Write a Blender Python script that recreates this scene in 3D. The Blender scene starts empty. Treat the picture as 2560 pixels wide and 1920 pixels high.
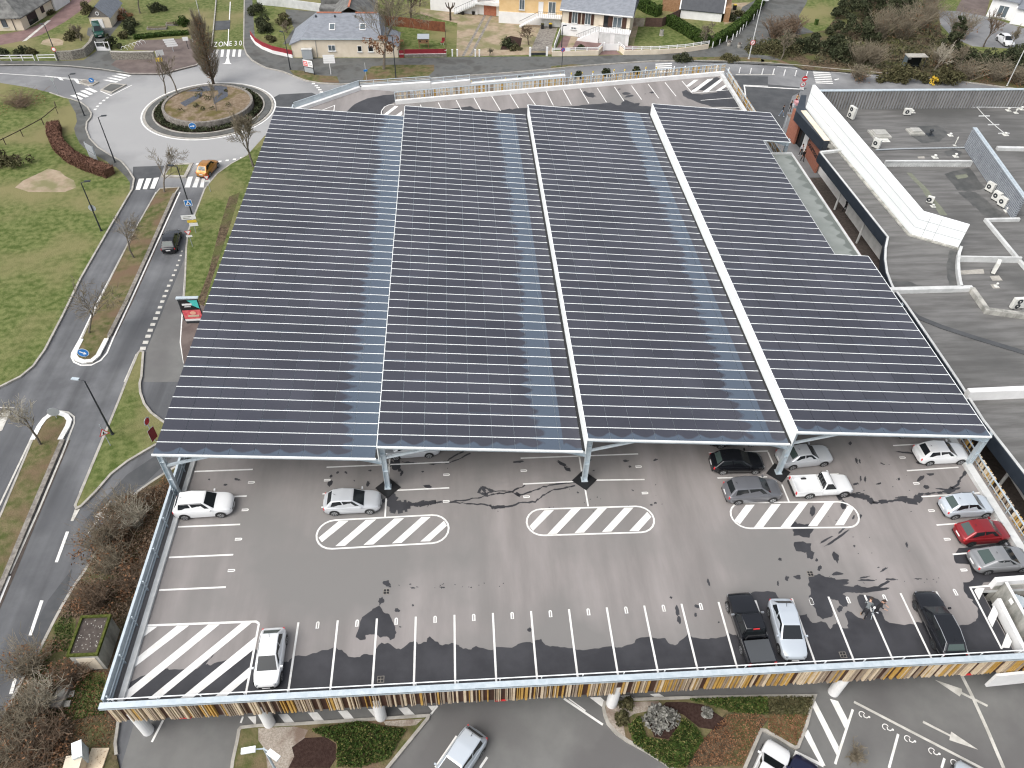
import bpy, bmesh, math, random
import numpy as np
from mathutils import Vector, Matrix

# ---------------------------------------------------------------- camera, sky, sun, exposure
scene = bpy.context.scene
COL = scene.collection
DECK = 3.6                                   # height of the parking deck above the street
CAM = Vector((11.241, -19.592, 45.347 + DECK))
YAW, PITCH, ROLL, FOC = 0.0843, 0.7792, 0.0290, 1892.03
_cy, _sy, _cp, _sp = math.cos(YAW), math.sin(YAW), math.cos(PITCH), math.sin(PITCH)
FWD = Vector((_sy * _cp, _cy * _cp, -_sp))
_r = Vector((_cy, -_sy, 0)); _u = _r.cross(FWD)
RGT = math.cos(ROLL) * _r + math.sin(ROLL) * _u
UPV = -math.sin(ROLL) * _r + math.cos(ROLL) * _u
cam = bpy.data.objects.new('camera', bpy.data.cameras.new('camera'))
COL.objects.link(cam)
cam.data.sensor_width = 36.0
cam.data.lens = FOC / 2560 * 36.0
cam.data.clip_start = 0.5
cam.data.clip_end = 3000
cam.matrix_world = Matrix(((RGT.x, UPV.x, -FWD.x, CAM.x), (RGT.y, UPV.y, -FWD.y, CAM.y), (RGT.z, UPV.z, -FWD.z, CAM.z), (0, 0, 0, 1)))
scene.camera = cam
SUN_EL, SUN_AZ = math.radians(52), math.radians(236)
world = bpy.data.worlds.new('World'); scene.world = world
world.use_nodes = True
nt = world.node_tree
bg = nt.nodes['Background']; bg.inputs['Strength'].default_value = 0.15
sky = nt.nodes.new('ShaderNodeTexSky'); sky.sky_type = 'NISHITA'; sky.sun_disc = False
sky.sun_elevation = SUN_EL; sky.sun_rotation = SUN_AZ
sky.air_density = 1.0; sky.dust_density = 4.0; sky.ozone_density = 1.0
hs = nt.nodes.new('ShaderNodeHueSaturation'); hs.inputs['Saturation'].default_value = 0.35
nt.links.new(sky.outputs[0], hs.inputs['Color']); nt.links.new(hs.outputs[0], bg.inputs['Color'])
sun = bpy.data.objects.new('sun', bpy.data.lights.new('sun', 'SUN')); COL.objects.link(sun)
sun.data.energy = 1.2; sun.data.angle = math.radians(60); sun.data.color = (1.0, 0.96, 0.91)
sd = Vector((math.sin(SUN_AZ) * math.cos(SUN_EL), math.cos(SUN_AZ) * math.cos(SUN_EL), math.sin(SUN_EL)))
sun.rotation_euler = (-sd).to_track_quat('-Z', 'Y').to_euler()
sun.location = (0, -60, 90)
scene.view_settings.view_transform = 'Standard'
scene.view_settings.look = 'None'
scene.view_settings.exposure = 0.58
scene.view_settings.gamma = 1.0
scene.view_settings.use_curve_mapping = False
try: scene.cycles.pixel_filter_type = 'BLACKMAN_HARRIS'; scene.cycles.filter_width = 1.2
except Exception: pass

# ---------------------------------------------------------------- helpers
K = 2212 / 640.0
def A(c, r, x, y, z=0.0):
    """point at height z seen in survey tile (c, r) of the photograph"""
    u = 640 * c + x / K; v = 480 * r + y / K
    d = FWD + RGT * ((u - 1280) / FOC) - UPV * ((v - 960) / FOC)
    t = (z - CAM.z) / d.z
    return CAM + d * t
def L(c, r, pts, z=0.0):
    return [A(c, r, x, y, z) for x, y in pts]
def xy(pts): return [(p[0], p[1]) for p in pts]

def tag(o, label=None, cat=None, group=None, kind=None):
    if label: o['label'] = label
    if cat: o['category'] = cat
    if group: o['group'] = group
    if kind: o['kind'] = kind
    return o
def thing(name, label, cat, loc=(0, 0, 0), rz=0.0, group=None):
    o = bpy.data.objects.new(name, None); COL.objects.link(o)
    o.empty_display_size = 0.3
    o.location = loc; o.rotation_euler = (0, 0, rz)
    return tag(o, label, cat, group)

class MB:
    def __init__(s, off=(0, 0, 0)):
        s.v = []; s.f = []; s.m = []; s.off = Vector(off)
    def face(s, pts, m=0):
        n = len(s.v); s.v += [tuple(p) for p in pts]; s.f.append(tuple(range(n, n + len(pts)))); s.m.append(m)
    def sheet(s, pts, z, m=0):
        pts = [(p[0], p[1]) for p in pts]
        a = sum(pts[i - 1][0] * pts[i][1] - pts[i][0] * pts[i - 1][1] for i in range(len(pts)))
        if a < 0: pts = pts[::-1]
        s.face([(x, y, z) for x, y in pts], m)
    def prism(s, pts, z0, z1, m=0, ms=None):
        pts = [(p[0], p[1]) for p in pts]
        a = sum(pts[i - 1][0] * pts[i][1] - pts[i][0] * pts[i - 1][1] for i in range(len(pts)))
        if a < 0: pts = pts[::-1]
        n = len(pts); b = len(s.v)
        s.v += [(x, y, z0) for x, y in pts] + [(x, y, z1) for x, y in pts]
        s.f.append(tuple(range(b + n, b + 2 * n))); s.m.append(m)
        s.f.append(tuple(range(b + n - 1, b - 1, -1))); s.m.append(m)
        for i in range(n):
            j = (i + 1) % n
            s.f.append((b + i, b + j, b + n + j, b + n + i)); s.m.append(m if ms is None else ms)
    def box(s, c, d, m=0, rz=0.0, M=None):
        hx, hy, hz = d[0] / 2, d[1] / 2, d[2] / 2
        R = M if M is not None else Matrix.Rotation(rz, 3, 'Z')
        P = [Vector(c) + R @ Vector((sx * hx, sy * hy, sz * hz)) for sz in (-1, 1) for sx, sy in ((-1, -1), (1, -1), (1, 1), (-1, 1))]
        b = len(s.v); s.v += [tuple(p) for p in P]
        for q in ((3, 2, 1, 0), (4, 5, 6, 7), (0, 1, 5, 4), (1, 2, 6, 5), (2, 3, 7, 6), (3, 0, 4, 7)):
            s.f.append(tuple(b + i for i in q)); s.m.append(m)
    def bar(s, p, q, w, h, m=0):
        """rectangular bar from p to q"""
        p = Vector(p); q = Vector(q); d = q - p; l = d.length
        if l < 1e-6: return
        x = d / l; z = Vector((0, 0, 1))
        if abs(x.z) > 0.98: z = Vector((0, 1, 0))
        y = z.cross(x).normalized(); z = x.cross(y)
        s.box((p + q) / 2, (l, w, h), m, M=Matrix((x, y, z)).transposed())
    def wall(s, p, q, t, z0, z1, m=0):
        s.bar((p[0], p[1], (z0 + z1) / 2), (q[0], q[1], (z0 + z1) / 2), t, z1 - z0, m)
    def tube(s, pts, rad, n=6, m=0, cap=True):
        pts = [Vector(p) for p in pts]
        if not isinstance(rad, (list, tuple)): rad = [rad] * len(pts)
        rings = []
        pv = None
        for i, p in enumerate(pts):
            d = (pts[min(i + 1, len(pts) - 1)] - pts[max(i - 1, 0)])
            if d.length < 1e-9: d = Vector((0, 0, 1))
            d.normalize()
            a = Vector((1, 0, 0)) if abs(d.x) < 0.8 else Vector((0, 1, 0))
            if pv is not None:
                a = pv
            y = d.cross(a)
            if y.length < 1e-6: y = d.cross(Vector((0.3, 0.5, 0.8)))
            y.normalize(); x = y.cross(d); pv = x
            b = len(s.v)
            for k in range(n):
                t = 2 * math.pi * k / n
                s.v.append(tuple(p + (x * math.cos(t) + y * math.sin(t)) * rad[i]))
            rings.append(b)
        for a, b in zip(rings, rings[1:]):
            for k in range(n):
                j = (k + 1) % n
                s.f.append((a + k, a + j, b + j, b + k)); s.m.append(m)
        if cap:
            s.f.append(tuple(rings[0] + k for k in range(n - 1, -1, -1))); s.m.append(m)
            s.f.append(tuple(rings[-1] + k for k in range(n))); s.m.append(m)
    def lathe(s, c, prof, n=16, m=0):
        pr = []
        for r, z in prof:
            b = len(s.v)
            for k in range(n):
                t = 2 * math.pi * k / n
                s.v.append((c[0] + r * math.cos(t), c[1] + r * math.sin(t), c[2] + z))
            pr.append(b)
        for a, b in zip(pr, pr[1:]):
            for k in range(n):
                j = (k + 1) % n
                s.f.append((a + k, a + j, b + j, b + k)); s.m.append(m)
        s.f.append(tuple(pr[-1] + k for k in range(n))); s.m.append(m)
    def strip(s, pts, w, z1, z0=None, m=0, closed=False):
        """flat band (or kerb when z0 is given) along a plan polyline"""
        P = [Vector((p[0], p[1])) for p in pts]
        n = len(P); Lf, Rt = [], []
        for i in range(n):
            a = P[i] - P[i - 1] if (i > 0 or closed) else P[1] - P[0]
            b = P[(i + 1) % n] - P[i] if (i < n - 1 or closed) else P[i] - P[i - 1]
            a.normalize(); b.normalize()
            na = Vector((-a.y, a.x)); nb = Vector((-b.y, b.x)); mm = na + nb
            if mm.length < 1e-4: mm = na
            mm.normalize(); k = w / 2 / max(0.35, mm.dot(na))
            Lf.append(P[i] + mm * k); Rt.append(P[i] - mm * k)
        rng = range(n if closed else n - 1)
        for i in rng:
            j = (i + 1) % n
            s.face([(Rt[i].x, Rt[i].y, z1), (Rt[j].x, Rt[j].y, z1), (Lf[j].x, Lf[j].y, z1), (Lf[i].x, Lf[i].y, z1)], m)
            if z0 is not None:
                s.face([(Rt[i].x, Rt[i].y, z0), (Rt[j].x, Rt[j].y, z0), (Rt[j].x, Rt[j].y, z1), (Rt[i].x, Rt[i].y, z1)], m)
                s.face([(Lf[j].x, Lf[j].y, z0), (Lf[i].x, Lf[i].y, z0), (Lf[i].x, Lf[i].y, z1), (Lf[j].x, Lf[j].y, z1)], m)
        if z0 is not None and not closed:
            for i in (0, n - 1):
                s.face([(Lf[i].x, Lf[i].y, z0), (Rt[i].x, Rt[i].y, z0), (Rt[i].x, Rt[i].y, z1), (Lf[i].x, Lf[i].y, z1)], m)
    def build(s, name, mats, parent=None, smooth=False, loc=(0, 0, 0), rz=0.0):
        me = bpy.data.meshes.new(name)
        o3 = s.off
        me.from_pydata([(v[0] - o3.x, v[1] - o3.y, v[2] - o3.z) for v in s.v], [], s.f)
        if not isinstance(mats, (list, tuple)): mats = [mats]
        for mt in mats: me.materials.append(mt)
        if len(mats) > 1:
            me.polygons.foreach_set('material_index', s.m)
        if smooth: me.polygons.foreach_set('use_smooth', [True] * len(s.f))
        me.update()
        ob = bpy.data.objects.new(name, me); COL.objects.link(ob)
        if parent is not None: ob.parent = parent
        ob.location = loc; ob.rotation_euler = (0, 0, rz)
        return ob

# ---------------------------------------------------------------- materials
MATS = {}
def mat(name, c1, c2=None, scale=3.0, rough=0.7, bump=0.0, bscale=40.0, metal=0.0, spec=0.5, stretch=(1, 1, 1), c3=None, lo=0.38, hi=0.62, island=0.0, coat=0.0, detail=6.0, s3=0.3):
    if name in MATS: return MATS[name]
    m = bpy.data.materials.new(name); m.use_nodes = True
    n = m.node_tree.nodes; l = m.node_tree.links
    b = n['Principled BSDF']
    b.inputs['Roughness'].default_value = rough; b.inputs['Metallic'].default_value = metal
    b.inputs['Specular IOR Level'].default_value = spec
    b.inputs['Coat Weight'].default_value = coat
    b.inputs['Base Color'].default_value = (*c1, 1)
    geo = n.new('ShaderNodeNewGeometry')
    mp = n.new('ShaderNodeMapping'); mp.inputs['Scale'].default_value = stretch
    l.new(geo.outputs['Position'], mp.inputs['Vector'])
    if c2 is not None:
        nz = n.new('ShaderNodeTexNoise'); nz.inputs['Scale'].default_value = scale; nz.inputs['Detail'].default_value = detail
        nz.inputs['Roughness'].default_value = 0.6
        l.new(mp.outputs[0], nz.inputs['Vector'])
        rp = n.new('ShaderNodeValToRGB')
        rp.color_ramp.elements[0].position = lo; rp.color_ramp.elements[0].color = (*c1, 1)
        rp.color_ramp.elements[1].position = hi; rp.color_ramp.elements[1].color = (*c2, 1)
        l.new(nz.outputs['Fac'], rp.inputs['Fac'])
        out = rp.outputs['Color']
        if c3 is not None:
            n3 = n.new('ShaderNodeTexNoise'); n3.inputs['Scale'].default_value = s3; n3.inputs['Detail'].default_value = 5
            l.new(geo.outputs['Position'], n3.inputs['Vector'])
            r3 = n.new('ShaderNodeValToRGB'); r3.color_ramp.elements[0].position = 0.45; r3.color_ramp.elements[1].position = 0.62
            l.new(n3.outputs['Fac'], r3.inputs['Fac'])
            mx = n.new('ShaderNodeMixRGB'); l.new(r3.outputs['Color'], mx.inputs['Fac']); l.new(out, mx.inputs['Color1'])
            mx.inputs['Color2'].default_value = (*c3, 1); out = mx.outputs['Color']
        if island:
            mx = n.new('ShaderNodeMixRGB'); mx.blend_type = 'MULTIPLY'; mx.inputs['Fac'].default_value = 1
            mr = n.new('ShaderNodeMapRange'); mr.inputs['To Min'].default_value = 1 - island; mr.inputs['To Max'].default_value = 1 + island
            l.new(geo.outputs['Random Per Island'], mr.inputs['Value'])
            l.new(out, mx.inputs['Color1']); l.new(mr.outputs[0], mx.inputs['Color2']); out = mx.outputs['Color']
        l.new(out, b.inputs['Base Color'])
    if bump:
        nb = n.new('ShaderNodeTexNoise'); nb.inputs['Scale'].default_value = bscale; nb.inputs['Detail'].default_value = 4
        l.new(geo.outputs['Position'], nb.inputs['Vector'])
        bp = n.new('ShaderNodeBump'); bp.inputs['Strength'].default_value = bump; bp.inputs['Distance'].default_value = 0.05
        l.new(nb.outputs['Fac'], bp.inputs['Height']); l.new(bp.outputs[0], b.inputs['Normal'])
    MATS[name] = m
    return m
M = dict(
    grass=mat('grass', (.075, .10, .03), (.155, .17, .068), 1.8, .95, .9, 7, c3=(.20, .18, .09), s3=.11, spec=.1, detail=10),
    lawn=mat('lawn', (.07, .098, .026), (.155, .175, .066), 1.6, .95, .9, 7, c3=(.195, .18, .085), s3=.10, spec=.1, detail=10),
    verge=mat('verge', (.072, .088, .028), (.165, .14, .075), 1.3, .95, .9, 8, c3=(.155, .108, .07), s3=.3, spec=.1, detail=10),
    litter=mat('leaf_litter', (.055, .042, .028), (.145, .108, .07), 3.5, .95, .9, 10, c3=(.095, .10, .04), s3=.3, spec=.1, detail=10),
    soil=mat('dark_mulch', (.035, .020, .017), (.055, .034, .028), 6, .95, .8, 20, spec=.1),
    mulch=mat('straw_mulch', (.16, .118, .078), (.25, .195, .14), 2.5, .95, .6, 12, c3=(.12, .10, .04), s3=.5, spec=.1),
    gravel=mat('pale_gravel', (.27, .23, .19), (.40, .36, .31), 9, .95, .6, 30, c3=(.2, .15, .12), s3=.8, spec=.1),
    sand=mat('sandy_drive', (.30, .235, .165), (.37, .30, .22), 1.2, .95, .4, 30, c3=(.2, .19, .10), s3=.35, spec=.1),
    road=mat('road_asphalt', (.17, .172, .176), (.245, .248, .25), .3, .85, .25, 60, c3=(.16, .163, .168), s3=.09, spec=.3, detail=10),
    service=mat('car_park_asphalt', (.145, .145, .14), (.175, .175, .168), .35, .88, .25, 60, c3=(.125, .122, .12), s3=.15, spec=.3, detail=9),
    patch=mat('dark_asphalt', (.062, .066, .07), (.085, .088, .092), .6, .8, .25, 60, spec=.35),
    pave=mat('pavement_asphalt', (.095, .098, .095), (.165, .168, .16), .4, .9, .3, 50, c3=(.085, .085, .08), s3=.4, spec=.25, detail=10),
    redtar=mat('red_tarmac', (.16, .105, .10), (.22, .145, .135), .6, .9, .2, 50, spec=.2),
    browntar=mat('brown_tarmac', (.115, .092, .085), (.16, .13, .118), .5, .9, .2, 50, spec=.2),
    kerb=mat('kerb_stone', (.30, .285, .255), (.42, .40, .36), 1.5, .9, .2, 30, spec=.2),
    stone=mat('grey_stone', (.16, .145, .13), (.28, .26, .23), 3, .9, .5, 14, spec=.2),
    gutter=mat('dark_gutter', (.06, .05, .045), (.09, .075, .066), 3, .9, spec=.2),
    paint=mat('road_paint', (.62, .61, .575), (.76, .755, .73), 1.6, .7, 0.1, 40, lo=.3, hi=.55, spec=.3),
    oldpaint=mat('worn_paint', (.42, .41, .37), (.60, .585, .54), 1.3, .8, 0.1, 40, spec=.2),
    deck=mat('deck_asphalt', (.20, .186, .178), (.29, .268, .258), .26, .85, .2, 60, stretch=(1.8, .30, 1), c3=(.195, .188, .18), s3=.10, spec=.3, detail=11, lo=.34, hi=.66),
    wet=mat('wet_asphalt', (.034, .034, .038), (.05, .05, .055), .5, .42, .15, 60, spec=.35),
    concrete=mat('pale_concrete', (.48, .49, .48), (.60, .61, .60), .9, .85, .1, 20, spec=.2),
    oldconc=mat('stained_concrete', (.22, .22, .20), (.46, .45, .41), 1.2, .9, .2, 20, stretch=(1, 1, .35), spec=.2),
    galv=mat('galvanised_steel', (.46, .53, .57), (.56, .62, .655), 2.5, .5, metal=0.25, spec=.4),
    whitemetal=mat('white_steel', (.80, .835, .83), (.85, .875, .87), 1.0, .5, spec=.4),
    brown=mat('brown_panel', (.058, .028, .02), (.075, .038, .027), 1.0, .6, spec=.3),
    cream=mat('cream_slat', (.56, .45, .31), (.66, .55, .40), 2, .6),
    ochre=mat('ochre_slat', (.44, .26, .06), (.54, .335, .09), 2, .6),
    taupe=mat('taupe_slat', (.29, .225, .165), (.36, .285, .21), 2, .6),
    white=mat('white_render', (.70, .70, .69), (.78, .78, .77), .8, .85, spec=.25),
    creamr=mat('cream_render', (.64, .56, .44), (.71, .63, .51), .8, .85, spec=.25),
    yellowr=mat('yellow_render', (.63, .44, .22), (.69, .50, .27), .8, .85, spec=.25),
    slate=mat('slate_roof', (.17, .185, .21), (.225, .242, .27), 1.3, .6, .4, 25, stretch=(1, 2.5, 2.5), spec=.4),
    oldslate=mat('weathered_slate', (.105, .105, .10), (.19, .19, .18), 1.2, .8, .4, 25, spec=.3),
    ridge=mat('red_ridge_tile', (.36, .13, .08), (.44, .18, .11), 3, .8),
    glass=mat('dark_glass', (.015, .018, .020), rough=.12, spec=.45),
    skyrear=mat('sky_toned_rear_glass', (.055, .078, .072), rough=.1, spec=.6),  # greenish sky reflection painted into the base colour of rear windows
    skyglass=mat('sky_toned_glass', (.10, .125, .14), rough=.06, spec=.7),  # lighter base colour carries the reflected sky
    dark=mat('dark_metal', (.022, .027, .032), (.03, .035, .04), 2, .5),
    navy=mat('navy_fascia', (.020, .027, .038), (.028, .036, .048), 1, .45),
    bitumen=mat('roof_bitumen', (.112, .11, .106), (.17, .168, .163), .6, .85, .25, 25, stretch=(.35, 2.6, 1), c3=(.085, .085, .082), s3=.07, spec=.3, detail=9),
    membrane=mat('grey_membrane', (.215, .235, .22), (.255, .275, .26), .6, .8, spec=.3),
    corr=mat('grey_cladding', (.21, .215, .22), (.29, .295, .30), .7, .55, metal=.1, stretch=(1, 1, .3)),
    bluecorr=mat('blue_grey_cladding', (.26, .28, .31), (.33, .355, .385), 1, .5, metal=.1),
    brick=mat('red_brick', (.30, .115, .075), (.36, .15, .10), 5, .9),
    redmetal=mat('red_panel', (.22, .018, .028), (.27, .025, .035), 1.5, .5),
    rust=mat('rusty_screen', (.13, .045, .022), (.20, .075, .035), 2, .9),
    wood=mat('wood', (.25, .14, .07), (.34, .20, .11), 4, .8),
    black=mat('black_plastic', (.012, .012, .013), rough=.55),
    rubber=mat('tyre_rubber', (.016, .016, .017), rough=.8),
    rim=mat('alloy_rim', (.42, .43, .44), rough=.35, metal=.7),
    signwhite=mat('sign_white', (.80, .80, .79), rough=.5),
    signblue=mat('sign_blue', (.012, .17, .50), rough=.45),
    signred=mat('sign_red', (.60, .03, .035), rough=.45),
    signgrey=mat('sign_back', (.40, .43, .45), rough=.5, metal=.2),
    yellow=mat('yellow_plastic', (.72, .50, .05), rough=.5),
    teal=mat('poster_teal', (.08, .55, .50), rough=.5),
    pink=mat('poster_red', (.62, .06, .10), (.75, .20, .18), 2.5, .5),
    acwhite=mat('beige_metal', (.58, .58, .54), (.68, .68, .64), 2, .5),
    domemat=mat('weathered_dome', (.34, .34, .31), (.44, .43, .40), 2, .5),
    moss=mat('moss', (.045, .06, .012), (.10, .11, .03), 6, .95, .6, 20, spec=.1),
    bark=mat('bark', (.115, .10, .082), (.19, .168, .138), 5, .95, spec=.1),
    darkbark=mat('dark_bark', (.06, .045, .034), (.10, .08, .06), 5, .95, spec=.1),
    twig=mat('twigs', (.17, .145, .105), (.26, .225, .165), 3, .95, spec=.1, island=.2),
    browntwig=mat('brown_twigs', (.13, .095, .068), (.21, .155, .11), 3, .95, spec=.1, island=.2),
    palet=mat('pale_twigs', (.33, .30, .235), (.43, .395, .32), 3, .95, spec=.1, island=.2),
    leaf=mat('evergreen_leaf', (.026, .034, .016), (.066, .074, .038), 1.2, .85, spec=.2, island=.35),
    hedge=mat('hedge_leaf', (.022, .045, .008), (.055, .09, .018), 2.5, .8, spec=.2, island=.35),
    lightleaf=mat('light_leaf', (.10, .105, .03), (.19, .18, .07), 1.5, .9, spec=.1, island=.3),
    beech=mat('brown_beech_leaf', (.10, .052, .036), (.175, .098, .07), 3, .9, spec=.1, island=.3),
    deadleaf=mat('dead_leaf', (.17, .085, .045), (.25, .14, .08), 3, .95, spec=.1, island=.3),
    olive=mat('olive_leaf', (.062, .062, .03), (.115, .105, .055), 2, .9, spec=.1, island=.3),
    silverleaf=mat('grey_leaf', (.17, .17, .15), (.26, .255, .235), 3, .9, spec=.1, island=.3),
    skin=mat('skin', (.45, .27, .19), rough=.6),
    hair=mat('hair', (.03, .018, .012), rough=.6),
    cloth_black=mat('black_cloth', (.014, .014, .017), (.022, .022, .026), 8, .9),
    cloth_grey=mat('grey_cloth', (.11, .125, .13), (.15, .165, .17), 8, .9),
    cloth_jean=mat('pale_denim', (.16, .22, .30), (.21, .27, .35), 8, .9),
    cloth_tan=mat('tan_cloth', (.42, .26, .13), (.5, .32, .17), 8, .9),
    cloth_white=mat('white_cloth', (.62, .64, .68), (.7, .72, .75), 8, .9),
    cloth_pink=mat('pink_cloth', (.5, .25, .27), (.6, .33, .34), 8, .9),
)
# wear of the carriageway: pale polished ring of the roundabout, darker surfacing of the dual carriageway
_n = M['road'].node_tree.nodes; _l = M['road'].node_tree.links
_b = _n['Principled BSDF']; _src = _b.inputs['Base Color'].links[0].from_socket
_geo = _n.new('ShaderNodeNewGeometry'); _sep = _n.new('ShaderNodeSeparateXYZ'); _l.new(_geo.outputs['Position'], _sep.inputs[0])
_dv = _n.new('ShaderNodeVectorMath'); _dv.operation = 'DISTANCE'; _l.new(_geo.outputs['Position'], _dv.inputs[0]); _dv.inputs[1].default_value = (-25, 86, 0)
_nz = _n.new('ShaderNodeTexNoise'); _nz.inputs['Scale'].default_value = .25; _nz.inputs['Detail'].default_value = 6; _l.new(_geo.outputs['Position'], _nz.inputs['Vector'])
_ad = _n.new('ShaderNodeMath'); _ad.operation = 'MULTIPLY_ADD'; _l.new(_nz.outputs['Fac'], _ad.inputs[0]); _ad.inputs[1].default_value = 10; _l.new(_dv.outputs['Value'], _ad.inputs[2])
_m1 = _n.new('ShaderNodeMapRange'); _l.new(_ad.outputs[0], _m1.inputs['Value']); _m1.inputs['From Min'].default_value = 27; _m1.inputs['From Max'].default_value = 18; _m1.inputs['To Max'].default_value = .85
_x1 = _n.new('ShaderNodeMixRGB'); _l.new(_m1.outputs[0], _x1.inputs[0]); _l.new(_src, _x1.inputs[1]); _x1.inputs[2].default_value = (.345, .345, .342, 1)
_m2 = _n.new('ShaderNodeMapRange'); _l.new(_sep.outputs['Y'], _m2.inputs['Value']); _m2.inputs['From Min'].default_value = 68; _m2.inputs['From Max'].default_value = 64.5
_x2 = _n.new('ShaderNodeMixRGB'); _x2.blend_type = 'MULTIPLY'; _l.new(_m2.outputs[0], _x2.inputs[0]); _l.new(_x1.outputs[0], _x2.inputs[1]); _x2.inputs[2].default_value = (.60, .61, .63, 1)
# wheel tracks along the carriageway
_tr = _n.new('ShaderNodeTexNoise'); _tr.inputs['Scale'].default_value = 1; _tr.inputs['Detail'].default_value = 3
_mp = _n.new('ShaderNodeMapping'); _mp.inputs['Rotation'].default_value = (0, 0, math.radians(-12)); _mp.inputs['Scale'].default_value = (.75, .03, 1); _l.new(_geo.outputs['Position'], _mp.inputs['Vector']); _l.new(_mp.outputs[0], _tr.inputs['Vector'])
_m3 = _n.new('ShaderNodeMapRange'); _l.new(_tr.outputs['Fac'], _m3.inputs['Value']); _m3.inputs['From Min'].default_value = .3; _m3.inputs['From Max'].default_value = .7; _m3.inputs['To Min'].default_value = .72; _m3.inputs['To Max'].default_value = 1.25
_x3 = _n.new('ShaderNodeMixRGB'); _x3.blend_type = 'MULTIPLY'; _l.new(_m2.outputs[0], _x3.inputs[0]); _l.new(_x2.outputs[0], _x3.inputs[1]); _l.new(_m3.outputs[0], _x3.inputs[2])
_l.new(_x3.outputs[0], _b.inputs['Base Color'])
def paintmat(name, c, metal=.3, rough=.28):
    if name in MATS: return MATS[name]
    m = mat(name, c, rough=rough, metal=metal, coat=.6, spec=.5)
    m.node_tree.nodes['Principled BSDF'].inputs['Coat Roughness'].default_value = .06
    return m
def mod(m, **k):
    return m

def text_mesh(s, size, depth=0.0):
    cu = bpy.data.curves.new('lettering', 'FONT'); cu.body = s; cu.size = size; cu.align_x = 'CENTER'; cu.align_y = 'CENTER'
    cu.extrude = depth; cu.fill_mode = 'FRONT' if depth == 0 else 'BOTH'
    o = bpy.data.objects.new('lettering', cu); COL.objects.link(o)
    dg = bpy.context.evaluated_depsgraph_get()
    me = bpy.data.meshes.new_from_object(o.evaluated_get(dg))
    bpy.data.objects.remove(o); bpy.data.curves.remove(cu)
    me.name = 'lettering'
    return me
def text_obj(name, s, size, mtl, parent, matrix, depth=0.0):
    me = text_mesh(s, size, depth); me.materials.clear(); me.materials.append(mtl)
    me.transform(matrix)
    o = bpy.data.objects.new(name, me); COL.objects.link(o)
    if parent is not None: o.parent = parent
    return o
# ---------------------------------------------------------------- the ground
g = MB(); g.sheet([(-600, -500), (700, -500), (700, 800), (-600, 800)], -0.06)
tag(g.build('ground', M['grass']), kind='structure')
g = MB(); g.sheet([(-160, -60), (150, -60), (150, 106), (-160, 112)], -0.02)
tag(g.build('road', M['road']), kind='structure')
LAND = .12
def land(name, pts, m, z=LAND):
    b = MB(); b.prism(pts, -.03, z); return tag(b.build(name, m), kind='structure')
def layer(name, pts, m, z):
    b = MB(); b.sheet(pts, z); return tag(b.build(name, m), kind='structure')

# west field, pavement and kerb by the roundabout
Wk = L(0, 0, [(-900, 640), (-300, 690), (0, 722), (250, 762), (430, 805), (560, 850), (620, 862), (700, 890), (760, 935), (792, 985), (785, 1020), (752, 1060), (745, 1120), (775, 1200), (850, 1280), (960, 1350), (1050, 1400), (1110, 1470), (1160, 1550), (1145, 1640)]) + \
     L(0, 1, [(1110, 40), (940, 330), (700, 750), (540, 1080), (390, 1370), (290, 1510), (180, 1600), (0, 1690), (-400, 1850)])
land('west_field', Wk + [Vector((-90, 20, 0)), Vector((-160, 30, 0)), Vector((-160, 84, 0))], M['lawn'])
layer('pavement', L(0, 0, [(590, 858), (620, 862), (700, 890), (760, 935), (792, 985), (785, 1020), (752, 1060), (745, 1120), (775, 1200), (850, 1280), (960, 1350), (1050, 1400), (1110, 1470), (1160, 1550), (1145, 1640), (1120, 1640), (1125, 1580), (1090, 1530), (1000, 1440), (960, 1440), (930, 1400), (880, 1370), (760, 1310), (690, 1240), (655, 1170), (640, 1110), (665, 1050), (655, 980), (610, 900)], LAND), M['pave'], LAND + .004)
b = MB(); b.strip(Wk[4:], .2, LAND + .02, -.03)
tag(b.build('kerb', M['kerb']), kind='structure')
layer('bare_soil', L(0, 0, [(330, 1500), (420, 1455), (520, 1480), (560, 1520), (640, 1560), (660, 1620), (560, 1659), (250, 1659), (130, 1620), (200, 1560)], LAND), M['sand'], LAND + .004)

# north-west land: gardens, pavement and drives
NWk = L(0, 0, [(-700, 560), (0, 566), (300, 562), (600, 575), (880, 602), (1120, 640), (1400, 642), (1560, 600), (1700, 565), (1770, 500), (1830, 400), (1845, 250), (1860, 100), (1868, 0), (1890, -400)])
land('north_west_gardens', NWk + [Vector((-40, 400, 0)), Vector((-400, 400, 0)), Vector((-160, 106, 0))], M['grass'])
layer('pavement', L(0, 0, [(-600, 565), (0, 566), (300, 562), (600, 575), (880, 602), (1120, 640), (1400, 642), (1560, 600), (1700, 565), (1700, 440), (1640, 430), (1350, 500), (1000, 515), (945, 440), (835, 440), (720, 520), (490, 527), (0, 527), (-600, 527)], LAND), M['pave'], LAND + .004)
layer('brown_tarmac', L(0, 0, [(960, 560), (1120, 640), (1400, 642), (1560, 600), (1700, 565), (1720, 400), (1640, 330), (1190, 350), (1150, 430), (1350, 440), (1350, 500), (1000, 520)], LAND), M['browntar'], LAND + .008)
layer('drive', L(0, 0, [(-200, 310), (0, 300), (210, 262), (420, 175), (520, 90), (620, 0), (640, -40), (830, -40), (790, 0), (700, 90), (560, 190), (360, 300), (200, 352), (0, 390), (-200, 420)], LAND), M['redtar'], LAND + .004)
layer('drive_edge', L(0, 0, [(190, 360), (230, 350), (440, 175), (410, 178)], LAND), M['oldpaint'], LAND + .008)
layer('drive', L(0, 0, [(830, 440), (945, 440), (960, 300), (1060, 180), (1100, 110), (1060, 60), (1000, 200), (760, 240), (750, 300), (815, 345)], LAND), M['pave'], LAND + .006)
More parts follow.
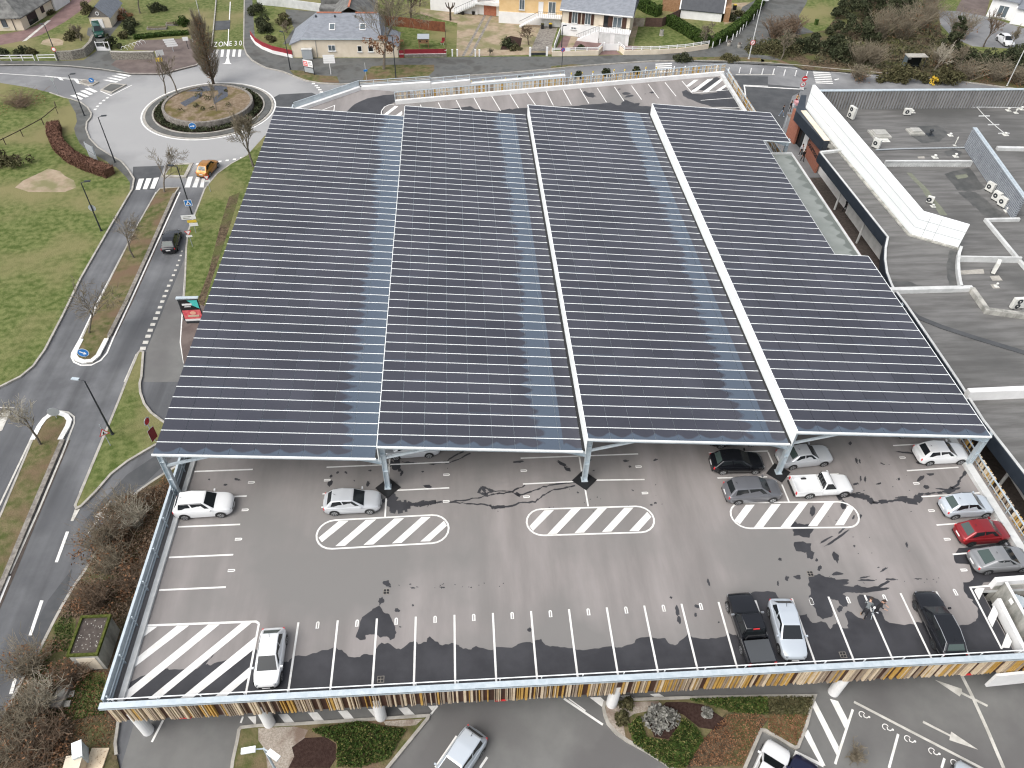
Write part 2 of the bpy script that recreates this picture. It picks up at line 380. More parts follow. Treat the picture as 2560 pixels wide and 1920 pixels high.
layer('bare_soil', L(0, 0, [(350, 380), (370, 350), (430, 330), (510, 335), (550, 355), (540, 390), (440, 400)], LAND), M['sand'], LAND + .004)
b = MB(); b.strip(NWk[:-1], .18, LAND + .02, -.03); tag(b.build('kerb', M['kerb']), kind='structure')

# north land: houses, pavement, lane, thicket and depot yard
NMk = L(0, 0, [(2140, -400), (2112, 0), (2106, 400), (2130, 470), (2180, 525)]) + L(1, 0, [(30, 560), (90, 590), (230, 620), (330, 662), (430, 700), (560, 722), (730, 732), (1000, 715), (1500, 680), (2180, 632)]) + \
      L(2, 0, [(340, 600), (520, 580), (800, 558), (1200, 532), (1400, 528), (1700, 528), (2180, 545)]) + L(3, 0, [(300, 572), (560, 598), (1100, 645), (1700, 710), (2212, 780), (2900, 900)])
land('north_gardens', NMk + [Vector((330, 200, 0)), Vector((330, 400, 0)), Vector((-30, 400, 0))], M['lawn'])
b = MB(); b.strip(NMk[1:-1], .18, LAND + .02, -.03); tag(b.build('kerb', M['kerb']), kind='structure')
layer('pavement', NMk[1:12] + NMk[12:20] + L(3, 0, [(300, 572), (560, 598), (560, 560), (400, 520), (0, 480)], LAND) + L(2, 0, [(2040, 465), (2090, 300), (2150, 200), (2400, 60), (2500, -60), (2230, -60), (2150, 60), (2000, 230), (1850, 330), (1700, 420), (1500, 452), (1250, 468), (1000, 474), (780, 480), (350, 490), (0, 488)], LAND) + L(1, 0, [(1650, 495), (1240, 502), (320, 502), (90, 415), (0, 360)], LAND) + L(0, 0, [(2200, 300), (2180, 0)], LAND), M['pave'], LAND + .004)
layer('lane', L(3, 0, [(-300, 200), (-220, 60), (0, -60), (360, -60), (330, 30), (265, 140), (275, 180), (300, 230), (420, 290), (420, 330), (300, 340), (180, 300), (60, 330), (-100, 400), (-200, 440)], LAND), M['pave'], LAND + .0075)
layer('verge', L(1, 0, [(920, 700), (950, 620), (1000, 575), (1150, 560), (1540, 560), (1540, 610), (1480, 665), (1000, 708)], LAND), M['verge'], LAND + .008)
layer('verge', L(1, 0, [(290, 605), (400, 610), (540, 650), (700, 660), (720, 715), (560, 712), (430, 690), (330, 650)], LAND), M['verge'], LAND + .008)
layer('verge', L(2, 0, [(335, 590), (340, 572), (520, 555), (680, 565), (520, 574)], LAND), M['verge'], LAND + .008)
layer('verge', L(2, 0, [(1410, 520), (1430, 495), (1850, 490), (2140, 500), (2180, 520), (2180, 540), (1700, 524)], LAND), M['verge'], LAND + .008)
layer('verge', L(3, 0, [(-60, 510), (0, 515), (300, 530), (310, 560), (-60, 545)], LAND), M['verge'], LAND + .008)
# sandy garden and drives between the houses
layer('garden_drive', L(1, 0, [(1420, 70), (1900, 120), (2120, 150), (2212, 160), (2400, 180), (2560, 300), (2560, 470), (1730, 490), (1740, 200), (1560, 160), (1420, 120)], LAND), M['sand'], LAND + .004)
layer('concrete_drive', L(2, 0, [(250, 225), (395, 240), (330, 440), (160, 440)], LAND), M['stone'], LAND + .008)
for q in ([(1975, 120), (1995, 120), (1800, 488), (1775, 488)], [(2025, 135), (2045, 135), (1865, 485), (1840, 485)]):
    layer('concrete_track', L(1, 0, q, LAND), M['stone'], LAND + .008)
layer('garden_path', L(2, 0, [(380, 420), (450, 310), (600, 320), (1000, 390), (1090, 400), (1060, 440), (780, 440)], LAND), M['redtar'], LAND + .006)
layer('garden_path', L(2, 0, [(470, 418), (510, 315), (570, 320), (520, 418)], LAND), M['sand'], LAND + .010)
layer('garden_path', L(2, 0, [(1040, 170), (1110, 160), (1050, 390), (1010, 380)], LAND), M['sand'], LAND + .006)
layer('garden_path', L(2, 0, [(735, 474), (775, 440), (900, 440), (945, 472)], LAND), M['redtar'], LAND + .010)
layer('courtyard', L(1, 0, [(255, 80), (600, 105), (520, 120), (320, 370), (230, 385), (330, 240), (260, 140)], LAND), M['pave'], LAND + .008)
layer('terrace', L(2, 0, [(1830, 30), (2060, 20), (2090, 100), (1980, 160), (1870, 200), (1830, 215)], LAND), M['sand'], LAND + .006)
layer('flower_bed', L(1, 0, [(2110, 430), (2150, 330), (2200, 310), (2300, 330), (2280, 430)], LAND), M['soil'], LAND + .008)
layer('depot_yard', L(3, 0, [(1440, 88), (1640, 96), (1880, 140), (2300, 270), (2900, 420), (2900, 620), (2212, 470), (2090, 420), (1770, 400), (1600, 330), (1480, 200), (1400, 120)], LAND), M['road'], LAND + .004)
layer('depot_yard', L(3, 0, [(1620, 92), (1700, -60), (1930, -60), (1880, 140)], LAND), M['browntar'], LAND + .008)
layer('thicket_soil', L(3, 0, [(300, 600), (0, 470), (0, 350), (500, 260), (700, 0), (1450, -60), (1500, 300), (1800, 480), (2212, 500), (2500, 560), (2500, 800), (1400, 670)], LAND), M['litter'], LAND + .012)

# splitter islands of the dual carriageway
def island(name, pts, m, kw=.16, z=LAND, closed=True):
    b = MB(); b.prism(pts, -.03, z); o = tag(b.build(name, m), kind='structure')
    b = MB(); b.strip(pts, kw, z + .02, -.03, closed=closed); tag(b.build('kerb', M['kerb']), kind='structure')
M1 = L(0, 1, [(1340, 30), (1170, 330), (865, 940), (712, 1270), (652, 1380), (640, 1420), (660, 1455), (720, 1480), (800, 1474), (855, 1425), (935, 1270), (1090, 960), (1280, 540), (1500, 40)]) + L(0, 0, [(1550, 1625), (1385, 1635)])
island('median', M1, M['verge'])
M2 = L(0, 2, [(285, 490), (345, 370), (390, 310), (440, 270), (510, 252), (580, 275), (615, 320), (600, 370), (535, 500), (330, 980), (60, 1620), (-160, 2150), (-420, 2100), (-140, 1450), (20, 1120)])
island('median', M2, M['verge'])
M3 = L(0, 1, [(1215, 1378), (1195, 1400), (1100, 1630)]) + L(0, 2, [(1030, 150), (930, 395), (700, 950), (655, 1055), (665, 1080), (705, 1060), (830, 935), (960, 785), (1100, 675), (1250, 585), (1345, 530), (1500, 470), (1500, 390), (1410, 330), (1310, 255), (1250, 178), (1215, 80), (1210, 0)]) + L(0, 1, [(1225, 1600), (1240, 1390)])
island('verge', M3, M['lawn'], .2)
island('traffic_island', L(0, 0, [(1412, 1525), (1480, 1428), (1655, 1420), (1600, 1530)]), M['lawn'], .4)
island('traffic_island', L(0, 0, [(690, 715), (720, 695), (790, 705), (845, 715), (800, 740), (740, 735)]), M['stone'], .25)
island('traffic_island', L(0, 0, [(880, 780), (960, 728), (1085, 738), (965, 805)]), M['pave'], .25)
# grass beside the deck with its dark earth strip
V4 = L(0, 0, [(2140, 1345), (2000, 1420), (1880, 1505), (1800, 1600), (1770, 1640)]) + L(0, 1, [(1740, 60), (1685, 200), (1630, 340), (1612, 480), (1600, 800), (1588, 985)])
rx = -10.6
V4g = V4 + L(0, 1, [(1760, 985)]) + [Vector((rx, 41, 0)), Vector((rx, 76, 0)), Vector((-15, 79, 0))]
land('verge', V4g, M['lawn'])
b = MB(); b.strip(V4, .18, LAND + .02, -.03); tag(b.build('kerb', M['kerb']), kind='structure')
layer('earth_strip', L(0, 1, [(2075, 0), (1980, 40), (1900, 300), (1800, 700), (1700, 960), (1760, 985), (1830, 760), (2000, 250)], LAND), M['litter'], LAND + .004)
V4b = L(0, 1, [(1588, 985), (1565, 1300), (1590, 1490), (1640, 1640)]) + [Vector((rx, 33, 0)), Vector((rx, 41, 0))] + L(0, 1, [(1760, 985)])
land('worn_pavement', V4b, M['browntar'], LAND - .004)
# the south-west verge below the deck
V5 = L(0, 2, [(1560, 700), (1420, 782), (1300, 860), (1200, 932), (1100, 1030), (1000, 1180), (880, 1380), (780, 1550), (725, 1640)]) + L(0, 3, [(640, 100), (550, 250), (470, 400), (350, 640), (200, 900), (50, 1190), (-150, 1500), (-500, 2100), (1050, 2100), (1035, 1659), (1010, 1550), (1000, 1450), (1015, 1350), (1030, 1240)]) + [Vector((-10.0, 1.5, 0)), Vector((-9.6, 18, 0))]
land('verge', V5, M['litter'])
b = MB(); b.strip(V5[:17], .2, LAND + .02, -.03); b.strip(V5[19:25], .18, LAND + .03, -.03); tag(b.build('kerb', M['kerb']), kind='structure')
layer('grass_patch', L(0, 3, [(700, 830), (900, 830), (940, 900), (800, 1200), (620, 1250), (700, 1080), (760, 980)], LAND), M['lawn'], LAND + .004)
layer('grass_patch', L(0, 3, [(460, 420), (560, 300), (660, 380), (620, 640), (480, 660), (330, 760)], LAND), M['verge'], LAND + .004)
# the front car park and its planters
layer('car_park', [(-11, -60), (80, -60), (80, 12), (51, 12), (51, 3.0), (-9.5, 3.0), (-10.2, 1.0)], M['service'], -.016)
P1 = L(0, 3, [(2068, 1335), (2085, 1315)]) + L(1, 3, [(0, 1300), (340, 1285), (900, 1250), (1490, 1212), (1485, 1235), (1140, 1659), (900, 1950), (-250, 1950)]) + L(0, 3, [(1990, 1800), (2015, 1600), (2055, 1420)])
P2 = L(2, 3, [(800, 1100), (790, 1140), (800, 1200), (830, 1280), (900, 1360), (1000, 1430), (1150, 1510), (1280, 1590), (1380, 1659), (1500, 1760), (1960, 1760), (2010, 1659), (2150, 1335), (2190, 1340)]) + L(3, 3, [(230, 1490), (255, 1480), (330, 1290), (370, 1130), (402, 1040)]) + L(2, 3, [(2212, 1044), (1500, 1058), (920, 1078)])
for P in (P1, P2): island('planter', P, M['verge'], .2)
layer('gravel_bed', L(1, 3, [(20, 1315), (330, 1300), (450, 1330), (420, 1390), (520, 1600), (560, 1659), (100, 1659), (80, 1500), (20, 1420)], LAND), M['gravel'], LAND + .004)
layer('gravel_bed', L(1, 3, [(1100, 1255), (1440, 1235), (1380, 1290), (1250, 1300), (1120, 1290)], LAND), M['gravel'], LAND + .004)
layer('gravel_bed', L(2, 3, [(815, 1100), (1000, 1090), (1270, 1080), (1260, 1150), (1060, 1190), (960, 1250), (980, 1390), (920, 1350), (840, 1270), (812, 1190)], LAND), M['gravel'], LAND + .004)
for c_, q in ((1, [(310, 1480), (420, 1400), (600, 1390), (690, 1450), (690, 1580), (640, 1659), (280, 1659), (330, 1560)]), (2, [(1170, 1250), (1250, 1200), (1400, 1240), (1440, 1300), (1350, 1410), (1230, 1390)]), (2, [(1330, 1090), (1500, 1090), (1650, 1110), (1830, 1230), (1860, 1290), (1760, 1330), (1620, 1310), (1480, 1200), (1300, 1120)])):
    layer('mulch_bed', L(c_, 3, q, LAND), M['soil'], LAND + .008)
layer('brown_bed', L(2, 3, [(1500, 1659), (1650, 1420), (1850, 1180), (2100, 1170), (2212, 1250), (2100, 1380), (1990, 1640)], LAND), M['litter'], LAND + .004)

# darker repairs on the carriageways
for q in (L(1, 0, [(120, 860), (200, 815), (330, 808), (480, 800), (560, 830), (560, 860), (420, 925), (180, 920)]), L(3, 0, [(-290, 700), (340, 760), (210, 830), (120, 1120), (-200, 960)]), L(2, 0, [(1870, 650), (2212, 660), (2212, 730), (2000, 730)]), L(0, 2, [(1480, 640), (1340, 620), (1100, 780), (830, 1060), (730, 1180), (760, 1230), (1000, 1000), (1250, 860)]),
          L(0, 3, [(420, 200), (620, -60), (560, 220), (360, 600), (200, 640), (300, 420)]), L(0, 0, [(1150, 1440), (1420, 1430), (1340, 1640), (1140, 1640)]), L(0, 0, [(1860, 180), (1990, 175), (1985, 250), (1855, 262)])):
    layer('asphalt_patch', q, M['patch'], -.013 + .0004 * len(q))
layer('service_road', L(0, 1, [(1260, 1380), (1600, 560), (1585, 1010), (1562, 1300), (1590, 1490), (1640, 1640), (1240, 1640)]), M['service'], -.012)

# ---------------------------------------------------------------- road markings
b = MB(); o = MB()
Z = -.004
_cnt = [0]
def _up(z, mb): _cnt[0] += 1; return z + .0006 * (_cnt[0] % 13) + (.010 if mb is o else 0)
def line(c, r, pts, w, z=Z, mb=None): (mb or b).strip(L(c, r, pts, z), w, _up(z, mb))
def quad(c, r, pts, z=Z, mb=None): (mb or b).sheet(L(c, r, pts, z), _up(z, mb))
# crossings
for q in ([(605, 825), (650, 818), (720, 852), (700, 862)], [(645, 805), (690, 800), (770, 832), (740, 842)], [(690, 785), (735, 778), (805, 812), (775, 822)], [(730, 765), (775, 758), (845, 790), (815, 800)],
          [(885, 690), (925, 688), (1025, 705), (1000, 715)], [(920, 672), (960, 670), (1060, 688), (1035, 698)], [(962, 655), (1000, 652), (1098, 670), (1072, 680)], [(1000, 638), (1040, 636), (1138, 652), (1112, 663)]): quad(0, 0, q)
for q in ([(1170, 1640), (1200, 1545), (1245, 1543), (1210, 1640)], [(1233, 1635), (1265, 1542), (1310, 1540), (1270, 1635)], [(1296, 1630), (1330, 1538), (1375, 1533), (1335, 1630)], [(1595, 1620), (1625, 1528), (1668, 1525), (1640, 1620)], [(1660, 1618), (1695, 1530), (1730, 1530), (1700, 1620)], [(1725, 1618), (1745, 1540), (1770, 1540), (1760, 1620)]): quad(0, 0, q)
for x in (1855, 1905, 1955, 2005, 2055): quad(0, 0, [(x, 490), (x + 8, 428), (x + 32, 428), (x + 24, 490)])
quad(0, 0, [(1915, 553), (1945, 545), (1962, 490), (1978, 490), (1985, 540), (2002, 553)])
for k in range(4): quad(1, 0, [(740, 740 + k * 17), (895, 732 + k * 17), (895, 741 + k * 17), (740, 749 + k * 17)])
for k in range(5): quad(2, 0, [(1240, 550 + k * 17), (1382, 545 + k * 17), (1384, 554 + k * 17), (1239, 559 + k * 17)])
for k in range(9): quad(3, 0, [(380 + 4 * k, 588 + k * 15.5), (528 + 4 * k, 597 + k * 15), (532 + 4 * k, 604 + k * 15), (381 + 4 * k, 596 + k * 15.5)])
# left road lines
line(0, 0, [(-400, 610), (0, 634), (400, 660), (640, 690), (770, 745)], .14); line(0, 0, [(390, 655), (640, 680), (830, 700)], .12)
quad(0, 0, [(490, 665), (525, 668), (550, 695), (520, 692)]); quad(0, 0, [(635, 680), (665, 680), (700, 725), (665, 720)])
line(0, 0, [(865, 785), (960, 826), (1140, 735)], .16)
for x, y in ((805, 945), (825, 918), (850, 893), (880, 868), (910, 845)): quad(0, 0, [(x, y + 6), (x + 12, y - 6), (x + 34, y - 6), (x + 24, y + 6)])
for x, y in ((1690, 1417), (1882, 1395), (1945, 1386), (2008, 1376), (2070, 1364)): quad(0, 0, [(x, y + 7), (x + 8, y - 6), (x + 34, y - 7), (x + 30, y + 6)])
for x, y in ((480, 722), (505, 740), (520, 757), (535, 775), (548, 795)): quad(1, 0, [(x, y + 5), (x + 4, y - 5), (x + 30, y - 5), (x + 32, y + 5)])
line(1, 0, [(565, 815), (572, 850)], .16); line(1, 0, [(570, 815), (690, 818)], .14)
line(0, 0, [(1990, 15), (1982, 170)], .16); line(0, 0, [(1976, 250), (1970, 400)], .13)
line(0, 1, [(1350, 0), (1175, 310), (840, 960), (690, 1270), (622, 1390), (618, 1425), (640, 1470), (700, 1497), (790, 1495), (870, 1455), (925, 1390), (975, 1270), (1120, 960), (1320, 520), (1555, 0)], .16)
line(0, 0, [(1672, 1418), (1610, 1530)], .15); line(0, 0, [(1410, 1530), (1478, 1415)], .13)
line(0, 2, [(-300, 1640), (0, 1040), (270, 470), (360, 325), (420, 255), (500, 232), (590, 245), (640, 285), (640, 340), (540, 600), (330, 1100), (85, 1640)], .16, mb=o)
line(0, 3, [(85, 0), (0, 210), (-200, 680)], .16)
line(0, 1, [(1620, 372), (1600, 700), (1578, 1010), (1560, 1300), (1590, 1480)], .15)
line(0, 1, [(1180, 1400), (1075, 1640)], .14, mb=o); line(0, 2, [(1075, 60), (915, 400), (690, 940)], .14, mb=o)
pts = [(1572, 512), (1562, 550), (1548, 592), (1533, 634), (1515, 677), (1498, 720), (1478, 765), (1457, 810), (1438, 855), (1420, 900), (1402, 947), (1382, 996), (1363, 1044), (1342, 1093), (1320, 1145), (1298, 1195), (1278, 1247), (1257, 1300), (1234, 1352)]
for i, (x, y) in enumerate(pts):
    s = 9 + i * .95; quad(0, 1, [(x - s * 1.05, y + s * .55), (x - s * .75, y - s * .55), (x + s * 1.15, y - s * .55), (x + s * .85, y + s * .55)], mb=o)
quad(0, 2, [(610, 1185), (648, 1082), (690, 1082), (635, 1185)], mb=o)
quad(0, 2, [(473, 1540), (570, 1275), (598, 1275), (500, 1540)]); quad(0, 3, [(246, 513), (348, 210), (376, 212), (274, 513)]); quad(0, 3, [(78, 1018), (118, 883), (147, 886), (108, 1020)])
quad(0, 2, [(735, 1318), (852, 1158), (822, 1143), (962, 995), (898, 1155), (868, 1160), (745, 1320)], mb=o)
line(0, 2, [(-200, 200), (125, 205)], .12, mb=o); quad(0, 2, [(-100, 460), (20, 240), (95, 230), (20, 400)], mb=o)
# right of the deck
line(3, 0, [(-200, 742), (310, 772)], .3); line(2, 0, [(2212, 745), (2005, 735), (2012, 770), (2018, 830), (2000, 860)], .2)
line(3, 0, [(-280, 645), (60, 645)], .2, mb=o); line(3, 0, [(80, 576), (255, 592)], .12); line(3, 0, [(545, 622), (690, 634)], .12); line(3, 0, [(775, 645), (905, 655)], .12)
quad(3, 0, [(570, 688), (610, 678), (615, 685), (580, 694)])
# front car park
line(3, 3, [(742, 1088), (1842, 1659), (2300, 1900)], .17, mb=o)
for q in ([(733, 1152), (580, 1625)], [(1125, 1366), (1045, 1659)], [(1525, 1575), (1500, 1659)]): line(3, 3, q, .15)
for q in ([(400, 1062), (385, 1130), (595, 1555), (612, 1475)], [(535, 1062), (605, 1080), (690, 1245), (665, 1320)], [(345, 1325), (310, 1370), (460, 1640), (497, 1640)]): quad(3, 3, q)
quad(3, 3, [(1440, 897), (1672, 975), (1676, 1003), (1900, 1115), (1893, 1132), (1668, 1020), (1655, 1042)], mb=o)
quad(3, 3, [(1340, 1250), (1575, 1372), (1582, 1345), (1816, 1502), (1566, 1418), (1572, 1388), (1335, 1270)], mb=o)
line(3, 3, [(1665, 845), (1760, 1030), (1900, 1340), (2035, 1659)], .22, mb=o)
line(2, 3, [(450, 1060), (785, 1285)], .15); line(2, 3, [(490, 1060), (635, 1165)], .08)
quad(2, 3, [(670, 1050), (765, 1045), (810, 1090), (775, 1130)])
quad(2, 3, [(930, 1035), (1010, 1030), (1055, 1056), (970, 1060)]); quad(2, 3, [(1190, 1020), (1270, 1015), (1315, 1042), (1235, 1048)])
for x in (190, 447, 707): quad(1, 3, [(x, 1195 - (x - 190) * .055), (x + 82, 1190 - (x - 190) * .055), (x + 148, 1272 - (x - 190) * .06), (x + 65, 1277 - (x - 190) * .06)])
quad(1, 3, [(965, 1150), (1010, 1148), (1060, 1230), (1040, 1235)]); quad(1, 3, [(1228, 1140), (1310, 1134), (1382, 1208), (1295, 1215)]); quad(1, 3, [(1485, 1122), (1560, 1120), (1520, 1165)])
line(1, 3, [(1500, 1207), (1570, 1120)], .12)
line(1, 3, [(1735, 1383), (1550, 1655)], .15); line(1, 3, [(1998, 1565), (1935, 1659)], .15)
line(0, 3, [(1312, 1435), (1410, 1245)], .14); line(0, 3, [(2080, 1270), (2100, 1215)], .12); quad(0, 3, [(2140, 1215), (2212, 1210), (2212, 1290), (2205, 1290)])
line(3, 3, [(195, 1655), (245, 1525), (480, 1640)], .2)
# wheelchair signs
for x, y in ((822, 1203), (1025, 1312), (1216, 1413), (1426, 1520), (1617, 1620)):
    p = A(3, 3, x, y, Z); ax = (A(3, 3, 1840, 1659, Z) - A(3, 3, 742, 1088, Z)).normalized(); ay = Vector((-ax.y, ax.x, 0))
    k_ = .62; ax = ax * k_; ay = ay * k_
    ring = [p + ax * (-.12 + .30 * math.cos(t)) + ay * (.02 + .30 * math.sin(t)) for t in [math.radians(a) for a in range(40, 300, 20)]]
    b.strip(ring, .055, Z + .009)
    b.strip([p + ax * .02 + ay * .12, p + ax * .12 - ay * .12, p + ax * .38 - ay * .1, p + ax * .5 + ay * .06], .06, Z + .0105)
    b.sheet([p + ax * .58 + ay * .14 + ax * .12 * math.cos(t * .785) + ay * .12 * math.sin(t * .785) for t in range(8)], Z + .012)
tag(b.build('road_marking', M['paint']), kind='structure')
tag(o.build('worn_road_marking', M['oldpaint']), kind='structure')
# ZONE 30 on the street
pA, pB = A(0, 0, 1972, 385, Z), A(0, 0, 1972, 330, Z)
_zd = A(0, 0, 1984, 120, Z) - A(0, 0, 1974, 330, Z); _za = math.atan2(_zd.y, _zd.x) - math.pi / 2
for ch, x in zip('ZONE30', (1862, 1908, 1950, 1992, 2036, 2078)):
    me = text_mesh(ch, 1.0); me.materials.clear(); me.materials.append(M['paint'])
    c = A(0, 0, x, 385 - (x - 1862) * .05, Z)
    me.transform(Matrix.Translation(c) @ Matrix.Rotation(_za, 4, 'Z') @ Matrix.Diagonal((.95, 3.0, 1, 1)))
    oo = bpy.data.objects.new('road_letter', me); COL.objects.link(oo); tag(oo, kind='structure')

# white painted kerb noses
for q in (L(0, 1, [(708, 1280), (660, 1375), (645, 1415), (670, 1452), (725, 1472), (795, 1466), (850, 1420), (925, 1275)]), L(0, 2, [(285, 490), (345, 372), (390, 312), (440, 275), (510, 258), (575, 280), (605, 320), (590, 370), (525, 488)])):
    b = MB(); b.strip(q, .42, LAND + .045, LAND - .1); tag(b.build('painted_kerb', M['paint']), kind='structure')
# rough stone edging and dark gutter of the medians
for q in (L(0, 1, [(945, 1250), (1090, 960), (1280, 540), (1510, 20)]), L(0, 2, [(545, 490), (335, 980), (60, 1640), (-100, 2000)])):
    b = MB(); b.strip(q, .38, LAND + .05, -.03); tag(b.build('stone_edging', M['stone']), kind='structure')
    b = MB(); b.strip([p + Vector((.42, 0.05, 0)) for p in q], .34, -.008); tag(b.build('gutter', M['gutter']), kind='structure')
# ---------------------------------------------------------------- the parking deck
random.seed(11)
D = DECK
deck = thing('parking_deck', 'raised asphalt parking deck with timber slat front, marked bays and wet patches', 'parking deck', (20, 0, 0))
OFF = (20, 0, 0)
def dmb(): return MB(OFF)
backL = A(1, 0, 1210, 905, D); backR = A(2, 0, 1812, 655, D)
cornA = Vector((-2.35, 85.6, D)); cornL = Vector((-10.3, 78.8, D))
deckpoly = [(-10.25, -.05), (45.6, -.05), (45.6, 4.9), (49.2, 4.9), (49.2, -.05), (51, -.05), (50.6, 40), (50.6, backR.y + .5), (backL.x, backL.y), (2.4, 84.6), (cornA.x, cornA.y), (cornL.x, cornL.y)]
b = dmb(); b.prism(deckpoly, D - .32, D, 0, 1); b.build('deck_slab', [M['deck'], M['concrete']], deck)
# ramp going down along the back
b = dmb()
rp = [(2.4, 84.6, D), (backL.x, backL.y, D), (27, 85.4, .05), (27, 90.0, .05)]
b.face([rp[3], rp[0], rp[1], rp[2]][::-1], 0); b.build('ramp', M['deck'], deck)
# wet patches
def smooth_noise(pts, amp, seed, sub=3, closed=True):
    rnd = random.Random(seed); out = []
    n = len(pts)
    for i in range(n if closed else n - 1):
        a = Vector(pts[i][:2]); c = Vector(pts[(i + 1) % n][:2]); d = c - a
        for k in range(sub):
            t = k / sub; q = a + d * t
            nrm = Vector((-d.y, d.x)); 
            if nrm.length > 0: nrm.normalize()
            j = amp * rnd.uniform(-1, 1) if (k or d.length > .3) else 0
            out.append(q + nrm * min(j, d.length * .3))
    return out if closed else out + [Vector(pts[-1][:2])]
class Each:
    """builds every piece it is given as a part of its own"""
    def __init__(s, name, m, parent): s.n, s.m, s.p, s.k = name, m, parent, 0
    def strip(s, *a, **k): b = dmb(); b.strip(*a, **k); b.build(s.n, s.m, s.p)
    def sheet(s, pts, z): s.k += 1; b = dmb(); b.sheet(pts, z + .0004 * (s.k % 9)); b.build(s.n, s.m, s.p)
wet = Each('wet_patch', M['wet'], deck); spots = dmb(); ZW = D + .005
wb = L(0, 3, [(1050, 1062), (1120, 920), (1260, 850), (1430, 800), (1460, 805), (1600, 805), (1700, 800), (1790, 730), (1860, 670), (1780, 760), (1820, 770), (1920, 735), (2050, 720), (2190, 640)], D) + \
     L(1, 3, [(0, 640), (60, 700), (240, 740), (275, 740), (330, 690), (430, 690), (520, 660), (670, 620), (740, 640), (800, 690), (880, 705), (930, 680), (1010, 680), (1040, 620), (1085, 580), (1165, 585), (1195, 625), (1250, 635), (1330, 570), (1365, 560), (1400, 585), (1475, 570), (1480, 535), (1500, 525), (1550, 560), (1610, 600), (1690, 580), (1750, 600), (1790, 625), (1860, 635), (1900, 610), (1960, 625), (2030, 640), (2075, 620)], D) + \
     L(2, 3, [(0, 620), (50, 585), (160, 570), (195, 590), (200, 560), (250, 545), (290, 600), (350, 610), (420, 610), (520, 625), (560, 640), (640, 640), (750, 625), (850, 610), (900, 620), (970, 610), (1060, 580), (1075, 540), (1190, 525), (1260, 545), (1330, 535), (1350, 580), (1410, 600), (1460, 550), (1520, 500), (1560, 525), (1650, 545), (1720, 540), (1840, 520), (1870, 495), (1930, 510), (2010, 540), (2040, 160), (2100, 135)], D) + \
     L(3, 3, [(0, 130), (60, 145), (100, 200), (200, 205), (235, 260), (270, 340), (330, 330), (360, 390), (400, 410), (440, 395), (500, 400), (540, 460), (560, 430), (590, 400), (640, 450), (690, 450), (690, 390), (665, 330), (680, 300), (720, 310), (780, 360), (830, 370), (850, 355), (800, 260), (765, 190), (790, 160), (870, 172), (950, 200), (985, 250), (960, 300), (990, 320), (1000, 370), (1050, 405), (1180, 420), (1260, 415), (1290, 400), (1400, 420), (1520, 440), (1640, 430), (1700, 425), (1780, 400), (1812, 360), (1810, 280), (1760, 220), (1770, 205), (1730, 185), (1690, 130), (1690, 60), (1760, 40), (1780, 10), (1740, -100), (1620, -110), (1600, -180), (1650, -240), (1790, -258)], D)
wb = [(max(-9.5, p.x), p.y) for p in wb] + [(49.6, 8.6), (49.6, 5.75), (46.1, 5.5), (45.58, 5.05), (45.5, .12), (-9.55, .12)]
wet.sheet(smooth_noise(wb[:-6], .05, 5, 3, False) + wb[-6:], ZW)
wet.sheet(smooth_noise(L(1, 3, [(1065, 255), (1090, 290), (1110, 318), (1150, 330), (1170, 370), (1195, 420), (1212, 490), (1195, 540), (1160, 555), (1130, 520), (1080, 530), (1040, 510), (1000, 505), (950, 510), (945, 550), (900, 555), (862, 530), (880, 480), (900, 400), (915, 355), (970, 320), (1010, 285)], D), .03, 12), ZW)
Q = lambda pts: [A(*(3, 3, (2000 + x / 11.06 - 1920) * K, (1400 + y / 11.06 - 1440) * K, D)) for x, y in pts]
wet.sheet(smooth_noise(Q([(230, 430), (400, 430), (520, 380), (620, 430), (700, 470), (820, 480), (960, 500), (1000, 540), (1330, 535), (1370, 560), (1300, 600), (1370, 640), (1280, 680), (1180, 690), (1290, 730), (1480, 730), (1590, 680), (1690, 740), (1850, 765), (2150, 720), (2420, 560), (2480, 590), (2380, 680), (2212, 760), (2480, 770), (2400, 830), (2212, 860), (1900, 890), (1700, 920), (1600, 910), (1450, 900), (1250, 900), (1180, 940), (1320, 1030), (1340, 1180), (1310, 1290), (1200, 1300), (1100, 1220), (1050, 1110), (900, 1100), (780, 1060), (850, 1250), (910, 1440), (900, 1560), (750, 1590), (640, 1640), (480, 1540), (420, 1350), (310, 1210), (260, 1080), (240, 1000), (300, 950), (290, 850), (290, 790), (220, 690), (250, 610), (230, 500)]), .03, 8), ZW + .001)
def blob(c, r, x, y, rx, ry, seed, a=0, n=14, z=None, k=.28):
    rnd = random.Random(seed); pts = []
    for i in range(n):
        t = 2 * math.pi * i / n; q = 1 + rnd.uniform(-k, k)
        px, py = rx * math.cos(t) * q, ry * math.sin(t) * q
        pts.append(A(c, r, x + px * math.cos(a) - py * math.sin(a), y + px * math.sin(a) + py * math.cos(a), D))
    (wet if max(rx, ry) >= 22 else spots).sheet(smooth_noise(pts, .02, seed, 2), (z or ZW) + .0003 * (seed % 7))
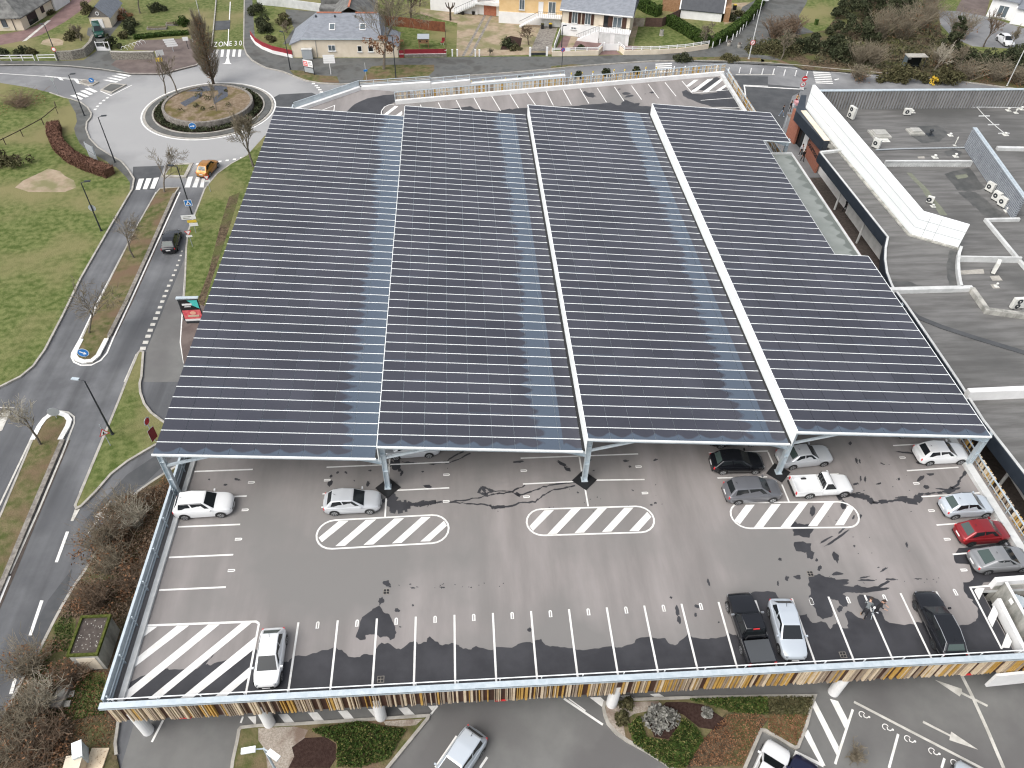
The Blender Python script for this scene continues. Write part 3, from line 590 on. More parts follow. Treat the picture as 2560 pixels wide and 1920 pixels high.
for i, (c, r, x, y, rx, ry, a) in enumerate([(1, 3, 1130, 62, 30, 24, .3), (1, 3, 1158, 90, 12, 10, 0), (1, 3, 1080, 217, 22, 32, .4), (1, 3, 1217, 294, 23, 19, 0), (1, 3, 1355, 254, 9, 9, 0), (1, 3, 1355, 102, 20, 7, 0), (1, 3, 1332, 72, 10, 5, 0), (1, 3, 1245, 440, 10, 6, 0),
        (1, 3, 1395, 95, 12, 5, 0), (1, 3, 1610, 98, 25, 6, .1), (1, 3, 1860, 100, 8, 5, 0), (2, 3, 1375, 187, 14, 10, 0), (2, 3, 1700, 57, 12, 28, -.3), (2, 3, 1428, 300, 16, 42, -.2), (2, 3, 1442, 372, 16, 35, -.2), (2, 3, 1600, 262, 22, 14, .2), (2, 3, 1585, 333, 12, 16, 0), (2, 3, 152, 463, 22, 16, 0), (2, 3, 1785, 400, 8, 8, 0),
        (1, 2, 1215, 700, 45, 50, .3), (1, 2, 1160, 690, 55, 25, 0), (1, 2, 640, 858, 22, 26, .3), (1, 2, 650, 795, 14, 14, 0), (1, 2, 705, 765, 14, 10, 0), (1, 2, 775, 765, 18, 8, .4), (1, 2, 965, 865, 16, 30, .3), (1, 2, 985, 748, 14, 7, 0), (1, 2, 1480, 885, 42, 14, .2), (1, 2, 1260, 770, 12, 25, .4), (1, 2, 1440, 758, 14, 6, 0), (1, 2, 1240, 745, 16, 14, .2),
        (2, 2, 60, 672, 48, 9, -.1), (2, 2, 435, 690, 48, 14, .5), (2, 2, 480, 735, 30, 14, .5), (2, 2, 982, 665, 25, 9, 0), (2, 2, 1020, 714, 14, 8, 0), (2, 2, 1238, 655, 20, 8, -.2), (2, 2, 707, 747, 9, 5, 0), (2, 2, 1205, 1045, 12, 8, -.4), (2, 2, 1238, 1028, 12, 8, 0), (2, 2, 570, 938, 10, 7, .4), (2, 2, 1042, 918, 12, 5, .6), (2, 2, 675, 655, 10, 12, 0),
        (3, 2, 290, 1270, 95, 55, .1), (3, 2, 235, 1225, 30, 32, 0), (3, 2, 340, 1230, 20, 25, .4), (3, 2, 310, 1410, 80, 50, .2), (3, 2, 370, 1470, 35, 38, .5), (3, 2, 383, 1097, 22, 42, .2), (3, 2, 655, 1045, 25, 38, -.3), (3, 2, 585, 1492, 24, 52, -.4), (3, 2, 445, 1588, 20, 22, 0), (3, 2, 105, 1515, 15, 12, 0), (3, 2, 420, 1520, 14, 14, 0), (3, 2, 600, 1640, 45, 16, 0), (3, 2, 1200, 1390, 10, 22, -.2), (3, 2, 1000, 1605, 36, 10, -.6), (3, 2, 955, 1585, 12, 5, -.2), (3, 2, 745, 1400, 10, 10, 0), (3, 2, 1405, 782, 34, 12, 0), (3, 2, 1322, 815, 40, 14, -.8), (3, 2, 1370, 890, 26, 18, 0), (3, 2, 757, 862, 24, 9, -.3), (3, 2, 1130, 822, 9, 14, 0), (3, 2, 800, 820, 8, 25, 0), (3, 2, 840, 825, 9, 24, 0), (3, 2, 765, 665, 9, 30, -.2), (3, 2, 792, 668, 8, 20, -.3), (3, 2, 712, 512, 14, 16, .4), (3, 2, 1185, 592, 80, 8, .1), (3, 2, 960, 860, 24, 8, -.3), (3, 2, 780, 940, 22, 7, -.1), (3, 2, 1315, 685, 32, 8, .2), (3, 2, 1500, 908, 70, 8, .1), (3, 2, 990, 690, 20, 6, .4), (3, 2, 1620, 905, 40, 10, -.2),
        (3, 2, 500, 1345, 65, 9, -.5), (3, 2, 600, 1330, 130, 10, -.62), (3, 2, 640, 1262, 48, 10, -.7), (3, 2, 740, 1150, 22, 9, -1.2), (3, 2, 795, 1150, 30, 9, -1.0),
        (3, 3, 85, 62, 10, 20, 0), (3, 3, 620, 285, 24, 27, .2), (3, 3, 830, 12, 45, 7, -.25), (3, 3, 845, 36, 65, 9, .02), (3, 3, 1060, 28, 55, 8, 0), (3, 3, 1295, 25, 32, 5, 0), (3, 3, 255, 10, 30, 18, 0), (3, 3, 160, 20, 18, 22, .3),
        (3, 1, 585, 1640, 1, 1, 0), (2, 0, 670, 820, 48, 20, .2), (2, 0, 630, 800, 20, 12, 0), (2, 0, 985, 808, 40, 10, 0), (2, 0, 1015, 830, 38, 10, -.2), (2, 0, 1210, 800, 22, 7, 0), (2, 0, 930, 770, 12, 5, 0), (2, 0, 1150, 812, 6, 3, 0), (0, 2, 1808, 826, 10, 8, 0), (0, 2, 1948, 872, 16, 9, 0), (0, 2, 2050, 825, 30, 8, .2)]):
    if rx > 3: blob(c, r, x, y, rx, ry, i + 20, a)
for i in range(70):
    rnd = random.Random(i + 900); c, r, x0, x1, y0, y1 = rnd.choice([(2, 2, 300, 1700, 850, 1100), (3, 2, 600, 1500, 480, 960), (3, 2, 100, 1300, 1100, 1659), (1, 2, 600, 2200, 680, 1100), (3, 3, 350, 1700, 0, 60), (1, 3, 1200, 2200, 60, 110)])
    blob(c, r, rnd.uniform(x0, x1), rnd.uniform(y0, y1), rnd.uniform(3, 9), rnd.uniform(2, 5), i + 300, rnd.uniform(-1, 1), 8)
def trail(c, r, pts, w, seed):
    rnd = random.Random(seed); P = [Vector(p) for p in L(c, r, pts, D)]; S = []
    for a, e in zip(P, P[1:]):
        n = max(2, int((e - a).length / .22))
        for k in range(n): S.append(a.lerp(e, k / n) + Vector((rnd.uniform(-.05, .05), rnd.uniform(-.06, .06), 0)))
    S.append(P[-1]); tb = dmb()
    for i, (a, e) in enumerate(zip(S, S[1:])):
        tb.strip([a, a.lerp(e, 1.15)], w * rnd.uniform(.5, 1.6), ZW + .002 + .0003 * (i % 5))
    tb.build('wet_trail', M['wet'], deck)
for i, (c, r, pts, w) in enumerate([(1, 2, [(1130, 975), (1200, 1010), (1150, 1060), (1250, 1065), (1330, 1050)], .75), (1, 2, [(1220, 1055), (1300, 1035), (1400, 1040), (1550, 1020)], .5), (1, 2, [(1540, 1022), (1700, 1018), (1870, 992), (2000, 965), (2212, 932)], .1), (1, 2, [(1700, 1020), (1850, 1035), (2030, 1046)], .09), (1, 2, [(2020, 1045), (2060, 1070), (2110, 1060), (2212, 1053)], .2), (1, 2, [(1940, 890), (1990, 950), (2040, 920), (1960, 890), (1920, 935), (2000, 955)], .16), (1, 2, [(2040, 925), (2212, 930)], .08),
        (2, 2, [(0, 1050), (60, 1025), (120, 1022), (205, 1018), (225, 995), (260, 960), (310, 945), (360, 910), (450, 900), (540, 878)], .11), (2, 2, [(0, 938), (60, 960), (130, 940), (200, 920), (270, 890), (380, 868), (550, 848)], .1), (2, 2, [(0, 935), (60, 900), (110, 875)], .12), (2, 2, [(30, 940), (70, 965)], .2),
        (3, 2, [(600, 985), (700, 960), (800, 968), (870, 985), (905, 1030)], .42), (3, 2, [(905, 1025), (1000, 1018), (1100, 1010), (1180, 1000), (1280, 1010)], .22), (3, 2, [(1130, 985), (1200, 1005), (1280, 1015), (1320, 950)], .4), (3, 2, [(1310, 955), (1420, 945), (1540, 930), (1590, 900), (1640, 865), (1660, 815), (1700, 775), (1725, 745)], .16), (3, 2, [(1530, 935), (1600, 900)], .3), (3, 2, [(1100, 985), (1200, 975)], .2),
        (1, 2, [(1260, 675), (1530, 690), (1650, 670), (1740, 610), (1790, 585)], .12), (1, 2, [(1640, 690), (1750, 650), (1850, 600)], .1)]):
    trail(c, r, pts, w, i)
# wet area at the back
wet.sheet(smooth_noise(L(1, 0, [(1640, 945), (1850, 918), (1900, 940), (2080, 962), (2190, 940)], D) + L(2, 0, [(0, 945), (60, 935), (360, 925), (540, 915), (640, 905), (760, 900), (850, 885), (900, 910), (940, 905), (970, 860), (1000, 870), (1060, 895), (1100, 890), (1090, 915), (1195, 920), (1185, 1050), (200, 1050), (0, 1050)], D) + L(1, 0, [(1700, 1040)], D), .1, 3), ZW)
wet.sheet(smooth_noise(L(2, 0, [(1465, 790), (1510, 775), (1560, 812), (1640, 815), (1770, 798), (1760, 782), (1870, 762), (1905, 800), (1965, 945), (1840, 920), (1730, 925), (1600, 880), (1520, 850), (1480, 825)], D), .1, 4), ZW)
wet.sheet(smooth_noise(L(2, 0, [(1560, 770), (1700, 690), (1770, 665), (1815, 690), (1700, 790)], D), .1, 6), ZW)
wet.sheet(smooth_noise(L(1, 0, [(760, 985), (850, 900), (960, 850), (1100, 822), (1195, 815), (1205, 880), (1110, 925), (1080, 1010)], D), .05, 7), ZW)
spots.build('damp_spots', M['wet'], deck)['kind'] = 'stuff'
# painted bays
pt = Each('bay_line', M['paint'], deck); hatch = Each('hatch_stripe', M['paint'], deck); ZP = D + .013
for i in range(18):
    pt.strip([(2.5 * i, 5.0), (2.5 * i, .25)], .13, ZP)
pt.strip([(-2.5, .25), (-2.5, 5.05)], .13, ZP); pt.strip(L(0, 3, [(1230, 430), (2212, 394)], D) + [Vector((-2.5, 5.05, D))], .15, ZP + .001)
for j in range(7): pt.strip([(-9.45, 7.8 + 2.5 * j), (-5.13, 7.8 + 2.5 * j)], .13, ZP)
def dq(c, r, pts): hatch.sheet(L(c, r, pts, D), ZP)
for q in ([(1195, 560), (1215, 490), (1265, 440), (1360, 438)], [(1115, 825), (1140, 740), (1530, 430), (1635, 428)], [(1050, 1062), (1060, 1020), (1800, 420), (1900, 418), (1110, 1060)], [(1280, 1063), (2085, 408), (2175, 405), (1380, 1058)], [(1560, 1055), (2205, 528), (2205, 625), (1670, 1050)], [(1860, 1040), (2155, 790), (2150, 872), (1960, 1035)]): dq(0, 3, q)
R4 = lambda pts: [A(3, 3, (2320 + x / 7.54 - 1920) * K, (1420 + y / 7.54 - 1440) * K, D) for x, y in pts]
pt.strip(R4([(1390, 1530), (795, 370), (1150, 338)]), .13, ZP)
for q in ([(870, 430), (900, 385), (1065, 380), (960, 605)], [(1240, 695), (1325, 860), (1210, 1120), (1120, 945)], [(1490, 1215), (1580, 1390), (1530, 1510), (1375, 1505)]): hatch.sheet(R4(q), ZP + .001)
def capsule(P):
    """outline from four survey points: left end, right end, top, bottom"""
    l, r_, t, bo = P; ax = (r_ - l); ax.z = 0; Ln = ax.length; ax.normalize(); ay = Vector((-ax.y, ax.x, 0))
    rad = abs((t - bo).dot(ay)) / 2; c0 = (l + r_) / 2; c0 = c0 + ay * (((t + bo) / 2 - c0).dot(ay)); pts = []
    for s in (1, -1):
        for k in range(11):
            a = -math.pi / 2 + math.pi * k / 10
            pts.append(c0 + ax * s * (Ln / 2 - rad + rad * math.cos(a)) + ay * s * rad * math.sin(a))
    pt.strip(pts, .13, ZP, closed=True)
capsule([A(1, 2, 524, 1300, D), A(1, 2, 1665, 1238, D), A(1, 2, 1100, 1155, D), A(1, 2, 1100, 1400, D)])
capsule([A(2, 2, 127, 1198, D), A(2, 2, 1226, 1165, D), A(2, 2, 680, 1069, D), A(2, 2, 680, 1296, D)])
capsule([A(2, 2, 1890, 1130, D), A(3, 2, 775, 1120, D), A(3, 2, 220, 1022, D), A(3, 2, 220, 1244, D)])
for q in ([(540, 1330), (715, 1185), (800, 1182), (570, 1368)], [(685, 1402), (950, 1175), (1040, 1170), (770, 1398)], [(928, 1392), (1195, 1163), (1280, 1160), (1015, 1387)], [(1175, 1378), (1430, 1150), (1510, 1148), (1258, 1374)], [(1420, 1362), (1625, 1182), (1650, 1225), (1500, 1360)]): dq(1, 2, q)
for q in ([(150, 1230), (280, 1092), (362, 1090), (182, 1270)], [(305, 1300), (510, 1082), (595, 1078), (385, 1297)], [(540, 1288), (742, 1072), (822, 1070), (622, 1285)], [(778, 1278), (970, 1070), (1050, 1068), (858, 1276)], [(1012, 1272), (1168, 1105), (1205, 1148), (1095, 1270)], [(1920, 1180), (2020, 1045), (2098, 1043), (1970, 1212)], [(2085, 1247), (2242, 1040), (2322, 1038), (2165, 1245)]): dq(2, 2, q)
for q in ([(105, 1240), (265, 1032), (345, 1028), (190, 1238)], [(345, 1230), (495, 1020), (572, 1018), (425, 1228)], [(578, 1222), (690, 1050), (740, 1080), (655, 1220)]): dq(3, 2, q)
def dl(c, r, pts, w=.12): pt.strip(L(c, r, pts, D), w, ZP + .0015)
for q in ([(1155, 650), (1140, 840)], [(1125, 990), (1115, 1150)], [(610, 720), (1670, 675)], [(575, 950), (900, 935)], [(1205, 920), (1670, 898)], [(565, 1065), (640, 1062)]): dl(1, 2, q)
for q in ([(75, 642), (1090, 605)], [(95, 865), (545, 843)], [(690, 832), (1145, 826)], [(580, 620), (605, 770)], [(630, 895), (658, 1058)], [(1700, 595), (2212, 580)], [(1775, 813), (2205, 803)]): dl(2, 2, q)
for q in ([(0, 590), (65, 740)], [(120, 870), (182, 1020)], [(100, 800), (610, 778)], [(1080, 533), (1560, 505)], [(1200, 750), (1645, 720)], [(1325, 975), (1850, 940)], [(1455, 1220), (1990, 1178)], [(1595, 1473), (2130, 1430)]): dl(3, 2, q)
for q in ([(1420, 905), (1430, 930)], [(1575, 887), (1603, 942)], [(1730, 866), (1778, 958)], [(1883, 846), (1953, 972)], [(2035, 828), (2113, 958)], [(2190, 808), (2269, 935)], [(565, 955), (680, 910), (672, 965)], [(1195, 900), (1150, 905), (1110, 925), (1085, 960), (1080, 1005)]): dl(1, 0, q)
for q in ([(123, 795), (203, 908)], [(293, 785), (357, 912)], [(442, 775), (513, 905)], [(588, 767), (664, 895)], [(737, 760), (816, 884)], [(885, 752), (968, 875)], [(1032, 740), (1120, 862)], [(1176, 727), (1268, 850)], [(1322, 713), (1417, 832)], [(1468, 700), (1558, 805), (1875, 777)], [(1630, 868), (1930, 845)], [(1640, 935), (1970, 930)]): dl(2, 0, q)
for q in ([(1500, 745), (1575, 690), (1612, 690), (1530, 750)], [(1540, 795), (1690, 685), (1740, 680), (1590, 792)], [(1640, 800), (1810, 675), (1825, 690), (1690, 797)], [(1755, 788), (1845, 730), (1855, 745), (1800, 784)]): dq(2, 0, q)
for q in ([(1090, 1000), (1200, 915), (1230, 920), (1130, 998)], [(1190, 1010), (1262, 958), (1265, 985), (1240, 1008)]): dq(1, 0, q)
# small painted bay tags (rounded, with a dark slot)
def baytag(p, along):
    ax = Vector((1, 0, 0)) if along == 'x' else Vector((0, 1, 0)); ay = Vector((-ax.y, ax.x, 0)); P = []
    for k in range(5):
        a = -math.pi / 2 + math.pi * k / 4; P.append(p + ax * (.14 + .11 * math.cos(a)) + ay * .11 * math.sin(a))
    P += [p - ax * .25 + ay * .11, p - ax * .25 - ay * .11]; nm = dmb()
    nm.sheet(P, ZP + .004, 0); nm.sheet([p - ax * .22 - ay * .03, p + ax * .16 - ay * .03, p + ax * .16 + ay * .03, p - ax * .22 + ay * .03], ZP + .008, 1); nm.build('bay_number', [M['paint'], M['deck']], deck)
for i in range(17):
    if i not in (14, 15, 16) and i != 17: baytag(Vector((2.5 * i + 1.25, 4.75, D)), 'y')
for c, r, x, y in ((3, 3, 373, 222), (3, 3, 692, 207), (3, 3, 1007, 188), (3, 3, 1618, 140)): baytag(A(c, r, x, y, D), 'y')
for j in range(5): baytag(Vector((-5.0, 9.05 + 2.5 * j, D)), 'x')
for x, y in ((495, 562), (1163, 637), (1283, 860), (1413, 1095), (1550, 1342), (1693, 1608)): baytag(A(3, 2, x, y, D), 'x')
for x, y in ((103, 750), (127, 975), (1095, 715), (1150, 943)): baytag(A(2, 2, x, y, D), 'x')
for x, y in ((617, 832), (1647, 785), (1645, 1015)): baytag(A(1, 2, x, y, D), 'x')
# drain gratings
for c, r, x, y in ((1, 3, 1127, 135), (1, 3, 1078, 893), (3, 3, 648, 682), (3, 2, 365, 1640)):
    p = A(c, r, x, y, D); gb = dmb(); gb.box((p.x, p.y, D + .008), (.42, .42, .016), 0)
    for sx in (-1, 1):
        for sy in (-1, 1): gb.box((p.x + sx * .095, p.y + sy * .095, D + .019), (.15, .15, .006), 1)
    gb.build('drain_grating', [M['stone'], M['black']], deck)
# waterproofed pads under the middle canopy posts
PX = [-10.06, 5.17, 19.92, 34.94, 50.05]; PY = [15.6, 31, 46.5, 62]
for x in PX[1:4]:
    for y in PY:
        pads = dmb(); pads.prism([(x - .95, y - .05), (x, y - 1.0), (x + .95, y - .05), (x, y + .9)], D + .016, D + .06); pads.build('post_pad', M['black'], deck)

# front facade: cap, rail, brown backing and slats
b = dmb(); b.box((20.4, -.13, (2.45 + 4.45) / 2), (61.5, .1, 2.0)); b.build('backing_panel', M['brown'], deck)
b = dmb(); b.box((20.4, -.19, 4.62), (61.7, .36, .06)); b.box((20.4, -.36, 4.52), (61.7, .02, .22)); b.box((20.4, -.02, 4.45), (61.7, .03, .3))
b.build('rail_cap', M['galv'], deck)
b = dmb(); b.tube([(-10.1, .16, 4.66), (50.8, .16, 4.66)], .035, 6)
for k in range(25): b.box((-9.8 + 2.5 * k, .12, 4.15), (.06, .06, 1.05))
b.tube([(-10.1, .14, 4.2), (50.8, .14, 4.2)], .02, 5)
b.build('guard_rail', M['whitemetal'], deck)
rnd = random.Random(4)
b = dmb(); x = -10.1
while x < 51:
    w = rnd.choice([.06, .08, .1, .14, .19]); m = rnd.choice([0, 0, 0, 1, 1, 2, 2]); dp = rnd.uniform(.10, .17)
    y0 = -.185; z0 = 2.55 + rnd.uniform(-.03, .03); z1 = 4.30 + rnd.uniform(-.04, .06)
    P = [(x, y0), (x + w * .15, y0 - dp), (x + w * .85, y0 - dp), (x + w, y0)]
    b.prism(P, z0, z1, m)
    x += w + (rnd.choice([.01, .02, .03, .05, .08, .14]) if rnd.random() < .86 else rnd.uniform(.2, .4))
b.build('slat_cladding', [M['cream'], M['ochre'], M['taupe']], deck)
b = dmb()
for q in ((0, 3, 1600, 1238), (1, 3, 2115, 1092), (3, 3, 1710, 828)):
    p = A(*q, 2.4); b.box((p.x, -.22, 2.42), (.7, .1, .08), 0)
b.build('red_marker', M['signred'], deck)
# left parapet
b = dmb(); b.box((-9.72, 39, D + .1), (.34, 77.5, .2)); b.build('kerb_upstand', M['concrete'], deck)
b = dmb(); b.box((-10.3, 39.1, 4.78), (.16, 78, .08)); b.box((-10.34, 39.1, 3.95), (.05, 78, 1.6))
for z in (4.05, 4.4): b.box((-10.12, 39.1, z), (.05, 78, .07))
for k in range(32): b.box((-10.14, .3 + 2.5 * k, 4.2), (.09, .07, 1.15))
b.build('left_railing', M['galv'], deck)
# right parapet
b = dmb(); b.box((50.0, 24.5, D + .16), (.6, 41, .32)); b.box((50.0, 75.5, D + .16), (.5, 28, .32)); b.build('kerb_upstand', M['concrete'], deck)
b = dmb(); b.box((50.72, 47.5, 4.5), (.1, 84, .08)); b.box((50.72, 47.5, 3.9), (.05, 84, .07))
for k in range(34): b.box((50.66, 6 + 2.5 * k, 4.0), (.07, .07, 1.0))
for k in range(60): b.box((50.76, 6 + 1.4 * k, 4.6), (.04, .04, .12))
b.build('right_railing', M['galv'], deck)
b = dmb(); y = 5.5
while y < 89:
    w = rnd.choice([.08, .1, .14, .19]); b.box((50.86, y, 3.75), (.12, w, 1.5), rnd.choice([0, 0, 1, 2])); y += w + rnd.choice([.05, .1, .2, .35])
b.build('slat_cladding', [M['cream'], M['ochre'], M['taupe']], deck)
# back parapet, its slats and the ramp wall
bd = (backR - backL); bd.z = 0; bl = bd.length; bd.normalize(); bn = Vector((-bd.y, bd.x, 0))
b = dmb(); b.wall(backL + bn * .18, backR + bn * .18 + bd * .3, .36, D - .5, D + .55); b.build('back_parapet', M['white'], deck)
b = dmb(); q0, q1 = backL + bn * .75, backR + bn * .75 + bd * .8
b.wall(q0, q1, .1, 4.95, 5.03); b.wall(q0, q1, .05, 4.45, 4.5); b.wall(q0 - bn * .2, q1 - bn * .2, .3, 3.55, 3.6)
for k in range(20): p = q0 + bd * (bl * k / 19.); b.box((p.x, p.y, 4.2), (.08, .08, 1.6), rz=math.atan2(bd.y, bd.x))
b.build('back_railing', M['galv'], deck)
b = dmb(); t = .2
while t < bl + .6:
    w = rnd.choice([.12, .18, .24, .3]); p = q0 + bn * .1 + bd * t; b.box((p.x, p.y, 4.15), (w, .1, 1.5), rnd.choice([0, 0, 0, 1, 2]), rz=math.atan2(bd.y, bd.x)); t += w + rnd.choice([.12, .22, .3, .4])
b.build('slat_cladding', [M['cream'], M['ochre'], M['taupe']], deck)
b = dmb(); W = [cornL, cornA, Vector((7.4, 87.0, D)), Vector((13, 88.2, D)), Vector((27, 90.9, D))]
for i, (p, q) in enumerate(zip(W, W[1:])):
    n = Vector((-(q - p).y, (q - p).x, 0)).normalized(); z1 = (D + .45, D + .45, D + .2, D - .3)[i]
    b.wall(p - n * .25, q - n * .25, .5, -.1 if i else D - .4, z1)
b.build('ramp_wall', M['white'], deck)
b = dmb()
for i, (p, q) in enumerate(zip(W, W[1:])):
    n = Vector((-(q - p).y, (q - p).x, 0)).normalized(); zt = (D + 1.15, D + 1.1, D + .8, D + .2)[i]
    b.wall(p + n * .06, q + n * .06, .08, zt - .07, zt); b.wall(p + n * .04, q + n * .04, .04, zt - (.95 if i == 0 else .5), zt - (.1 if i == 0 else .44))
    m = int((q - p).length / 2.4) + 1
    for k in range(m + 1): s = p.lerp(q, k / m); b.box((s.x, s.y, zt - .5), (.07, .07, 1.0))
b.build('ramp_railing', M['galv'], deck)
# columns below the deck
for x in (-9.2, -1.75, 5.2, 12.5, 19.95, 27.3, 34.7):
    for y in (.12, 16, 32):
        if x in (12.5, 27.3) and y < 1: continue
        b = MB(OFF); b.lathe((x, y, -.02), [(.36, 0), (.36, D - .35)], 20); b.build('column', M['white'], deck, smooth=False)

# stair well at the front right corner
st = thing('stairwell', 'white walled stairwell with open steps at the right front corner of the deck', 'stairwell', (47.4, 3, D))
so = (47.4, 3, D)
b = MB(so); b.wall((46.35, 5.15), (53.5, 5.35), .35, D - .4, D + .95, 0); b.build('back_wall', M['white'], st)
b = MB(so); b.wall((46.4, 4.95), (53.5, 5.12), .04, D - 1.6, D + .45, 0); b.build('stained_face', M['oldconc'], st)
b = MB(so); b.wall((46.22, 4.05), (45.98, .1), .26, D - .4, D + .42); b.build('side_kerb', M['white'], st)
b = MB(so); b.wall((46.85, 4.9), (46.75, .1), .1, D - 1.2, D + 1.0); b.build('side_wall', M['oldconc'], st)
b = MB(so); b.wall((46.86, 4.9), (46.76, .1), .18, D + 1.0, D + 1.06); b.build('wall_cap', M['white'], st)
b = MB(so)
for k in range(5): b.box((48.0 + .28 * k, 4.15, D - .25 - .17 * k), (.25, 1.0, .05))
b.build('step', M['galv'], st)
b = MB(so); b.box((48.6, 2.2, 1.0), (2.6, 3.6, .1)); b.build('pit_floor', M['gutter'], st)
b = MB(so); b.wall((44.2, -.5), (53.5, -.1), .18, 1.2, 2.75, 0); b.build('lower_wall', M['white'], st)
b = MB(so); b.box((46.76, 3.7, D + .6), (.03, .35, .35)); b.build('notice', M['signwhite'], st)

# ---------------------------------------------------------------- the solar canopy
def panelmat(name, ulo, rows=1.0837, side=True, sheen_end=99):
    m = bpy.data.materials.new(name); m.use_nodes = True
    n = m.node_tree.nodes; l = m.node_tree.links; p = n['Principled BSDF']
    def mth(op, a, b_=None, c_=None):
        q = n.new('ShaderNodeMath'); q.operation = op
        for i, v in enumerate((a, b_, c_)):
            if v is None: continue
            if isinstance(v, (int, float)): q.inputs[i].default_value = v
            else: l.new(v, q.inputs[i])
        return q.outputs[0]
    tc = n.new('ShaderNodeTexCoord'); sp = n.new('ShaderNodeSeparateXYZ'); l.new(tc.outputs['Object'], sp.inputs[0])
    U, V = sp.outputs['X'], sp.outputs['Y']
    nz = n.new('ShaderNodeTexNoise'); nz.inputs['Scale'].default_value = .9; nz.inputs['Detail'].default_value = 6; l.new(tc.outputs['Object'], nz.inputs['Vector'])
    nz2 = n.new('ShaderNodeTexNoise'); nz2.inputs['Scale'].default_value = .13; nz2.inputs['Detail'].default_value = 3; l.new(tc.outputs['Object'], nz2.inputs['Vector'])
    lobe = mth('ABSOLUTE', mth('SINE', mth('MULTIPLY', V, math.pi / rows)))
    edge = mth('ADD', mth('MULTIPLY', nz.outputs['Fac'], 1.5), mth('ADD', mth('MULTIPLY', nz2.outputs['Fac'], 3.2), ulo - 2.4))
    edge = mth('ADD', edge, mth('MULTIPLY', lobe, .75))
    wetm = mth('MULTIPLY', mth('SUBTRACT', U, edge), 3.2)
    cl = n.new('ShaderNodeClamp'); l.new(wetm, cl.inputs[0]); wetv = mth('MULTIPLY', cl.outputs[0], mth('LESS_THAN', U, sheen_end))  # strip by the fascia left dark: lost sky reflection put into the colour
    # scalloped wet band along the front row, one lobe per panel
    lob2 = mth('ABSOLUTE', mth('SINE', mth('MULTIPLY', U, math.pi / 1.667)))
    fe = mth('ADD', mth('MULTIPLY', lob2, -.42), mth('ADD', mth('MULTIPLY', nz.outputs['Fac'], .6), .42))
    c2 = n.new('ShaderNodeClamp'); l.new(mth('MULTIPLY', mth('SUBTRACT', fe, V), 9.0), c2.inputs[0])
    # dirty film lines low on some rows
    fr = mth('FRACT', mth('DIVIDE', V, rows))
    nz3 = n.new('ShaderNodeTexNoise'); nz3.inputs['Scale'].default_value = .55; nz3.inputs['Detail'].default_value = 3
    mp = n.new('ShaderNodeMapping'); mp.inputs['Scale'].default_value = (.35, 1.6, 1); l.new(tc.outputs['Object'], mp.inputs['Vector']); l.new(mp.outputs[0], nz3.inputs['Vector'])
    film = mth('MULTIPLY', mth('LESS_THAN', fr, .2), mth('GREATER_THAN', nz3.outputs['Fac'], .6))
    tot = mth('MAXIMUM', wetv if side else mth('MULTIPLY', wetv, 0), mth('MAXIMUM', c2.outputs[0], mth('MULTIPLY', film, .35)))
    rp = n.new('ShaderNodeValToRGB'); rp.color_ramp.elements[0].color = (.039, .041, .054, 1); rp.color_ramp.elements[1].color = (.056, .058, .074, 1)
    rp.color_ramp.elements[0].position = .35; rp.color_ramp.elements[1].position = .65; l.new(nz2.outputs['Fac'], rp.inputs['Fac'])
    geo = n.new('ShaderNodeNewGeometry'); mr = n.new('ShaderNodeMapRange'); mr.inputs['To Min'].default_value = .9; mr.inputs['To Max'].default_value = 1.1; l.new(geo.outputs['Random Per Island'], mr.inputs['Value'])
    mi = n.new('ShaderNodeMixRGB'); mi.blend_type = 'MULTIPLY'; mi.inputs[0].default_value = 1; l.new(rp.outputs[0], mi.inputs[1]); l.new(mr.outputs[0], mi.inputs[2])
    mx = n.new('ShaderNodeMixRGB'); l.new(tot, mx.inputs[0]); l.new(mi.outputs[0], mx.inputs[1]); mx.inputs[2].default_value = (.082, .105, .138, 1)  # wet film; its sky reflection is also painted in as lighter blue
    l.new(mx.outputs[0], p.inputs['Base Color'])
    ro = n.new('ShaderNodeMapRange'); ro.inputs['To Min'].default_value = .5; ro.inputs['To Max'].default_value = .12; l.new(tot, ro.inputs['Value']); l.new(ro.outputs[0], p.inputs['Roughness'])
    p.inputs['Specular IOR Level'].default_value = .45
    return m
canopy = thing('solar_canopy', 'steel car park canopy of four sloping roofs covered in dark solar panels', 'solar canopy', (20, 15, D))
CO = (20, 15, D)
XS = [-10.2, 4.9, 19.56, 34.66, 49.68]
Y0, Y1, NR = 15.0, 68.1, 49
ZH, ZL = 9.03, 7.75
RP = (Y1 - Y0) / NR
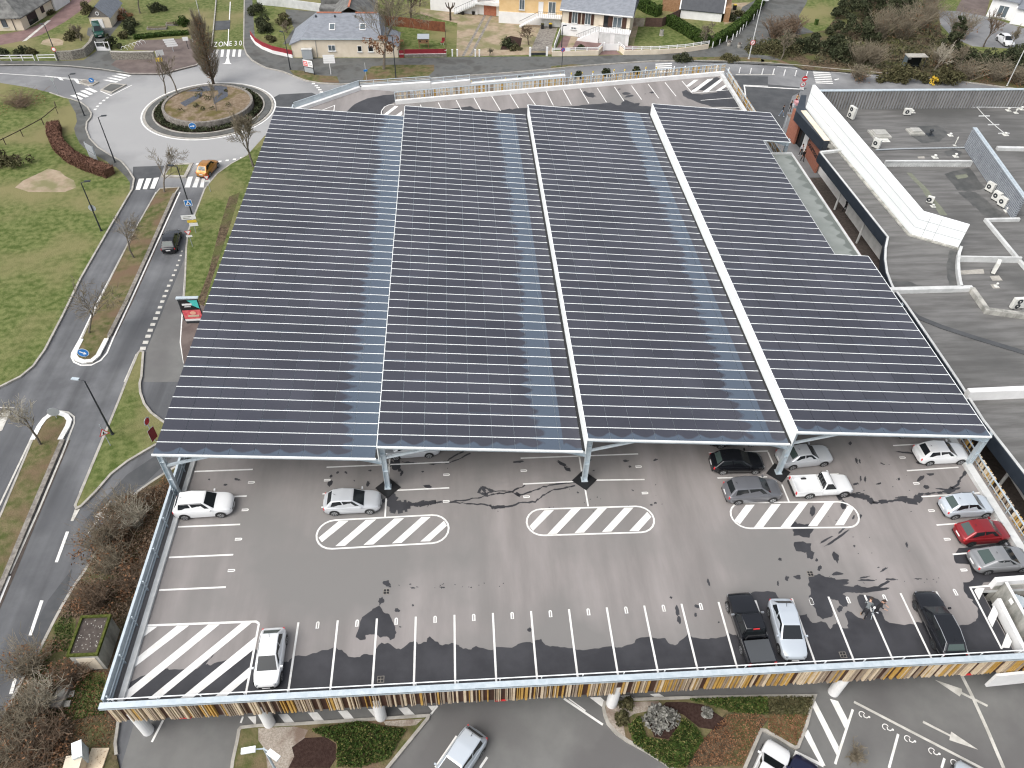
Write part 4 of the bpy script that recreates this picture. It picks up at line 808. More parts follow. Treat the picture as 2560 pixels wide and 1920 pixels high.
for bay in range(4):
    x0, x1 = XS[bay], XS[bay + 1] - (.22 if bay < 3 else 0)
    x0 += .05
    wid = math.hypot(x1 - x0, ZH - ZL); ang = math.atan2(ZH - ZL, x1 - x0)
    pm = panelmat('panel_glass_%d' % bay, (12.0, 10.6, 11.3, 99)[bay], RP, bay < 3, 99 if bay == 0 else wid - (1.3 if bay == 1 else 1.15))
    # local frame: X down the slope, Y away, origin at the high front corner
    rot = Matrix.Rotation(ang, 4, 'Y')
    def place(o):
        o.rotation_euler = (0, ang, 0)
        return o
    b = MB(); top = -.05
    def cell_ok(i, j): return not (bay == 3 and i >= 7 and 21 <= j <= 41)
    pw = wid / 9
    if bay < 3: b.box((wid / 2, (Y1 - Y0) / 2, -.075), (wid, Y1 - Y0, .05))
    else:
        u = 7 * pw; a0, a1 = 21 * RP, 42 * RP
        b.box((u / 2, (Y1 - Y0) / 2, -.075), (u, Y1 - Y0, .05)); b.box(((u + wid) / 2, a0 / 2, -.075), (wid - u, a0, .05)); b.box(((u + wid) / 2, (a1 + Y1 - Y0) / 2, -.075), (wid - u, Y1 - Y0 - a1, .05))
    roof = b.build('panel_roof', M['galv'], canopy); roof.location = (x0 - CO[0], Y0 - CO[1], ZH - CO[2]); place(roof)
    rest = MB()
    for j in range(NR):
        for i in range(9):
            if not cell_ok(i, j): continue
            q = MB() if j < 3 else rest
            u0, u1, v0, v1 = i * pw + .017, (i + 1) * pw - .017, j * RP + .03, (j + 1) * RP - .03
            q.prism([(u0, v0), (u1, v0), (u1, v1), (u0, v1)], -.045, 0)
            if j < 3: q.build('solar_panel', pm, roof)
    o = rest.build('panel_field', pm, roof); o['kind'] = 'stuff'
    b = MB()
    for j in range(1, NR + 1):
        w0 = 7 * pw if (bay == 3 and 22 <= j <= 41) else wid
        b.box((w0 / 2, j * RP, -.012), (w0, .055, .06))
    b.build('joint_strip', M['whitemetal'], roof)
    tr_ = [((wid / 2, -.05, -.05), (wid + .1, .1, .14)), ((wid / 2, Y1 - Y0 + .04, -.05), (wid, .08, .12))]
    if bay == 3:
        tr_ += [(((7 * pw + wid) / 2, 21 * RP - .0, -.06), (wid - 7 * pw, .1, .12)), ((wid + .03, 21 * RP / 2, -.06), (.06, 21 * RP, .12)), ((wid + .03, (42 * RP + Y1 - Y0) / 2, -.06), (.06, Y1 - Y0 - 42 * RP, .12)), ((7 * pw + .03, 31.5 * RP, -.14), (.06, 20.8 * RP, .2))]
    for q in tr_: b = MB(); b.box(*q); b.build('edge_trim', M['whitemetal'], roof)
    # front rafter with purlin ends, and two inner rafters
    b = MB()
    for v in (.35, 16, 31.5, 47, 52.8): rw = 7 * pw if bay == 3 and 20 < v < 44 else wid; b = MB(); b.box((rw / 2, v, -.1 - .235), (rw - .3, .16, .44)); b.box((rw / 2, v, -.565), (rw - .3, .26, .03)); b.build('rafter', M['galv'], roof)
    b = MB()
    for i in range(9): b.face([((i + .96) * pw - .08, .262, -.14), ((i + .96) * pw + .08, .262, -.14), ((i + .96) * pw, .262, -.34)])
    b.build('purlin_bracket', M['dark'], roof)
    # gutter along the low side
    if bay < 3:
        b = MB(); b.box((wid + .10, (Y1 - Y0) / 2, -.08), (.2, Y1 - Y0 - .1, .1)); b.build('gutter', M['black'], roof)
    # white fascia closing the step up to the next roof
    if bay > 0:
        b = MB(CO); b.box((XS[bay] + .02, (Y0 + Y1) / 2, (ZL - .35 + ZH) / 2 - .03), (.05, Y1 - Y0, ZH - ZL + .33))
        if bay > 1: b.box((XS[bay] + .02, (Y0 + Y1) / 2, ZH - .0), (.12, Y1 - Y0, .05))
        n = int((Y1 - Y0) / .33)
        
        for k in range(n if bay > 1 else 0): b.box((XS[bay] + .005, Y0 + .2 + k * .33, ZH - .03), (.1, .12, .12))
        b.build('fascia', M['whitemetal'], canopy)
for i, x in enumerate(PX):
    for y in PY:
        if i == 4 and y == 46.5: continue
        zt = (ZH if i < 4 else ZL) - .35
        b = MB(CO); dx = .17
        b.box((x - dx, y, (D + zt) / 2), (.03, .34, zt - D)); b.box((x + dx, y, (D + zt) / 2), (.03, .34, zt - D)); b.box((x, y, (D + zt) / 2), (2 * dx - .03, .03, zt - D))
        b.box((x, y, D + .08), (.5, .5, .04))
        for z in (D + .4 * (zt - D), D + .78 * (zt - D)): b.box((x, y, z), (2 * dx, .34, .025))
        b.build('post', M['galv'], canopy)
        if i < 4:
            b = MB(CO); b.bar((x + .18, y - .05, zt - 1.55), (x + 3.9, y - .05, ZH - .6 - 3.9 * (ZH - ZL) / 15), .14, .18); b.build('brace', M['galv'], canopy)
        if i > 0:
            b = MB(CO); sl = (ZH - ZL) / 15
            b.face([(x - .2, y - .08, ZL - .55), (x - 2.6, y - .08, ZL - .55 + 2.6 * sl), (x - 1.2, y - .08, ZL - .78), (x - .2, y - .08, ZL - 1.15)]); b.face([(x - .2, y - .25, ZL - 1.15), (x - 1.2, y - .25, ZL - .78), (x - 1.2, y + .1, ZL - .78), (x - .2, y + .1, ZL - 1.15)]); b.face([(x - 1.2, y - .25, ZL - .78), (x - 2.6, y - .25, ZL - .57 + 2.6 * sl), (x - 2.6, y + .1, ZL - .57 + 2.6 * sl), (x - 1.2, y + .1, ZL - .78)])
            b.build('haunch', M['galv'], canopy)
# flat membrane roof showing through the cut-out
hall = thing('walkway_roof', 'flat grey membrane roof with wet stains showing through the canopy cut-out', 'walkway roof', (48.5, 49, D))
ho = (48.5, 49, D)
b = MB(ho); b.box((47.6, 49.3, 5.85), (5.6, 23.6, .25)); b.build('roof_sheet', M['membrane'], hall)
b = MB(ho); b.box((50.5, 49.3, 6.02), (.22, 23.6, .12)); b.box((47.6, 61.1, 6.05), (5.9, .25, .18)); b.build('edge_trim', M['concrete'], hall)
b = MB(ho); b.box((50.68, 49.3, 5.85), (.1, 23.6, .3)); b.build('red_flashing', M['redtar'], hall)
b = MB(ho)
rnd = random.Random(3)
pts = [(50.38, 38)]
y = 38.
while y < 60.5:
    pts.append((50.38 - abs(math.sin(y * 1.9)) * rnd.uniform(.3, 1.0) - .15, y)); y += .3
pts.append((50.38, 60.5)); b.sheet(pts, 5.98); b.build('wet_stain', mat('wet_membrane', (.13, .145, .13), rough=.35), hall)
b = MB(ho)
for y in (39, 46, 53, 60): b.box((50.2, y, 4.65), (.2, .2, 2.1)); b.box((45.2, y, 4.65), (.2, .2, 2.1))
b.build('support', M['galv'], hall)
# ---------------------------------------------------------------- the store on the right
SR = 4.6
store = thing('supermarket', 'large flat roofed shop with dark bitumen roofs and white screen wall beside the canopy', 'supermarket', (75, 40, 0))
so = (75, 40, 0)
def smb(): return MB(so)
fl = [A(3, 0, 680, 1302, SR), A(3, 0, 440, 1330, SR), A(3, 1, 1020, 405, SR), A(3, 1, 1000, 500, SR), A(3, 1, 996, 600, SR), A(3, 1, 1012, 710, SR), A(3, 1, 1045, 800, SR)]
edge = xy(fl) + xy([A(3, 1, 1058, 830, SR), A(3, 1, 1175, 985, SR), A(3, 1, 1400, 1315, SR), A(3, 1, 1618, 1640, SR), A(3, 2, 1838, 330, SR)]) + [(53.0, 13), (53.2, -14)]
b = smb(); b.prism([(57.5, 75.75), (57.3, 66.2)] + edge + [(118, -14), (118, 75.9)], SR - .5, SR, 0, 1); b.build('roof', [M['bitumen'], M['oldconc']], store)
b = smb(); b.prism([(57.7, 75.7), (57.9, 60), (58.6, 46), (56.6, 30), (56, 14), (56, -13.8), (117.8, -13.8), (117.8, 75.7)], 0, SR - .5); b.build('wall', M['white'], store)
# dark pit and pavement of the passage under the canopy edge
layer('passage_floor', [(51.2, -14), (58.5, -14), (58.5, 66), (52.5, 66)], M['gutter'], -.006)
b = smb()
for p, q in zip(edge[1:], edge[2:]): b.wall(p, q, .16, SR - .95, SR + .22)
b.build('fascia', M['navy'], store)
b = smb(); b.strip([(p[0] + .12, p[1]) for p in edge[1:]], .22, SR + .26, SR + .2); b.build('rim_cap', M['concrete'], store)
b = smb()
for (p, q) in (((55.35, 62.5), (57.9, 62.5)), ((57.9, 62.5), (58.3, 46.5))): pass
for y0, y1 in ((57.2, 45.6), (44.9, 36.0)):
    b.wall((57.55, y0), (57.75, y1), .1, .25, 3.1)
b.build('shopfront_panel', M['concrete'], store)
for c, r, x, y in ((3, 1, 575, 150), (3, 1, 765, 440), (3, 2, 1975, 905), (3, 2, 2170, 830)):
    p = A(c, r, x, y, 0); b = smb(); b.lathe((p.x, p.y, -.02), [(.13, 0), (.13, SR - .5)], 12); b.build('column', M['concrete'], store)
# entrance block: brick piers, glazing, dark hood
e0, e1 = A(3, 0, 250, 960, 5), A(3, 0, 490, 1222, 5)
b = smb(); b.prism([(55.9, 74.6), (56.55, 66.0), (57.35, 66.15), (57.5, 75.6), (59, 79.3), (58.2, 79.3)], 3.7, 5.0); b.build('entrance_hood', M['navy'], store)
b = smb(); b.strip([(57.0, 66.1), (56.9, 74.5)], .75, 5.06, 4.99); b.build('hood_top', M['creamr'], store)
pb0, pb1 = A(3, 0, 318, 1335, 0), A(3, 0, 408, 1495, 0)
bw = pb1 - pb0; bwn = Vector((-bw.y, bw.x, 0)).normalized()
b = smb(); b.wall(pb0, pb1, .25, 0, 4.05); b.build('brick_wall', M['brick'], store)
pp = A(3, 0, 225, 1245, 0); b = smb(); b.wall(pp, pp + Vector((-.2, 2.6, 0)), .3, 0, 3.9); b.build('brick_pier', M['brick'], store)
b = smb(); b.wall(pp + Vector((.3, .2, 0)), pb0 + Vector((.25, .1, 0)), .08, 0, 3.8); b.build('glazing', M['glass'], store)
# lettering on the brick wall, reading down the facade
bx = bw.normalized(); ny = -bwn if bwn.x > 0 else bwn
fm = Matrix((bx, Vector((0, 0, 1)), ny)).transposed().to_4x4()
for s, zz, t in (('Duo', 3.05, .30), ('Gourmand', 1.9, .5)):
    c = pb0 + bw * t + ny * .14 + Vector((0, 0, zz)) - Vector(so)
    text_obj('sign_lettering', s, 1.15, M['cloth_black'], store, Matrix.Translation(c) @ fm, .03)
# white screen wall with panel joints
sA, sB, sC = Vector((57.62, 75.63, 0)), Vector((58.82, 45.84, 0)), Vector((62.7, 43.25, 0))
b = smb()
for p, q, za, zb in ((sA, sB, 8.0, 7.38), (sB, sC, 7.38, 7.3)):
    d = (q - p).normalized(); n = Vector((-d.y, d.x, 0)); n = n if n.x > 0 else -n
    P = [p, q, q + n * .35, p + n * .35]
    b.face([(P[0].x, P[0].y, SR), (P[1].x, P[1].y, SR), (P[1].x, P[1].y, zb), (P[0].x, P[0].y, za)]); b.face([(P[2].x, P[2].y, SR), (P[3].x, P[3].y, SR), (P[3].x, P[3].y, za), (P[2].x, P[2].y, zb)])
    b.face([(P[0].x, P[0].y, za), (P[1].x, P[1].y, zb), (P[2].x, P[2].y, zb), (P[3].x, P[3].y, za)]); b.face([(P[1].x, P[1].y, SR), (P[2].x, P[2].y, SR), (P[2].x, P[2].y, zb), (P[1].x, P[1].y, zb)]); b.face([(P[3].x, P[3].y, SR), (P[0].x, P[0].y, SR), (P[0].x, P[0].y, za), (P[3].x, P[3].y, za)])
b.build('screen_wall', M['whitemetal'], store)
b = smb()
for f in (.36, .70):
    b.bar((sA.x - .012, sA.y, SR + f * 3.4), (sB.x - .012, sB.y, SR + f * 2.78), .012, .035); b.bar((sB.x - .02, sB.y - .02, SR + f * 2.78), (sC.x - .01, sC.y - .015, SR + f * 2.7), .012, .035)
for f in (.22, .45): 
    p = sB.lerp(sC, f); b.bar((p.x - .01, p.y - .015, SR), (p.x - .01, p.y - .015, 7.3), .03, .012)
b.build('panel_joint', M['signgrey'], store)
b = smb(); b.strip([sA + Vector((-.25, 0, 0)), sB + Vector((-.3, -.1, 0)), sC + Vector((0, -.3, 0))], .28, SR + .14, SR - .02); b.build('parapet_foot', M['oldconc'], store)
b = smb(); b.strip([(55.3, 63.6), (58.4, 64.1)], .3, SR + .3, SR - .1); b.build('parapet', M['concrete'], store)
# ribbed cladding screens
b = smb(); x = 58.2
while x < 118:
    b.box((x, 75.78, SR + 1.2), (.2, .16, 2.5), 0); b.box((x + .2, 75.85, SR + 1.2), (.2, .04, 2.5), 1); x += .4
b.build('ribbed_screen', [M['corr'], M['stone']], store)  # darker second colour paints shade into the grooves between ribs
b = smb(); b.box((71, 75.9, SR + 2.5), (26, .5, .1)); b.box((100, 75.9, SR + 2.5), (34, .45, .09)); b.build('screen_cap', M['galv'], store)
c0, c1 = Vector((74.3, 64.7, 0)), Vector((71.5, 48.3, 0)); cn = Vector((-1, 0.17, 0)).normalized()
b = smb(); z = SR + .05
while z < 7.2:
    b.bar((c0.x, c0.y, z + .06), (c1.x, c1.y, z + .06), .26, .12, 0); b.bar((c0.x + .06, c0.y, z + .17), (c1.x + .06, c1.y, z + .17), .06, .1, 1); z += .22
b.build('ribbed_screen', [M['bluecorr'], mat('groove_shade', (.10, .105, .115), rough=.7)], store)  # dark groove colour stands in for shade between the ribs
b = smb(); b.bar((c0.x + .1, c0.y, 7.26), (c1.x + .1, c1.y, 7.26), .5, .06); b.build('screen_cap', M['galv'], store)
b = smb(); w0, w1 = A(3, 0, 1000, 1440, SR), A(3, 0, 1740, 1440, SR)
x = 0; wl = (w1 - w0).length; wd = (w1 - w0).normalized()
while x < wl: p = w0 + wd * x; b.box((p.x, p.y, SR + .33), (.16, .08, .68)); b.box((p.x + .15, p.y + .04, SR + .33), (.14, .06, .66)); x += .3
b.build('low_upstand', M['concrete'], store)
b = smb(); b.wall(w0 + Vector((0, .06, 0)), w1 + Vector((0, .06, 0)), .3, SR + .69, SR + .76); b.build('upstand_cap', M['concrete'], store)
# low parapets on the roof
def parapet(name, pts, w, h, m, z=SR):
    b = smb(); b.strip(pts, w, z + h, z - .05); b.build(name, m, store)
S31 = lambda pts: L(3, 1, pts, SR + .4)
parapet('curved_parapet', S31([(1672, 470), (1652, 530), (1645, 600), (1648, 680), (1660, 760), (1675, 815)]), .28, .45, M['concrete'])
parapet('parapet', S31([(1060, 840), (1770, 822)]), .5, .45, M['concrete'])
parapet('parapet', S31([(1765, 830), (1895, 1015), (2212, 1058), (2700, 1120)]), .45, .5, M['oldconc'])
parapet('parapet', S31([(1660, 572), (2185, 580)]), .2, .95, M['concrete'], SR - .3)
parapet('parapet', S31([(2180, 222), (1890, 228), (2190, 590), (2300, 720)]), .3, .35, M['concrete'])
parapet('parapet', S31([(1985, -390), (2212, -385), (2800, -370)]), .5, .4, M['concrete'])
b = smb(); b.strip(L(3, 1, [(1190, 1005), (1290, 1085), (1500, 1170), (1800, 1268), (2100, 1358), (2500, 1480)], SR), .55, SR + .1, SR - .02); b.build('roof_gutter', M['patch'], store)
b = smb(); p0, p1 = A(3, 2, 1690, 128, SR), A(3, 2, 2800, 80, SR); b.wall(p0, p1, .5, SR - .1, SR + 1.0); b.build('white_beam', M['white'], store)
# stains and patches on the roofs
b = smb()
for q in (L(3, 1, [(1570, 500), (1640, 520), (1630, 640), (1645, 800), (1570, 810), (1540, 700), (1560, 580)], SR), L(3, 1, [(1050, 770), (1200, 770), (1340, 815), (1080, 820)], SR), L(3, 0, [(1520, 1500), (1735, 1445), (1880, 1620), (1760, 1659), (1640, 1640)], SR), L(3, 0, [(1510, 1310), (1600, 1290), (1680, 1310), (1660, 1350), (1560, 1350)], SR), L(3, 1, [(1640, 0), (1790, 0), (2060, 200), (1900, 230), (1780, 120)], SR), L(3, 1, [(930, 0), (980, 60), (1220, 350), (1200, 360), (1000, 130)], SR), L(3, 0, [(1200, 1140), (1300, 1090), (1460, 1080), (1560, 1150), (1480, 1220), (1330, 1240)], SR)):
    b = smb(); b.sheet(smooth_noise(q, .15, 3), SR + .003 + .0004 * len(q)); b.build('roof_stain', M['stain'] if 0 else mat('roof_damp', (.062, .064, .062), (.10, .10, .096), .8, .6, detail=8), store)
b = smb()
for q in (L(3, 1, [(1660, 680), (1860, 665), (1870, 705), (1660, 715)], SR), L(3, 1, [(1915, 728), (1995, 722), (2028, 765), (1940, 768)], SR), L(3, 1, [(1920, 800), (1975, 795), (2008, 832), (1945, 835)], SR), L(3, 0, [(1290, 1355), (1350, 1350), (1355, 1370), (1300, 1370)], SR), L(3, 1, [(2040, 160), (2070, 150), (2085, 180), (2050, 185)], SR)):
    b = smb(); b.sheet(q, SR + .012); b.build('roof_slab', M['kerb'], store)
b = smb()
for q in (L(3, 0, [(1200, 1495), (1245, 1495), (1400, 1659), (1350, 1659)], SR), L(3, 1, [(1340, 0), (1400, 0), (1550, 200), (1490, 200)], SR), L(3, 0, [(1620, 1520), (1720, 1500), (1730, 1530), (1640, 1550)], SR)): b = smb(); b.sheet(smooth_noise(q, .1, 6), SR + .009); b.build('moss_streak', mat('pale_moss', (.15, .16, .12), (.19, .20, .15), 2, .9), store)
b = smb(); b.tube(L(3, 0, [(930, 1295), (1160, 1285), (1540, 1278), (1700, 1275)], SR + .15), .09, 6); b.build('roof_pipe', M['signgrey'], store)
b = smb(); lp = L(3, 0, [(1805, 925), (1870, 1000), (1950, 1075), (2040, 1150)], SR + .1); b.tube(lp, .05, 5); b.tube(L(3, 0, [(1805, 925), (2212, 930)], SR + .9), .04, 5)
for p in lp: b.box((p.x, p.y, SR + .06), (1.5, .16, .1))
b.build('cable_run', M['concrete'], store)
# units standing on the roof
def ac(c, r, x, y, label, rz, h=.75, fans=1, w=.95, z=SR):
    p = A(c, r, x, y, z)
    t = thing('air_conditioner', label, 'air conditioner', (p.x, p.y, z), rz, 'air conditioners on the shop roof')
    b = MB(); b.box((0, 0, .12 + h / 2), (w, .36, h)); b.build('casing', M['acwhite'], t)
    b = MB(); b.box((-w * .32, 0, .06), (.08, .45, .12)); b.box((w * .32, 0, .06), (.08, .45, .12)); b.build('foot', M['dark'], t)
    for k in range(fans):
        zc = .12 + h * (k + .5) / fans; b = MB(); n = 18
        b.face([(-.12 + .27 * math.cos(2 * math.pi * i / n), -.186, zc + .27 * math.sin(2 * math.pi * i / n)) for i in range(n)]); f = b.build('fan_grille', M['dark'], t)
        b = MB(); b.face([(-.12 + .08 * math.cos(2 * math.pi * i / n), -.192, zc + .08 * math.sin(2 * math.pi * i / n)) for i in range(n)]); b.build('fan_hub', M['acwhite'], f)
ac(3, 0, 710, 1025, 'tall double fan air conditioner right behind the white screen wall', -1.25, 1.5, 2, 1.1)
ac(3, 0, 1195, 995, 'beige air conditioner standing near the foot of the ribbed back screen', -.1, .8)
ac(3, 0, 925, 1280, 'beige air conditioner between the white screen and the skylights', -.9, 1.1)
ac(3, 0, 1905, 1655, 'upper beige unit of the row of three below the blue grey ribbed screen', -1.2, 1.0)
ac(3, 1, 1960, 75, 'middle beige unit of the row of three below the blue grey ribbed screen', -1.2, 1.0)
ac(3, 1, 2010, 125, 'lower beige unit of the row of three below the blue grey ribbed screen', -1.2, 1.0)
ac(3, 1, 1390, 95, 'small lone beige unit in the middle of the roof behind the folded white screen', -.6, .7, 1, .7)
ac(3, 1, 1945, 695, 'grey beige air conditioner on a white slab in the dark roof well', .9, 1.2)
ac(3, 1, 2140, 1005, 'white air conditioner with big dark grille beside the angled parapet', .05, 1.1, 2, 1.3)
for c, r, x, y, s, lb in ((3, 0, 960, 1165, 1.9, 'larger skylight dome on the roof behind the white screen'), (3, 0, 1270, 1145, 1.5, 'smaller skylight dome on the roof next to the sooty vent')):
    p = A(c, r, x, y, SR); t = thing('skylight', lb, 'skylight', (p.x, p.y, SR), 0, 'skylights on the shop roof')
    b = MB(); b.box((0, 0, .1), (s * 1.25, s * 1.1, .2)); b.build('upstand', M['domemat'], t)
    b = MB(); b.prism([(-s * .5, -s * .42), (s * .5, -s * .42), (s * .5, s * .42), (-s * .5, s * .42)], .2, .3); b.prism([(-s * .42, -s * .35), (s * .42, -s * .35), (s * .42, s * .35), (-s * .42, s * .35)], .3, .42); b.build('dome', M['domemat'], t)
for i, (c, r, x, y, h, rr, lb) in enumerate([(3, 0, 1400, 1165, .8, .25, 'sooty dark mushroom vent beside the smaller skylight'), (3, 0, 1575, 1170, .35, .18, 'short white vent between the sooty vent and the ribbed screen'), (3, 0, 1612, 1258, 1.2, .1, 'tall thin white vent pipe near the end of the ribbed screen'), (3, 0, 1248, 970, .35, .18, 'small white vent next to the unit at the foot of the back screen'), (3, 0, 1620, 1352, .45, .18, 'white mushroom vent standing in the dark roof puddle'), (3, 0, 1442, 1360, .4, .2, 'white vent on a pale slab at the low upstand'),
        (3, 0, 2050, 1165, .35, .2, 'white vent at the end of the cable run'), (3, 0, 2075, 955, .45, .18, 'leftmost white vent of the cluster under the back screen'), (3, 0, 2140, 975, .6, .16, 'tallest white vent of the cluster under the back screen'), (3, 0, 2190, 945, .45, .18, 'rightmost white vent of the cluster under the back screen'), (3, 1, 1972, 815, .45, .12, 'grey capped vent on a white slab in the roof well'), (3, 0, 1010, 1212, .12, .3, 'flat white vent cover just below the larger skylight'), (3, 1, 1425, 125, .3, .15, 'white vent beside the small lone roof unit'), (3, 1, 2060, 165, .5, .16, 'white bent vent next to the row of three units')]):
    p = A(c, r, x, y, SR); t = thing('roof_vent', lb, 'roof vent', (p.x, p.y, SR), 0, 'vents on the shop roof')
    b = MB(); b.box((0, 0, .02), (rr * 3.4, rr * 3.4, .04)); b.lathe((0, 0, .04), [(rr * .55, 0), (rr * .55, h * .7)], 10); b.build('pipe', M['dark'] if i == 0 else M['acwhite'], t)
    b = MB(); b.lathe((0, 0, h * .7), [(rr, 0), (rr * .9, h * .16), (rr * .3, h * .3)], 12); b.build('cowl', M['dark'] if i == 0 else M['acwhite'], t)

# ---------------------------------------------------------------- houses
def frame_of(pl, pr):
    d = (pr - pl); d.z = 0; w = d.length
    return w, math.atan2(d.y, d.x)
def window(t, x, z, w, h, y=0, frame='white', glass='skyglass', sh=None, mull=1, door=False):
    b = MB(); f = .07
    for q in ((x, z + h / 2 - f / 2, w, f), (x, z - h / 2 + f / 2, w, f), (x - w / 2 + f / 2, z, f, h - 2 * f), (x + w / 2 - f / 2, z, f, h - 2 * f)): b.box((q[0], y - .02, q[1]), (q[2], .09, q[3]))
    for k in range(mull): b.box((x + w * ((k + 1) / (mull + 1) - .5), y - .025, z), (.06, .07, h - 2 * f))
    o = b.build('door' if door else 'window', M[frame], t)
    b = MB(); b.box((x, y + .0, z), (w - f, .03, h - f)); b.build('pane', M[glass], o)
    if not door:
        b = MB(); b.box((x, y - .09, z - h / 2 - .04), (w + .2, .18, .07)); b.build('sill', M['concrete'], o)
    if sh:
        for s in (-1, 1):
            b = MB(); b.box((x + s * (w / 2 + w * .28), y - .045, z), (w * .5, .05, h)); b.build('shutter', M[sh], t)
    return o
def roof_hip(b, x0, x1, y0, y1, ze, zr, ov=.3, hip=0.0, hipr=None):
    hipr = hip if hipr is None else hipr
    ym = (y0 + y1) / 2; k = (zr - ze) / (ym - y0) * ov
    a, c, d, e = (x0 - ov, y0 - ov, ze - k), (x1 + ov, y0 - ov, ze - k), (x1 + ov, y1 + ov, ze - k), (x0 - ov, y1 + ov, ze - k)
    r0, r1 = (x0 - ov + hip, ym, zr), (x1 + ov - hipr, ym, zr)
    b.face([a, c, r1, r0]); b.face([d, e, r0, r1])
    if hipr > 0: b.face([c, d, r1])
    if hip > 0: b.face([e, a, r0])
    dn = lambda p: (p[0], p[1], p[2] - .14)
    for p, q in ((a, c), (c, d), (d, e), (e, a)): b.face([dn(p), dn(q), q, p])
    b.face([dn(e), dn(d), dn(c), dn(a)])
def gable_wall(b, x0, x1, y0, y1, ze, zr, m=0):
    b.prism([(x0, y0), (x1, y0), (x1, y1), (x0, y1)], 0, ze, m)
    ym = (y0 + y1) / 2
    b.face([(x0, y1, ze), (x0, y0, ze), (x0, ym, zr - .1)], m); b.face([(x1, y0, ze), (x1, y1, ze), (x1, ym, zr - .1)], m)

# cream house opposite the ramp
pl, pr = A(1, 0, 430, 497, LAND), A(1, 0, 1090, 497, LAND); w, rz = frame_of(pl, pr)
h = thing('house', 'long cream house with hipped slate roof, red ridge tiles and small street windows', 'house', pl, rz)
b = MB(); b.prism([(0, 0), (w, 0), (w, 8), (0, 8)], 0, 3.1); b.build('wall', M['creamr'], h)
b = MB(); roof_hip(b, 0, w, 0, 8, 3.1, 5.5, .25, 2.2, .6); rf = b.build('roof', M['slate'], h)
b = MB(); b.bar((2.1, 4, 5.53), (6.0, 4, 5.53), .3, .12); b.bar((8.2, 4, 5.53), (w - .6, 4, 5.53), .3, .12); b.build('ridge_tile', M['ridge'], rf)
for x in (4.6, 9.4):
    t_ = .42; zz = 3.1 + 2.4 * t_; yy = 4 * t_; sl = math.atan2(2.4, 4)
    Mx = Matrix.Rotation(sl, 3, 'X'); b = MB(); b.box((x, yy, zz + .05), (.95, 1.25, .1), M=Mx); o = b.build('roof_window', M['white'], rf)
    b = MB(); b.box((x, yy - .03, zz + .1), (.75, 1.0, .06), M=Mx); b.build('pane', M['skyglass'], o)
for x in (2.0, 5.0, 8.2):
    b = MB(); b.lathe((x, 3.3, 4.95), [(.12, 0), (.12, .4)], 8); b.build('roof_vent', M['dark'], rf)
window(h, 4.35, 1.5, 1.15, .95); window(h, 8.75, 1.4, .7, .95, glass='glass', mull=0); window(h, 10.5, 1.4, .85, .95, glass='glass', mull=0)
b = MB(); b.tube([(1.9, -.06, 0), (1.9, -.06, 3.0)], .05, 6); b.build('downpipe', M['oldconc'], h)
b = MB(); b.bar((-.25, -.3, 2.95), (w + .25, -.3, 2.95), .12, .1); b.build('gutter', M['galv'], h)
b = MB(); b.face([(-2.0, 0, 0), (0, 0, 0), (0, 0, 3.0), (-2.0, 0, 2.2)]); b.face([(-2.0, 6, 0), (-2.0, 0, 0), (-2.0, 0, 2.2), (-2.0, 6, 2.2)]); b.build('side_wall', M['creamr'], h)
b = MB(); b.face([(-2.3, -.2, 2.05), (0, -.2, 3.0), (1.6, 5.6, 4.9), (-2.3, 7, 2.05)]); b.face([(-2.3, -.2, 1.93), (-2.3, -.2, 2.05), (0, -.2, 3.0), (0, -.2, 2.88)]); b.build('side_roof', M['slate'], h)
b = MB(); b.face([(w, 0, 0), (w + 2.6, 0, 0), (w + 2.6, 0, 1.75), (w, 0, 2.9)]); b.face([(w + 2.6, 0, 0), (w + 2.6, 6, 0), (w + 2.6, 6, 1.75), (w + 2.6, 0, 1.75)]); b.build('side_wall', M['creamr'], h)
b = MB(); b.face([(w - .1, -.2, 3.0), (w + 2.8, -.2, 1.7), (w + 2.8, 6.2, 1.7), (w - 1.2, 5.6, 3.5)]); b.build('side_roof', M['slate'], h)
b = MB(); b.prism([(4.2, 8), (10.2, 8), (10.2, 20), (4.2, 20)], 0, 4); b.build('rear_wall', M['creamr'], h)
b = MB()
for s in (-1, 1): b.face([(7.2, 4.0, 6.3), (7.2, 20.3, 6.3), (7.2 + s * 3.3, 20.3, 3.8), (7.2 + s * 3.3, 6.5, 3.8)] if s < 0 else [(7.2, 4.0, 6.3), (7.2 + 3.3, 6.5, 3.8), (7.2 + 3.3, 20.3, 3.8), (7.2, 20.3, 6.3)])
o = b.build('rear_roof', M['oldslate'], h)
b = MB(); b.bar((7.2, 4.2, 6.33), (7.2, 20, 6.33), .3, .12); b.build('ridge_tile', M['ridge'], o)
b = MB()
for k in range(3): b.box((3.0, 9.5 + 2.6 * k, 2.6 + .5 * k), (3.4, 2.2, 1.4)); 
b.build('dormer', M['oldslate'], h)
